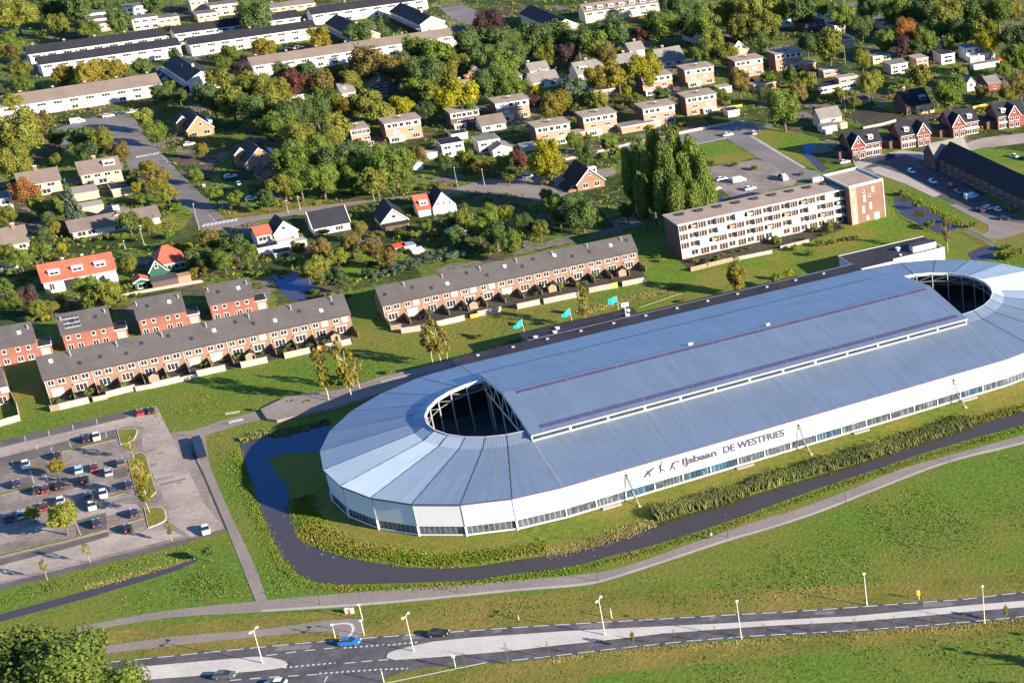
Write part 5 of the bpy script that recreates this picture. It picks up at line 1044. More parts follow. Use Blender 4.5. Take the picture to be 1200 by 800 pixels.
# railings
def railing(pts, h, label, m='white', posts=1.2, name='railing', bars=3, grp=None):
    W = [at(x, y, 0) for x, y in pts]; o = root(name, W[0], 0, label, 'railing', grp, px=pts[0]); b = MB(); bp = MB()
    for p, q in zip(W, W[1:]):
        p0, q0 = p-W[0], q-W[0]; n = max(1, int((q-p).length/posts))
        for i in range(n+1):
            c = p0+(q0-p0)*(i/n); bp.tube((c.x, c.y, 0), (c.x, c.y, h), .06, .06, m, 5)
        for k in range(bars):
            z = h*(1-k*.3); b.tube((p0.x, p0.y, z), (q0.x, q0.y, z), .05, .05, m, 5)
    b.build('rail', o); return o
railing([(265,489),(282,486)], 1.2, 'white railing on the far side of the small culvert by the pond', posts=2.2, bars=2); railing([(269,499),(286,495)], 1.2, 'white railing on the near side of the small culvert by the pond', posts=2.2, bars=2)
railing([(1130,272),(1142,277),(1163,289)], 1.3, 'white footbridge railing at the end of the side canal', posts=1.0, bars=4)
railing([(1135,269),(1147,274),(1166,285)], 1.3, 'white footbridge railing on the far side of the bridge', posts=1.0, bars=4)
railing([(750,366),(776,357),(800,349)], 1.6, 'pale picket fence behind the ice hall below the brown terrace', 'fence_pale', .8, 'picket_fence', 1)
railing([(447,452),(500,438),(530,431)], 1.3, 'low metal fence along the shaded terrace behind the hall', 'steel', .9, 'picket_fence', 2)

F('tiny white shed on the paved yard below the solar house', (482,193.5), 4, 3, 2.2, 'white', 'whitewall', 40, 0, 'garden_shed', 'shed')
F('low pale flat shed left of the small solar house', (497,181), 9, 4, 2.2, 'whitewall', 'fence_pale', 40, 0, 'garden_shed', 'shed', rim='fence_pale')
F('pale flat garage beside the second back row house', (842,104), 6, 5, 2.6, 'whitewall', 'gravel_roof', 40, 0, 'garage', 'garage')
F('dark roofed shed beyond the upper building plot', (1000,118), 7, 4, 2.4, 'fence_wood', 'bitumen', 38, 0, 'garden_shed', 'shed', rim='bitumen')
F('pale garden shed right of the narrow grey gabled house', (1150,101), 4, 4, 2.4, 'tan', 'tile_lightgrey', 38, 0, 'garden_shed', 'shed')
F('white shed between the cream house and the pale house', (1066,86), 4, 4, 2.4, 'white', 'bitumen', 38, 0, 'garden_shed', 'shed')
F('low brown annex below the large grey roofed house', (806,76), 6, 5, 2.6, 'brick_brown', 'gravel_roof', 42, 0, 'garage', 'garage')
F('pale brick garage between the two front row houses at left', (668,158), 6, 5, 2.6, 'brick_pink', 'gravel_roof', 40, 0, 'garage', 'garage')
F('small pale shed under the bright lime tree', (612,172), 5, 4, 2.3, 'steel', 'tile_lightgrey', 40, 0, 'garden_shed', 'shed')
fence_run([(1012,152),(1036,147),(1050,143)], 1.2, 'fence_pale', 'pale low wall along the bare building plot', 'garden walls')
fence_run([(663,188.5),(737,170.5),(755,166)], .9, 'fence_pale', 'long pale low wall along the front row street', 'garden walls')
fence_run([(795,158),(830,151),(868,143.5)], 1.2, 'fence_pale', 'pale low wall before the fourth front row house', 'garden walls')
fence_run([(1140,128),(1165,122)], 1.2, 'fence_yellow', 'yellowish garden fence behind the gabled houses', 'garden walls')
fence_run([(0,318),(22,314)], 1.2, 'fence_pale', 'short pale wall left of the red roofed house', 'garden walls')
fence_run([(131,352),(160,345),(238,331)], 1.1, 'fence_pale', 'long pale low wall behind the red brick pairs', 'garden walls')
fence_run([(835,131),(870,125)], 1.1, 'fence_yellow', 'yellow garden edge by the big tree at the street corner', 'garden walls')
# ------------------------------------------------------------------ trees
def crown_mesh(seed, shape='round', n=1500, leaf=.13, K=14, core=True, sparse=1.0):
    r = np.random.default_rng(seed); B = []
    if shape == 'round':
        B.append((0, 0, .0, .6))
        for k in range(K):
            a = r.uniform(0, 6.28); zz = r.uniform(-.75, .75); rad = math.sqrt(1-zz*zz)*r.uniform(.4, .78); B.append((rad*math.cos(a), rad*math.sin(a), zz*.74, r.uniform(.14, .4) if K < 40 else r.uniform(.12, .28)))
    elif shape == 'tall':
        for k in range(K):
            zz = -0.85+1.7*k/(K-1); wd = (1-abs(zz-.0)**2.2)*.62; a = r.uniform(0, 6.28); B.append((wd*.6*math.cos(a)*r.uniform(.4, 1), wd*.6*math.sin(a)*r.uniform(.4, 1), zz*.85, max(.14, wd*r.uniform(.6, .85))))
    elif shape == 'cone':
        for k in range(K):
            t = k/(K-1); wd = (1-t)*.8+.06; 
            for j in range(3): a = r.uniform(0, 6.28); B.append((wd*.55*math.cos(a), wd*.55*math.sin(a), -.9+1.8*t, max(.08, wd*r.uniform(.4, .55))))
    elif shape == 'wide':
        for k in range(K):
            a = r.uniform(0, 6.28); q = math.sqrt(r.uniform(0, 1))*.75; B.append((q*math.cos(a), q*math.sin(a), r.uniform(-.4, .35)*(1-q*.5), r.uniform(.24, .4)))
    elif shape == 'thin':
        for k in range(K):
            a = r.uniform(0, 6.28); zz = r.uniform(-.9, .9); rad = (1-abs(zz))*.75+.2; B.append((rad*math.cos(a)*r.uniform(.2, 1), rad*math.sin(a)*r.uniform(.2, 1), zz*.85, r.uniform(.14, .26)))
    B = np.array(B); w = B[:, 3]**2; w /= w.sum()
    V = []; F = []
    idx = r.choice(len(B), size=int(n*1.7), p=w); d = r.normal(size=(len(idx), 3)); d /= np.linalg.norm(d, axis=1)[:, None]
    P = B[idx, :3]+d*(B[idx, 3]*r.uniform(.72, 1.12, len(idx)))[:, None]
    keep = np.ones(len(P), bool)
    for q in B: keep &= ~(((P-q[:3])**2).sum(1) < (q[3]*.66)**2)
    P = P[keep][:n]; d = d[keep][:n]
    nr = d*.9+r.normal(size=P.shape)*.55+np.array([0, 0, .25]); nr /= np.linalg.norm(nr, axis=1)[:, None]
    t = np.cross(nr, r.normal(size=P.shape)); t /= np.linalg.norm(t, axis=1)[:, None]; u = np.cross(nr, t); s = leaf*r.uniform(.55, 1.25, len(P))[:, None]
    a = P-t*s*.5; b_ = P+u*s*.42+t*s*.1; c = P+t*s*.55; e = P-u*s*.4+t*s*.05
    verts = np.stack([a, b_, c, e], 1).reshape(-1, 3); faces = [(4*i, 4*i+1, 4*i+2, 4*i+3) for i in range(len(P))]
    V = [tuple(v) for v in verts]; F = faces
    if core:
        for q in B:
            i0 = len(V); k = q[3]*.74*sparse; jit = r.uniform(.75, 1.15, 14)
            ring = [(math.cos(x*math.pi/3), math.sin(x*math.pi/3)) for x in range(6)]
            pts = [(0, 0, jit[0])]+[(cx*.85*jit[1+j], cy*.85*jit[1+j], .5) for j, (cx, cy) in enumerate(ring)]+[(cx*.85*jit[7+j], cy*.85*jit[7+j], -.5) for j, (cx, cy) in enumerate(ring)]+[(0, 0, -jit[13])]
            V += [(q[0]+p[0]*k, q[1]+p[1]*k, q[2]+p[2]*k) for p in pts]
            for j in range(6):
                j2 = (j+1) % 6; F += [(i0, i0+1+j, i0+1+j2), (i0+1+j, i0+7+j, i0+7+j2, i0+1+j2), (i0+13, i0+7+j2, i0+7+j)]
    me = bpy.data.meshes.new('crown'); me.from_pydata(V, [], F); me.materials.append(MATS['leaf_g']); me.update(); return me
CROWN = {'round': [crown_mesh(s, 'round', (3400, 2500, 4800)[s % 3], (.1, .128, .08)[s % 3], 14+2*s) for s in range(9)], 'big': [crown_mesh(40+s, 'round', 5200, .08, 28) for s in range(4)], 'tall': [crown_mesh(20+s, 'tall', 4200, .095, 18) for s in range(3)],
         'cone': [crown_mesh(60+s, 'cone', 1500, .13, 9) for s in range(2)], 'wide': [crown_mesh(70+s, 'wide', 1500, .14, 16) for s in range(4)], 'thin': [crown_mesh(80+s, 'thin', 800, .15, 22, core=False) for s in range(3)],
         'near': [crown_mesh(99, 'round', 26000, .04, 46)], 'low': [crown_mesh(110+s, 'wide', 900, .17, 12) for s in range(4)]}
def trunk_mesh(seed, limbs=5, m='bark', r0=.06):
    """unit trunk: z from 0 to 1, limbs spreading in its upper half"""
    q = random.Random(seed); b = MB(); p = [Vector((q.uniform(-.03, .03)*k, q.uniform(-.03, .03)*k, k/4)) for k in range(5)]
    for k in range(4): b.tube(p[k], p[k+1], r0*(1-k*.2), r0*(.8-k*.2)+.004, m, 7, cap=k == 0)
    for k in range(limbs):
        z = q.uniform(.42, .8); a = q.uniform(0, 6.28); l = q.uniform(.2, .34); s = Vector((0, 0, z)); e = s+Vector((math.cos(a)*l, math.sin(a)*l, l*.8)); b.tube(s, e, r0*.5, r0*.18, m, 5)
        e2 = e+Vector((math.cos(a+.7)*l*.5, math.sin(a+.7)*l*.5, l*.5)); b.tube(e, e2, r0*.2, r0*.06, m, 4)
    return b.mesh('trunk')
TRUNK = {'bark': [trunk_mesh(s) for s in range(4)], 'bark_pale': [trunk_mesh(10+s, 3, 'bark_pale', .016) for s in range(3)]}
def bare_mesh(seed, m='bark'):
    q = random.Random(seed); b = MB(); b.tube((0, 0, 0), (0, 0, .5), .018, .013, m, 6); b.tube((0, 0, .5), (.01, 0, 1), .013, .004, m, 5)
    for k in range(12):
        z = .42+.045*k; a = k*2.4+q.uniform(-.4, .4); l = .26*(1-k*.055); b.tube((0, 0, z), (math.cos(a)*l*.6, math.sin(a)*l*.6, z+l), .007, .002, m, 4)
        b.tube((math.cos(a)*l*.3, math.sin(a)*l*.3, z+l*.5), (math.cos(a+.8)*l*.5, math.sin(a+.8)*l*.5, z+l*.95), .004, .0015, m, 3)
    return b.mesh('bare_branches')
BARE = [bare_mesh(s) for s in range(4)]
LAND = [((125,62),'the upper left white terraces'),((300,40),'the middle white terraces'),((80,115),'the brown roofed cream terrace'),((420,60),'the longest white terrace'),((222,78),'the shaded black roofed block'),((500,22),'the cream gabled black block'),
 ((660,14),'the black block by the parking'),((728,15),'the terrace with white dormers'),((237,152),'the round window brick house'),((308,190),'the twin gabled brick house'),((117,203),'the tan house with white dormer'),((46,213),'the tan house by the back lawn'),
 ((130,255),'the grey roofed bungalow'),((12,278),'the left edge grey roofed house'),((90,322),'the red roofed house'),((190,307),'the green wooden house'),((328,272),'the white gabled house by the pond'),((386,255),'the plain black roofed house'),((462,258),'the cream gabled street house'),
 ((518,238),'the white and red house'),((690,208),'the house with white bargeboards'),((448,98),'the dark gabled house'),((530,178),'the small solar house'),((580,175),'the low pale street house'),((425,160),'the leftmost pink box houses'),((598,122),'the pink house by the purple bush'),
 ((646,156),'the first front row pink house'),((703,146),'the second front row pink house'),((772,132),'the third front row pink house'),((822,122),'the fourth front row pink house'),((770,98),'the first back row pink house'),((820,88),'the second back row pink house'),((878,78),'the third back row pink house'),
 ((923,70),'the last back row pink house'),((640,88),'the white house with grey roof'),((692,78),'the one dormer grey roofed house'),((790,62),'the white chimney grey house'),((840,50),'the three shaded gables'),((965,25),'the dark house by the wood'),((982,98),'the long low roofed house'),
 ((973,150),'the small house by the lawn'),((1052,80),'the flat cream house'),((1088,72),'the pale two window house'),((1140,64),'the stepped white house'),((1136,104),'the narrow grey gabled house'),((1165,102),'the house with lean-to roof'),((1076,118),'the dark blue roofed house'),((1015,175),'the tudor house by the canal'),
 ((1038,28),'the small far pale house'),((1150,205),'the long dark building'),((850,275),'the apartment block'),((1018,235),'the brown tower'),((590,335),'the brick terrace behind the hall'),((240,410),'the car park brick terrace'),((20,400),'the left edge red brick pair'),((100,385),'the solar panel brick pair'),
 ((190,370),'the middle red brick pair'),((270,352),'the red brick pair by the pond'),((90,570),'the car park rows'),((850,212),'the upper parking lot'),((440,540),'the rounded hall end'),((1060,298),'the black entrance block'),((350,335),'the garden pond'),((338,114),'the white cube house'),((547,95),'the houses deep in trees'),
 ((160,170),'the curved street'),((215,225),'the street with zebra crossing'),((610,215),'the shaded street square'),((300,230),'the long street verge'),((1075,250),'the side canal')]
for _i, (_p, _n) in enumerate(LAND): LAND[_i] = (_p, _n.replace('tudor', 'gabled'))
def rel(px, py):
    (lx, ly), n = min(LAND, key=lambda q: (q[0][0]-px)**2+((q[0][1]-py)*1.5)**2); dx, dy = px-lx, py-ly
    if abs(dx) > abs(dy)*1.3: return ('right of ' if dx > 0 else 'left of ')+n
    return ('in front of ' if dy > 0 else 'behind ')+n
SHNAME = {'round': 'broadleaf tree', 'big': 'broad tree', 'tall': 'tall tree', 'cone': 'conifer', 'wide': 'spreading tree', 'thin': 'thin leaved tree', 'near': 'tree', 'low': 'shrub'}
NTREE = 0
def tree(px, py, wpx, col, shape=None, ar=None, trunk=True, label=None, bark='bark', group=None, kind='tree'):
    """px, py: where the photograph shows the middle of the crown; wpx: how wide it shows it"""
    global NTREE; NTREE += 1
    if shape is None: shape = 'round' if wpx < 40 else 'big'
    ar = ar*.8 if shape == 'thin' and ar else ar
    ar = ar or {'round': rnd.uniform(.95, 1.2), 'big': rnd.uniform(.9, 1.1), 'tall': 2.2, 'cone': 2.0, 'wide': .75, 'thin': 1.9, 'near': .95, 'low': .6}[shape]
    z = 4.0
    for _ in range(4):
        P = at(px, py, z); D = wpx/pxm(P)*(1.07 if shape != 'thin' else 1.3); Hc = D*ar; tb = (0 if shape in ('low',) else .12*Hc+.6) if shape != 'thin' else .25*Hc+1.2
        z = tb+Hc/2
    lab = label or f"{'large' if D > 13 else 'small' if D < 5 else 'medium'} {LEAF[col][0]} {SHNAME[shape]} {rel(px, py+wpx*.3)}"
    o = root('shrub' if shape == 'low' else 'birch_tree' if shape == 'thin' else 'conifer_tree' if shape == 'cone' else 'broadleaf_tree', (P.x, P.y, 0), 0, lab, 'shrub' if shape == 'low' else 'tree', group or ('garden shrubs' if shape == 'low' else 'trees of the neighbourhood'), px=(px, py))
    me = CROWN[shape][NTREE % len(CROWN[shape])]
    c = inst('foliage' if shape == 'low' else 'crown', me, o, (0, 0, z), rnd.uniform(0, 6.28), (D/2*1.02, D/2*1.02, Hc/2*1.02)); c.material_slots[0].link = 'OBJECT'; c.material_slots[0].material = MATS['leaf_'+col]
    if shape != 'low':
        th = z+Hc*(.25 if shape == 'thin' else .08); inst('trunk', TRUNK[bark][NTREE % len(TRUNK[bark])], o, (0, 0, -.05), rnd.uniform(0, 6.28), (th*.8, th*.8, th) if shape not in ('thin', 'cone', 'tall') else (th*.35, th*.35, th) if shape == 'tall' else (th*.6, th*.6, th))
    return o
T = """18,16,40,o;46,10,34,d;72,12,26,d;66,28,24,o;92,10,34,d;106,36,26,g;140,24,30,d;118,4,24,d;180,6,28,d;12,62,20,b;24,82,24,o;10,44,16,g;75,88,30,y;104,87,34,y;132,82,30,y;166,78,20,d;190,108,24,d
20,155,54,o;44,145,30,b;15,188,40,o;66,160,22,d;96,160,30,d;120,166,30,o;138,178,24,b;102,178,28,d;64,186,14,o;30,191,14,b;168,138,22,o;181,154,26,g;173,196,20,y;187,208,24,b
155,212,12,g;161,219,14,Y;165,233,14,g;82,234,24,t,cone;26,224,30,R;42,240,22,o;62,242,22,g;6,250,22,o;150,259,24,g;172,262,16,o;182,216,18,o;196,226,22,o;58,257,16,d;50,276,20,d;64,266,14,y;22,302,26,g;8,294,20,o;45,292,20,g;72,290,12,Y
32,346,22,p;46,361,20,o;14,352,24,g;58,360,18,o;5,336,18,g;100,336,28,g;123,342,32,o;109,350,26,g;152,310,20,o;246,281,26,b;275,286,28,d;261,303,24,g;288,297,28,g;225,302,18,d;240,307,18,d;252,228,18,g;276,232,20,g;230,205,16,g;236,175,14,y
256,92,28,o;262,76,18,g;281,82,24,p;298,100,42,o;322,104,40,o;345,97,34,r;378,97,30,b;331,86,26,d;360,86,28,d;394,86,24,o;310,54,28,y;374,44,28,y;268,62,20,g;300,16,42,d;240,110,30,d;270,118,38,o;298,128,34,d;250,122,26,d;215,84,9,d,cone;210,112,16,d;200,100,14,g
316,126,38,o;344,132,38,d;328,148,42,g;352,160,42,o;370,132,34,d;388,120,36,g;396,150,34,o;340,188,44,g;366,178,40,g;398,188,46,d;376,208,40,g;332,216,32,o;312,232,20,d;350,212,30,g;412,205,30,g;420,176,26,d;380,162,34,o
430,74,44,b;462,80,40,b;412,92,28,o;445,24,15,d,cone;419,40,30,d;473,76,30,d;490,60,38,g;515,64,38,g;500,84,42,d;522,86,32,o;505,106,26,o;548,50,36,d;564,62,30,d;576,44,30,d;572,28,36,p;590,76,38,g;575,96,40,d;600,98,34,g;526,114,40,Y;546,112,36,Y;470,126,30,Y;430,120,36,o;446,134,34,o;406,126,28,y;498,130,24,d;550,130,20,d;421,58,9,p,cone;484,100,26,g;540,76,30,o;612,60,28,g
460,190,48,g;416,196,40,g;491,181,18,b;545,186,22,o;566,196,20,y;596,206,16,o;590,191,20,g;440,212,30,o;520,190,20,d;610,190,16,r;545,64,22,b
606,66,28,d;630,46,38,d;652,40,34,d;676,46,36,d;696,52,36,g;716,36,40,d;706,62,26,b;752,40,24,r;772,28,42,g;798,14,38,d;640,64,26,o;664,62,24,p;712,66,24,b;695,92,30,y;724,88,34,y;755,80,38,Y;672,102,30,t;688,116,26,d;650,124,38,y;629,108,18,Y;624,119,18,p;734,106,12,Y;746,118,18,o;776,111,20,d;662,118,24,g;700,118,24,o
642,185,44,Y;673,166,24,g;686,180,24,d;714,168,20,g;681,247,42,d;650,240,26,g;655,252,20,d;606,183,18,r;735,246,20,g;700,255,18,d;615,262,24,d;632,268,22,o
808,20,42,d;788,6,32,d;830,30,36,g;850,14,36,o;880,14,36,o;896,30,38,o;906,8,32,o;868,36,32,o;836,48,28,o;851,62,26,o;822,60,30,g;890,46,22,d;940,12,32,d;958,4,30,g;986,18,32,g;972,52,38,o;946,52,24,d;866,95,28,b;845,111,16,g;917,122,46,g;946,94,26,o;926,88,18,g;895,110,20,d;935,108,22,b;900,92,18,g
1020,8,36,d;1050,14,38,g;1080,14,36,d;1110,20,46,o;1140,10,42,d;1152,36,34,o;1170,14,36,g;1185,12,26,y;1190,46,36,d;1060,38,32,R;1036,48,26,g;1056,54,24,p;1086,46,30,g;1074,56,20,d;1111,54,18,g;1160,50,30,Y;1190,66,32,g;1076,88,30,o;1020,98,30,o;1112,106,42,g;1126,86,20,o;1196,100,28,b;1150,108,18,b;1130,36,34,d;1010,30,28,d;1095,34,30,d;1175,82,22,g;1010,70,24,o;1180,110,22,o
72,604,34,o;66,546,18,y;38,600,16,o;862,326,24,y;924,320,11,Y;910,326,14,g;580,272,30,d;600,285,28,g;560,268,26,g;545,258,24,o;570,252,26,g;535,275,24,d;500,265,16,g;420,268,20,o;435,290,22,b;450,300,24,b;410,285,24,b;375,290,26,b;395,300,22,o;375,310,22,o;360,318,22,o;395,325,24,d;405,345,18,g;350,290,16,y
590,250,26,o;640,230,18,o;1070,150,14,d;1195,130,18,g;985,110,18,o;1000,120,16,o;205,64,14,d;25,100,24,g;15,120,22,o"""
for row in T.replace('\n', ';').split(';'):
    q = row.split(','); tree(float(q[0]), float(q[1]), float(q[2]), q[3], q[4] if len(q) > 4 else None)
for x, y, wd, hh in ((738,206,24,66),(752,200,24,80),(762,212,24,70),(768,192,26,86),(781,206,26,84),(792,192,28,90),(803,214,26,70),(812,200,26,82),(824,214,24,70),(776,230,26,60),(793,234,26,58),(752,230,24,54),(813,236,24,52),(832,226,20,48)):
    tree(x, y, wd*1.15, 'g', 'tall', hh/wd, label='tall dark poplar tree in the dense clump left of the apartment block', group='tall poplars beside the apartment block')
for x, y, wd, ar, l in ((376,430,22,2.4,'slender yellow birch leaning at the left of the pair by the terrace fence'),(403,425,24,2.5,'slender yellow birch nearest the yellow garden gate'),(416,430,14,2.4,'thin young birch right of the taller birch pair'),
                     (501,396,16,2.4,'left stem of the birch trio beside the shaded terrace'),(511,394,18,2.6,'middle stem of the birch trio beside the shaded terrace'),(520,398,14,2.5,'right stem of the birch trio beside the shaded terrace'),(683,352,20,1.9,'small yellow birch between two turquoise flags'),
                     (163,552,19,1.9,'tall yellow birch on the green strip of the car park'),(168,577,20,1.4,'low yellow birch at the lower end of the green strip'),(152,520,12,1.6,'bare yellowish birch beside the rounded green island'),(1109,268,14,2.2,'brown slim tree left of the white footbridge'),(862,318,24,1.4,'pale yellow willow below the apartment block fence')):
    tree(x, y, wd, 'y' if x < 1000 else 'b', 'thin', ar, label=l, bark='bark_pale', group='slender yellow birches')
tree(50, 822, 205, 'g', 'near', .95, label='large sunlit olive tree filling the lower left corner', group='trees of the neighbourhood')
tree(244, 646, 14, 'd', 'round', 1.1, label='small dark tree standing at the end of the narrow ditch')
for x, y, l in ((50,662,'leftmost of three saplings below the car park'),(101,643,'middle one of three saplings below the car park'),(197,618,'rightmost of three saplings below the car park')):
    tree(x, y, 9, 'o', 'thin', 1.9, label=l, bark='bark_pale', group='saplings in a row below the car park')
for x, y in ((1150,880),(1210,885),(1262,868)):    # trees below the frame: only their shade reaches into it
    pass
P = at(1330, 800, 0)
for k, (dx, dy, s) in enumerate(((0, 0, 11), (13, 6, 12), (5, -12, 12))):
    o = root('broadleaf_tree', (P.x+dx, P.y+dy, 0), 0, 'tree just outside the right edge whose shade falls on the lower right grass', 'tree', 'trees outside the right edge', px=(1330, 800))
    c = inst('crown', CROWN['cone'][k % 2] if k < 2 else CROWN['big'][0], o, (0, 0, 7.5), k, (s*.42, s*.42, 6.6)); c.material_slots[0].link = 'OBJECT'; c.material_slots[0].material = MATS['leaf_d']; inst('trunk', TRUNK['bark'][0], o, (0, 0, 0), 0, (9, 9, 10))
# bare saplings along the main road
for k, (x, y, ty) in enumerate(((547,786,763),(596,778,752),(644,771,750),(694,770,747),(743,760,739),(792,759,735),(840,755,732),(897,751,728),(953,747,726),(1003,749,722),(1049,740,720),(1089,737,717),(1131,736,714),(1179,729,708))):
    P = at(x, y); h = (y-ty)/pxm(P)/math.cos(PITCH)*1.05; o = root('young_tree', P, 0, 'thin bare young tree along the main road verge', 'tree', 'bare young trees along the main road', px=(x, y))
    inst('bare_branches', BARE[k % 4], o, (0, 0, 0), k*1.3, (h, h, h))
    if k in (13, 4): c = inst('crown', CROWN['thin'][0], o, (0, 0, h*.72), 0, (h*.2, h*.2, h*.3)); c.material_slots[0].link = 'OBJECT'; c.material_slots[0].material = MATS['leaf_y' if k == 4 else 'leaf_o']
print('trees', NTREE)
# shrubs: listed ones, then hedges along lines
S = """230,316,16,y;245,314,16,o;255,312,14,g;210,288,14,Y;222,287,14,Y;300,245,14,g;325,237,14,o;345,232,12,g;420,222,16,g;440,224,14,g;455,223,14,g;475,221,14,g;495,219,14,g;510,216,12,g;508,272,20,g;520,262,18,g;530,258,18,d;470,270,14,g;486,274,16,o;440,275,18,o
470,292,12,d;432,318,16,d;444,320,16,t;456,317,16,t;468,314,16,t;480,311,16,t;492,308,16,t;504,305,16,t;516,302,16,t;528,299,16,t;540,296,16,t;552,292,16,t;437,308,14,d;562,290,16,g;575,292,14,d;500,298,16,t;520,294,16,t;540,288,16,t;480,304,14,t;460,310,14,t
705,182,14,g;722,178,14,g;660,196,12,o;640,212,12,o;700,192,12,g;745,150,10,g;760,148,12,g;780,150,10,d;800,145,12,o;828,138,12,o;690,160,10,g;610,130,12,g;655,172,10,g;535,165,10,d;505,168,10,o;555,190,12,d;500,188,12,o
570,196,12,o;480,178,12,b;470,208,12,g;840,100,10,g;850,120,12,o;880,95,10,r;930,100,12,o;950,115,12,o;965,118,14,g;955,108,14,o;1000,108,12,o;1040,100,12,o;1060,95,14,g;1100,92,12,o;1120,95,12,g;1150,90,12,o;1185,90,14,g;1160,95,10,o
1045,108,10,d;1065,100,10,o;60,205,10,d;105,215,10,d;150,223,10,g;118,234,10,d;140,242,12,d;165,245,14,g;185,240,14,o;195,250,12,g;205,240,12,g;90,262,10,d;70,300,14,d;40,318,14,d;25,326,14,o;10,318,14,g;60,300,12,o;150,335,12,g;140,350,14,o;128,356,14,o
90,356,14,d;70,352,12,o;36,372,12,g;52,372,10,Y;160,345,10,d;250,305,14,g;270,310,14,g;290,312,12,o;300,320,12,g;310,300,10,d;340,305,12,d;300,300,10,o;330,318,10,g;335,300,12,o;370,340,12,d;386,345,12,o;380,330,12,y;365,300,14,o;380,272,12,o
350,275,12,y;415,252,14,g;425,262,14,o;440,240,10,g;480,245,10,d;530,250,12,g;545,240,10,g;570,235,12,d;800,290,10,d;770,300,8,g;775,304,8,o;960,285,12,o;975,283,12,g;990,280,10,o;950,295,14,g;930,290,12,o;1000,278,10,d;1170,298,16,o;1183,300,16,b;1194,296,18,o;1178,310,12,o
1090,262,14,g;1105,258,12,d;1075,240,14,g;1060,225,12,o;1125,262,10,o;1140,262,12,g;1180,290,14,g;855,350,8,y;700,378,8,y;800,352,9,y;560,395,9,y;610,378,8,g;455,435,8,y;400,440,14,o;390,448,12,o;410,446,12,o;360,470,8,o;300,478,8,o
885,196,10,o;915,205,9,g;940,203,8,o;860,192,9,d;835,190,12,g;825,195,12,d;340,470,8,g;15,212,12,d;5,265,12,d;100,280,14,g;120,278,14,o;140,276,16,g;160,280,12,g;180,268,12,o;80,285,12,d;85,300,10,g;200,275,12,g"""
for row in S.replace('\n', ';').split(';'):
    q = row.split(','); tree(float(q[0]), float(q[1]), float(q[2]), q[3], 'low', rnd.uniform(.55, .85))

# ------------------------------------------------------------------ reeds, tussocks and undergrowth: one mass each
def clumpy(x, y):
    return .5+.25*math.sin(x*.11+1.3*math.sin(y*.07))+.25*math.sin(y*.13+1.7*math.sin(x*.09+2))+.2*math.sin(x*.37+y*.29)
def scatter(name, pts, h0, h1, w0, m, blades=3, lean=.25, kind='stuff'):
    V = []; F = []
    for (x, y) in pts:
        for k in range(blades):
            a = rnd.uniform(0, 6.28); h = rnd.uniform(h0, h1)*(.75+.5*clumpy(x, y)); w_ = w0*rnd.uniform(.6, 1.3); bx = x+rnd.uniform(-.4, .4)*w0*2; by = y+rnd.uniform(-.4, .4)*w0*2; lx, ly = rnd.uniform(-lean, lean)*h, rnd.uniform(-lean, lean)*h
            i = len(V); c, s = math.cos(a)*w_/2, math.sin(a)*w_/2
            V += [(bx-c, by-s, .02), (bx+c, by+s, .02), (bx+c*.8+lx*.6, by+s*.8+ly*.6, h*.65), (bx+lx, by+ly, h), (bx-c*.8+lx*.6, by-s*.8+ly*.6, h*.65)]; F.append((i, i+1, i+2, i+3, i+4))
    me = bpy.data.meshes.new(name); me.from_pydata(V, [], F); me.materials.append(MATS[m]); o = bpy.data.objects.new(name, me); C.objects.link(o); o['kind'] = kind; return o
def along(pts, width, n, off=0.0, clump=None):
    W = line_world(pts); L = sum((q-p).length for p, q in zip(W, W[1:])); out = []
    while len(out) < n:
        s = rnd.uniform(0, L)
        for p, q in zip(W, W[1:]):
            l = (q-p).length
            if s <= l: break
            s -= l
        d = (q-p)/l; nn = Vector((-d.y, d.x, 0)); c = p+d*s+nn*(off+rnd.gauss(0, width/3)); out.append((c.x, c.y))
    return out
reedline = [(768,607),(800,598),(850,585),(900,567),(950,553),(1000,539),(1060,520),(1100,508),(1138,494)]
scatter('reeds', along(reedline, 3.0, 11000, .6), .6, 2.0, .22, 'reed', 3, .3)
scatter('reeds', along(reedline, 6, 3500, 2.4), .15, .7, .2, 'bank', 3)
scatter('reeds', along([(343,585),(348,610),(358,628),(380,640),(414,650),(476,660),(527,662),(580,655),(640,646)], 4.0, 6000, 2.0), .15, .6, .2, 'bank', 3)
scatter('reeds', along([(640,646),(680,640),(730,624),(765,611)], 4.5, 2200), .06, .3, .16, 'reed_dry', 3, .8)
scatter('reeds', along([(1142,494),(1170,486),(1200,478),(1260,460)], 3.2, 1500), .2, .7, .2, 'bank', 3)
scatter('reeds', along([(283,525),(292,552),(299,572),(305,592),(315,615),(326,637),(336,657),(349,671),(367,682),(420,686),(520,683),(600,674),(680,663),(760,642),(840,617),(950,577),(1100,527),(1200,499),(1280,472)], 2.2, 6000, -1.4), .08, .32, .2, 'bank', 3)
scatter('reeds', along([(283,517),(305,509),(335,507),(384,494)], 2.0, 700), .4, 1.2, .4, 'reed', 3)
scatter('reeds', along([(1048,226),(1065,226),(1095,242),(1130,262)], 3, 900, -1.5), .15, .6, .25, 'bank', 3); scatter('reeds', along([(1046,233),(1060,254),(1090,270),(1110,275)], 1.2, 300, -1.0), .1, .4, .25, 'bank', 3)
scatter('dry_grass', along([(100,688),(150,675),(200,661),(226,652)], 2.6, 700), .06, .2, .16, 'reed_dry', 3, .8)
scatter('dry_grass', along([(640,775),(700,766),(760,761),(850,754),(950,747),(1050,740),(1150,733),(1260,724)], 2.0, 2200), .08, .25, .15, 'reed_dry', 3)
scatter('dry_grass', along([(430,462),(460,452),(500,443)], 1.0, 120), .3, .9, .3, 'reed', 3)
scatter('dry_grass', along([(590,405),(612,398)], 1, 60), .3, .8, .3, 'reed_dry', 3)
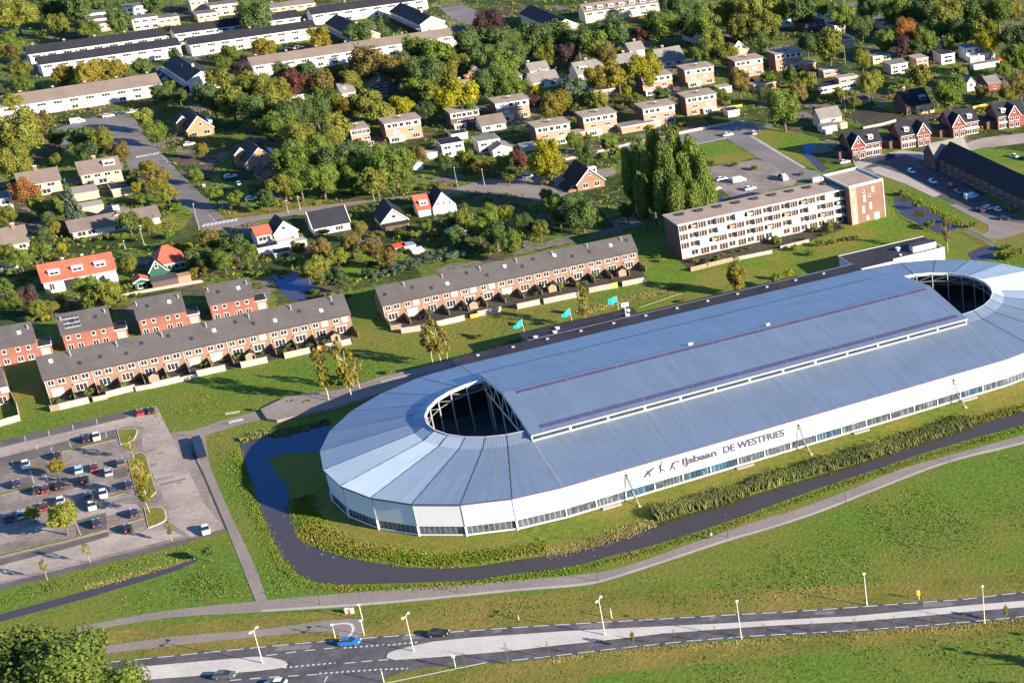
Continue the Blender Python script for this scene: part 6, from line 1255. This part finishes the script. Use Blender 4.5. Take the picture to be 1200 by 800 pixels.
scatter('dry_grass', along([(680,368),(720,356),(760,346),(800,335)], 3.0, 1600), .15, .5, .25, 'reed_dry', 3)
def edge_dist(x, y, pl):
    d = 1e9
    for (x0, y0), (x1, y1) in zip(pl, pl[1:]+pl[:1]):
        l2 = (x1-x0)**2+(y1-y0)**2; t = max(0, min(1, ((x-x0)*(x1-x0)+(y-y0)*(y1-y0))/l2)); d = min(d, math.hypot(x-x0-t*(x1-x0), y-y0-t*(y1-y0)))
    return d
def tussocks(n, poly):
    W = [at(x, y) for x, y in poly]; pl = [(p.x, p.y) for p in W]
    return [c for c in infield(n, poly) if rnd.random() < clumpy(*c)*1.1-.1 and rnd.random() < edge_dist(*c, pl)/7]
def infield(n, poly):
    W = [at(x, y) for x, y in poly]; xs = [p.x for p in W]; ys = [p.y for p in W]; pl = [(p.x, p.y) for p in W]; out = []
    while len(out) < n:
        x, y = rnd.uniform(min(xs), max(xs)), rnd.uniform(min(ys), max(ys))
        if inside(x, y, pl): out.append((x, y))
    return out
for n_, pl_ in ((11000, [(430,708),(690,688),(900,624),(1240,512),(1300,500),(1300,668),(1196,689),(900,713),(700,726),(560,734),(440,738)]), (7000, [(600,779),(766,760),(955,745),(1141,732),(1300,722),(1300,860),(500,860),(460,800)]), (3200, [(-40,745),(100,708),(233,662),(262,628),(298,698),(200,712),(60,748)]), (2200, [(-40,712),(54,680),(258,626),(232,650),(100,688),(-40,722)]),
    (3500, [(242,512),(262,505),(283,535),(300,590),(330,660),(380,690),(312,698),(268,590)]), (4500, [(0,500),(120,475),(412,407),(440,398),(745,330),(800,345),(620,395),(440,440),(310,470),(200,500),(0,512)])):
    scatter('grass_tussocks', tussocks(n_, pl_), .08, .26, .3, 'tuft', 2, .9)
# undergrowth between the gardens, kept off houses, streets and lawns
ZB = [(min(p[0] for p in z), max(p[0] for p in z), min(p[1] for p in z), max(p[1] for p in z), z) for z in ZONES]
def free(x, y): return not any(a <= x <= b_ and c <= y <= d and inside(x, y, z) for a, b_, c, d, z in ZB)
V = []; F = []; npr = np.random.default_rng(5)
cand = infield(6500, [(-30,-5),(1240,-5),(1240,160),(1195,160),(1040,150),(900,150),(800,150),(745,262),(440,330),(405,340),(230,330),(0,380),(-30,400)])
cl = [c for c in cand if free(*c)]
for (x, y) in cl:
    s = rnd.uniform(.5, 2.1)
    for k in range(9):
        p = np.array([x, y, 0])+npr.normal(size=3)*[s*.6, s*.6, 0]+[0, 0, rnd.uniform(.1, s*.9)]; t = npr.normal(size=3); t /= np.linalg.norm(t); u = np.cross(t, npr.normal(size=3)); u /= np.linalg.norm(u); e = .42*rnd.uniform(.6, 1.3)
        i = len(V); V += [tuple(p-t*e), tuple(p+u*e*.8), tuple(p+t*e), tuple(p-u*e*.8)]; F.append((i, i+1, i+2, i+3))
me = bpy.data.meshes.new('undergrowth'); me.from_pydata(V, [], F); me.materials.append(MATS['leaf_d']); o = bpy.data.objects.new('undergrowth', me); C.objects.link(o); o['kind'] = 'stuff'
o.data.materials.append(MATS['leaf_o']); o.data.materials.append(MATS['leaf_b']); o.data.polygons.foreach_set('material_index', [(i//9*7 % 5 > 1)+(i//9 % 11 == 0) for i in range(len(F))])
# shrubs in the small back gardens of the two terraces
for (t, o_, h_, W_) in (ter2, ter1):
    u = Vector((math.cos(h_), math.sin(h_), 0)); n = Vector((-u.y, u.x, 0)); nm = 'behind the hall' if t is ter2[0] else 'by the car park'
    for k in range(22):
        P = o_+u*rnd.uniform(1, W_-1)-n*rnd.uniform(1.2, 6); D = rnd.uniform(1.2, 2.8); q = root('shrub', P, 0, 'small shrub in the back gardens of the brick terrace '+nm, 'shrub', 'shrubs of the terrace gardens '+nm)
        c = inst('foliage', CROWN['low'][k % 4], q, (0, 0, D*.4), k, (D/2, D/2, D*.45)); c.material_slots[0].link = 'OBJECT'; c.material_slots[0].material = MATS['leaf_'+rnd.choice('ddgoop')]

for k in range(26):
    t_ = rnd.random(); q = at(812+t_*176, 315-t_*47+rnd.uniform(-7, 3)); D = rnd.uniform(1.3, 3.4)
    o = root('shrub', q, 0, 'dark shrub in the ground floor gardens of the apartment block', 'shrub', 'shrubs of the apartment gardens'); c = inst('foliage', CROWN['low'][k % 4], o, (0, 0, D*.4), k, (D/2, D/2, D*.5)); c.material_slots[0].link = 'OBJECT'; c.material_slots[0].material = MATS['leaf_'+rnd.choice('ddgoob')]
# ------------------------------------------------------------------ vehicles
def car_meshes(kind):
    b = MB(); g = MB(); L, Wd = (4.3, 1.76) if kind == 'car' else (5.2, 1.95)
    def loft(bb, secs, m):
        n = len(secs[0]); pts = [p for s in secs for p in s]; fs = [tuple(range(n-1, -1, -1)), tuple(range((len(secs)-1)*n, len(secs)*n))]
        for i in range(len(secs)-1):
            for j in range(n): fs.append((i*n+j, i*n+(j+1) % n, (i+1)*n+(j+1) % n, (i+1)*n+j))
        bb.hull(pts, fs, m)
    def sec(x, z0, z1, w, wt): return [(x, -w, z0), (x, w, z0), (x, w*1.0, (z0+z1)*.55), (x, wt, z1), (x, -wt, z1), (x, -w, (z0+z1)*.55)]
    h = Wd/2
    if kind == 'car':
        loft(b, [sec(-2.15, .38, .72, h*.86, h*.8), sec(-2.0, .25, .92, h*.96, h*.9), sec(-1.2, .22, .98, h, h*.94), sec(.9, .22, .95, h, h*.94), sec(1.75, .24, .8, h*.96, h*.88), sec(2.15, .36, .62, h*.84, h*.76)], 'car_white')
        loft(g, [[(-1.95, -h*.86, .93), (-1.95, h*.86, .93), (-1.95, h*.8, .98), (-1.95, -h*.8, .98)], [(-1.35, -h*.92, .95), (-1.35, h*.92, .95), (-1.35, h*.72, 1.44), (-1.35, -h*.72, 1.44)], [(-.1, -h*.93, .95), (-.1, h*.93, .95), (-.1, h*.72, 1.47), (-.1, -h*.72, 1.47)], [(.95, -h*.9, .93), (.95, h*.9, .93), (.95, h*.86, .96), (.95, -h*.86, .96)]], 'carglass')
        b.hull([(-1.38, -h*.73, 1.43), (-1.38, h*.73, 1.43), (.0, h*.73, 1.455), (.0, -h*.73, 1.455), (-1.3, -h*.66, 1.5), (-1.3, h*.66, 1.5), (-.08, h*.66, 1.51), (-.08, -h*.66, 1.51)], [(0,1,5,4),(1,2,6,5),(2,3,7,6),(3,0,4,7),(4,5,6,7)], 'car_white')
        ax = (-1.3, 1.32)
    else:
        loft(b, [sec(-2.6, .35, 1.95, h*.96, h*.84), sec(-2.5, .28, 2.1, h, h*.88), sec(1.0, .28, 2.1, h, h*.88), sec(1.7, .28, 1.25, h, h*.9), sec(2.55, .34, 1.0, h*.9, h*.82)], 'car_white')
        g.hull([(1.02, -h*.84, 2.03), (1.02, h*.84, 2.03), (1.72, h*.88, 1.3), (1.72, -h*.88, 1.3), (1.06, -h*.84, 2.07), (1.06, h*.84, 2.07), (1.76, h*.88, 1.33), (1.76, -h*.88, 1.33)], [(4,5,6,7),(0,1,5,4),(2,3,7,6),(0,3,7,4),(1,2,6,5)], 'carglass'); g.box(.2, -h-.0, 1.25, 1.0, h+.0, 1.75, 'carglass'); ax = (-1.6, 1.65)
    wl = MB(); wl.tube((0, -.1, 0), (0, .1, 0), .32, .32, 'rubber', 14); wl.tube((0, -.11, 0), (0, .11, 0), .18, .18, 'steel', 8)
    hd = MB(); hd.hull([(0, -.2, 0), (0, .2, 0), (-.1, .2, .14), (-.1, -.2, .14), (-.25, -.2, 0), (-.25, .2, 0)], [(0,1,2,3),(3,2,5,4),(0,3,4),(1,5,2),(0,4,5,1)], 'lamp_white')
    tl = MB(); tl.box(-.06, -.18, 0, .05, .18, .16, 'orange')
    return b.mesh('body'), g.mesh('cabin_glass'), wl.mesh('wheel'), hd.mesh('headlight'), tl.mesh('tail_light'), ax, h, L
CM = {k: car_meshes(k) for k in ('car', 'van')}
def vehicle(px, py, col, hd, label, kind='car', group='cars in the car park', z=.09):
    P = at(px, py, .5); P.z = z; o = root('parked_car' if kind == 'car' else 'van', P, R(hd), label, kind, group, px=(px, py)); bm_, gm, wm, hm, tm, ax, h, L = CM[kind]
    c = inst('body', bm_, o); 
    for s in c.material_slots: s.link = 'OBJECT'; s.material = MATS['car_'+col.replace(' ', '_')]
    inst('cabin_glass', gm, o)
    for x in ax:
        for y in (-h+.08, h-.08): inst('wheel', wm, o, (x, y, .32))
    for y in (-h*.62, h*.62): inst('headlight', hm, o, (L/2-.08, y, .62 if kind == 'car' else .8)); inst('tail_light', tm, o, (-L/2+.02, y, .72))
    return o
for x, y, c, l in ((113,512,'white','white car in the uppermost bay row, beside a low post'),(101,514,'black','small dark car left of the white car in the uppermost row'),(30,545,'white','white car with a shadow on its left near the left edge'),(67,534,'black','black car half under the small yellowish tree'),
    (92,550,'pale blue','light blue car facing the camera in the middle rows'),(110,548,'maroon','dark red car right of the light blue one'),(127,553,'silver','silver grey car right of the dark red one'),(99,562,'black','black car just below the light blue one'),(141,542,'grey','dark grey car beside the tall yellow birch'),
    (151,568,'navy','navy car at the right end of the middle row'),(19,567,'navy','navy car alone near the left edge'),(43,574,'black','black car at the left of the dark trio'),(53,573,'maroon','maroon car in the middle of the dark trio'),(69,569,'black','black car at the right of the dark trio'),
    (71,588,'white','large white car in the middle of the lot above the olive tree'),(51,594,'maroon','dark maroon car left of the large white car'),(104,581,'grey','grey car beside the white car, long shadow left'),(121,579,'white','white car at the right of a grey car, middle rows'),(108,593,'white','white car second below, alone between two rows'),
    (113,613,'navy','dark blue car right of the olive tree'),(157,601,'navy','navy car left of the lower green island'),(150,619,'black','black car below the navy one at the lower green island'),(10,607,'navy','dark car at the left edge of the lower row'),(25,603,'silver','silver car right of the dark one at the left edge'),
    (241,621,'white','lone white car at the lower right corner of the lot'),(164,483,'red','bright red car at the top corner of the lot'),(177,481,'black','black car beside the bright red one')):
    vehicle(x, y, c, 127 if c != 'white' else -53, l)
for x, y, c, hd, l, k in ((410,752,'blue',8,'bright blue car driving on the main road','car'),(514,742,'black',8,'black car on the main road right of the blue one','car'),(264,791,'grey',8,'dark grey car with pale front beside the traffic island','car'),(322,801,'white',190,'white car cut by the lower edge of the picture','car')):
    vehicle(x, y, c, hd, l, k, 'cars on the main road')
for x, y, c, hd, l, k in ((846,210,'white',40,'white car at the left of the upper parking lot','car'),(820,217,'white',40,'white low car at the lower left of the upper parking lot','car'),(829,222,'pink red',40,'pinkish red car in the upper parking lot','car'),(838,221.5,'white',40,'white car right of the pinkish red one','car'),
    (866,212,'white',40,'white van in the upper parking lot','van'),(879,221,'white',40,'white car behind the apartment roof edge','car'),(919,209,'white',120,'white van beside the small shrubs by the lot','van'),(959,212,'silver',40,'pale van on the street behind the tower','van'),(966,216,'black',40,'black car beside the pale van behind the tower','car'),(828,208,'grey',40,'grey car half in the shade of the poplars','car')):
    vehicle(x, y, c, hd, l, k, 'cars in the upper parking lot')
for x, y, c, hd, l, k in ((1068,201,'pale blue',-48,'pale blue car at the top of the shaded street','car'),(1093,213,'pale blue',-48,'pale blue car second down the shaded street','car'),(1114,217,'red',130,'red car in the shaded street','car'),(1123,225,'grey',-48,'dark grey car behind the red one in the shade','car'),(1138,231,'pale blue',40,'pale blue van in the shaded street','van'),
    (1157,243,'white',130,'white car at the lower end of the shaded street','car'),(1168,245,'white',130,'white car second at the lower end of the shaded street','car'),(1149,246,'navy',130,'navy car left of the white pair in the shade','car'),(1177,256,'black',10,'black car in the sun by the canal path','car'),(1183,246,'maroon',130,'maroon car beside the white pair','car'),
    (1187,183,'white',150,'white car on the round lawn edge behind the dark building','car'),(1198,186,'black',150,'black car on the round lawn edge behind the dark building','car'),(1003,187,'black',40,'black car in front of the nearest gabled house','car'),(990,190,'white',40,'white car by the canal gabled house corner','car'),(1043,183,'navy',40,'navy car between two gabled houses','car')):
    vehicle(x, y, c, hd, l, k, 'cars around the gabled houses')
for x, y, c, hd, l, k in ((91,143,'white',40,'long white van on the curved street','van'),(127,136,'white',40,'white car parked below the cream terrace','car'),(143,133,'navy',40,'navy car parked below the cream terrace','car'),(157,131,'white',40,'white car at the tree end of the curved street','car'),(150,202,'black',130,'black car beside the white dormer house','car'),(190,82,'pale blue',40,'pale car in the shade by the black block','car'),
    (193,88,'pale blue',40,'second pale car in the shade by the black block','car'),(197,93,'white',40,'third pale car in the shade by the black block','car'),(216,106,'white',40,'white car alone in the deep shade','car'),(619,207,'white',40,'white car at the edge of the shaded street square','car'),(340,58,'black',40,'dark car behind the longest white terrace','car'),(350,56,'silver',40,'silver car behind the longest white terrace','car'),
    (318,62,'white',40,'white car behind the longest white terrace','car'),(222,169,'white',40,'white car below the round window brick house','car'),(270,207,'pale blue',40,'pale car in shade left of the twin gables','car'),(280,215,'white',130,'white car in deep shade below the twin gables','car'),(295,233,'white',40,'white car by the street left of the tall trees','car'),(855,128,'pale blue',40,'pale car beside the white garage','car'),(883,156,'white',120,'white car at the street corner by the lawn','car'),(853,158,'white',40,'white car at the street corner by the lamp','car')):
    vehicle(x, y, c, hd, l, k, 'cars parked along the village streets')
# long dark box on wheels in place of a dark band beside the path
P = at(233, 524, 1); P.z = .1; o = root('trailer', P, R(-52.8), 'long low black trailer parked beside the path at the car park', 'trailer', px=(233, 524)); b = MB(); b.box(-6.2, -.95, .75, 6.2, .95, 1.5, 'car_black'); b.build('body', o)
b = MB(); b.box(-6.1, -1.1, .55, 6.1, 1.1, .74, 'dark_metal'); b.box(-7.4, -.1, .55, -6.1, .1, .7, 'steel'); b.build('chassis', o)
for x in (-4.5, 3.5, 4.6):
    for y in (-1.0, 1.0): inst('wheel', CM['car'][2], o, (x, y, .4), 0, (1.25, 1.25, 1.25))

# ------------------------------------------------------------------ lamps, posts, signs
def lamp(px, py, ty, label, arms=1, group='street lamps along the main road', pm='galv', name='street_lamp'):
    hs = .3 if name == 'path_lamp' else .5 if 'village' in group else .8; hm_ = 'steel' if name == 'path_lamp' else 'lamp_white'
    P = at(px, py); h = (py-ty)/pxm(P)/math.cos(PITCH); o = root(name, P, R(10), label, 'street lamp', group, px=(px, py)); b = MB(); rr = .45 if name == 'path_lamp' else 1; b.tube((0, 0, 0), (0, 0, 1.2), .15*rr, .14*rr, pm, 8); b.tube((0, 0, 1.2), (0, 0, h), .11*rr, .07*rr, pm, 8); b.build('pole', o)
    for k in range(arms):
        s = 1 if k == 0 else -1; a = Vector((.25*s, .9*s, 0)) if arms > 1 else Vector((0, .35, 0)); b = MB(); b.tube((0, 0, h-.05), (a.x, a.y, h+.12), .06, .05, pm, 6); b.build('arm', o)
        b = MB(); b.hull([(a.x+u_*hs, a.y+v_*hs, h+w_*hs) for u_, v_, w_ in ((-.32, -.4, .02), (.32, -.4, .02), (.32, .4, .02), (-.32, .4, .02), (-.2, -.28, .34), (.2, -.28, .34), (.2, .28, .34), (-.2, .28, .34))], [(0,3,2,1),(4,5,6,7),(0,1,5,4),(1,2,6,5),(2,3,7,6),(3,0,4,7)], hm_); b.build('lamp_head', o)
    return o
lamp(308,777,735,'two armed street lamp on the left traffic island',2); lamp(485,763,718,'two armed street lamp at the tip of the median',2); lamp(709,744,699,'two armed street lamp on the median in the middle',2)
lamp(869,748,702,'single street lamp below the wide field, left of the pair at right'); lamp(1016,709,671,'single street lamp on the field side of the main road'); lamp(1154,730,685,'single street lamp nearest the right picture edge')
for x, y, ty, l in ((375,708,683,'thin grey path lamp near the junction of the paths'),(536,694,664,'thin grey path lamp by the wide grey canal bend'),(701,681,650,'thin grey path lamp above the first curve of the path'),(853,629,602,'thin grey path lamp near the cyclist'),(991,588,561,'thin grey path lamp in the middle of the rising path'),(1113,541,514,'thin grey path lamp close to the end of the reeds')):
    lamp(x, y, ty, l, 1, 'thin lamps along the cycle path', 'dark_metal', 'path_lamp')
for x, y, ty, l in ((234,270,241,'street lamp at the zebra crossing by the verge'),(439,236,221,'street lamp beside the cream gabled house'),(537,223,198,'street lamp right of the white and red house'),(568,218,200,'pale post on the shaded street square'),(596,213,198,'second pale post on the shaded street square'),(785,175,148,'street lamp in front of the third pink house'),(858,150,130,'street lamp at the corner of the green lawn'),(704,173,161,'street lamp behind the house with bargeboards'),(958,110,88,'mast beside the long low roofed house'),(991,76,56,'pale mast left of the purple tree'),(991,132,108,'lamp post behind the small house by the lawn'),(338,250,236,'thin post on the long street verge'),(352,246,232,'second thin post on the long street verge'),(169,287,270,'lamp post on the lane right of the bungalow'),(147,292,283,'short lamp post on the lane below the bungalow')):
    lamp(x, y, ty, l, 1, 'street lamps in the village', 'steel')
def post(px, py, h, label, m='white', panel=None, r=.09, grp='small posts along the roads', cat='post', name='marker_post'):
    o = root(name, at(px, py), R(10), label, cat, grp, px=(px, py)); b = MB(); b.tube((0, 0, 0), (0, 0, h), r, r, m, 8); b.build('pole', o)
    b = MB(); w_, h0, h1, pm = panel or (.14, h-.3, h-.1, 'dark_metal'); b.box(-w_, -.12, h0, w_, -.04, h1, pm); b.build('sign_panel' if panel else 'reflector', o); return o
post(608,726,1.3,'white marker post beside the main road, nearest the dry patch'); post(717,724,2.6,'white marker post right of the median lamp', r=.1); post(1077,702,2.4,'yellow topped marker post in the grass at the right', 'galv', (.35, 1.2, 2.4, 'sign_yellow'))
post(425,726,4.0,'white post at the end of the lower path, upper one','galv',(.3,3.7,4.1,'lamp_white')); post(427,744,4.0,'white post at the end of the lower path, lower one','galv',(.3,3.6,4.0,'white')); post(393,747,3.6,'white post on the left of the curved white kerb','galv',(.3,3.2,3.6,'white'))
post(534,782,3.2,'white sign post in the verge below the median tip','galv',(.35,2.5,3.2,'white')); post(450,799,3.2,'thin post by the side road mouth','galv'); post(240,221,1.6,'small orange and white board beside the street','galv',(.5,.8,1.8,'white'))
post(1133,237,3,'road sign at the canal side pavement','galv',(.3,2.3,2.9,'orange')); post(228,655,1.2,'pale stake at the end of the narrow ditch','galv')
for x, y, n in ((407,717,'left'), (413,717,'right')):
    o = root('utility_box', at(x, y+1), R(10), f'small pale utility box in the grass above the lower path, {n} one', 'utility box', 'pair of utility boxes', px=(x, y)); b = MB(); b.box(-.35, -.25, 0, .35, .25, 1.0, 'cream'); b.build('cabinet', o); b = MB(); b.slab([(-.42, -.32, 1.12), (.42, -.32, 1.12), (.42, .32, 1.2), (-.42, .32, 1.2)], .1, 'white'); b.build('lid', o)
# a cyclist on the path
P = at(834, 631); hdg = R(30); bk = root('bicycle', (P.x, P.y, .07), hdg, 'dark bicycle ridden along the cycle path by the canal', 'bicycle', px=(833, 628))
for x in (-.52, .52):
    b = MB(); n = 18
    for k in range(n): a0, a1 = 6.2832*k/n, 6.2832*(k+1)/n; b.tube((x+.34*math.cos(a0), 0, .34+.34*math.sin(a0)), (x+.34*math.cos(a1), 0, .34+.34*math.sin(a1)), .025, .025, 'rubber', 5)
    for k in range(6): b.tube((x, 0, .34), (x+.33*math.cos(k*1.05), 0, .34+.33*math.sin(k*1.05)), .006, .006, 'steel', 3)
    b.build('wheel', bk)
b = MB()
for p, q in (((-.52,0,.34),(-.05,0,.3)),((-.05,0,.3),(-.2,0,.85)),((-.52,0,.34),(-.17,0,.75)),((-.05,0,.3),(.38,0,.82)),((-.18,0,.78),(.38,0,.85)),((.36,0,.95),(.52,0,.34))): b.tube(p, q, .025, .025, 'dark_metal', 6)
b.build('frame', bk); b = MB(); b.tube((.3, -.28, 1.03), (.38, 0, .98), .02, .02, 'steel', 6); b.tube((.3, .28, 1.03), (.38, 0, .98), .02, .02, 'steel', 6); b.tube((.38, 0, .8), (.38, 0, .98), .02, .02, 'steel', 6); b.build('handlebar', bk); b = MB(); b.box(-.34, -.09, .86, -.08, .09, .93, 'rubber'); b.build('saddle', bk)
pr = root('person', (P.x, P.y, .07), hdg, 'person in pale clothes riding a bicycle along the path', 'person', px=(833, 627))
J = [((-.2,0,.97),.15),((-.14,0,1.2),.14),((-.06,0,1.42),.16),((0,0,1.52),.06),((.04,0,1.63),.1),((.06,0,1.74),.09),((-.03,.19,1.42),.065),((.16,.25,1.2),.05),((.32,.26,1.06),.045),((-.03,-.19,1.42),.065),((.16,-.25,1.2),.05),((.32,-.26,1.06),.045),((-.17,.11,.92),.11),((.22,.12,.82),.08),((.08,.12,.4),.055),((.2,.12,.33),.045),((-.17,-.11,.92),.11),((.14,-.12,.62),.08),((-.08,-.12,.24),.055),((.06,-.12,.17),.045)]
E_ = [(0,1),(1,2),(2,3),(3,4),(4,5),(2,6),(6,7),(7,8),(2,9),(9,10),(10,11),(0,12),(12,13),(13,14),(14,15),(0,16),(16,17),(17,18),(18,19)]
me = bpy.data.meshes.new('body'); me.from_pydata([j[0] for j in J], E_, []); me.materials.append(MATS['cloth_pale']); bo = bpy.data.objects.new('body', me); C.objects.link(bo); bo.parent = pr
md = bo.modifiers.new('skin', 'SKIN')
if not me.skin_vertices: bpy.context.view_layer.objects.active = bo
for i, (_, r_) in enumerate(J):
    if me.skin_vertices: me.skin_vertices[0].data[i].radius = (r_, r_); me.skin_vertices[0].data[i].use_root = (i == 0)
bo.modifiers.new('smooth', 'SUBSURF').render_levels = 1
b = MB(); b.tube((.04, 0, 1.68), (.02, 0, 1.8), .115, .07, 'bark', 10); b.build('hair', pr)
b = MB(); b.tube((-.2, .11, .88), (.21, .12, .8), .115, .09, 'car_navy', 8); b.tube((.21, .12, .8), (.08, .12, .42), .085, .065, 'car_navy', 8); b.tube((-.2, -.11, .88), (.13, -.12, .6), .115, .09, 'car_navy', 8); b.tube((.13, -.12, .6), (-.08, -.12, .26), .085, .065, 'car_navy', 8); b.build('trousers', pr)

# ------------------------------------------------------------------ closing pass: labels that would repeat get their order from the left
ORD = ['leftmost', 'second from left', 'third from left', 'fourth from left', 'fifth from left', 'sixth from left', 'seventh from left', 'eighth from left', 'ninth from left', 'tenth from left', 'eleventh from left', 'twelfth from left', 'thirteenth from left', 'fourteenth from left', 'fifteenth from left', 'sixteenth from left', 'seventeenth from left']
by = {}
for o, x in LABELS: by.setdefault(o['label'], []).append((x, o))
for l, q in by.items():
    if 1 < len(q) <= len(ORD):      # larger sets are repeats that nothing tells apart: they keep one label and share a group
        q.sort(key=lambda t: t[0])
        for k, (_, o) in enumerate(q):
            s = ORD[k]+', '+l; o['label'] = s if len(s.split()) <= 16 else ORD[k]+', '+' '.join(l.replace(' broadleaf', '').split()[:16-len(ORD[k].split())])
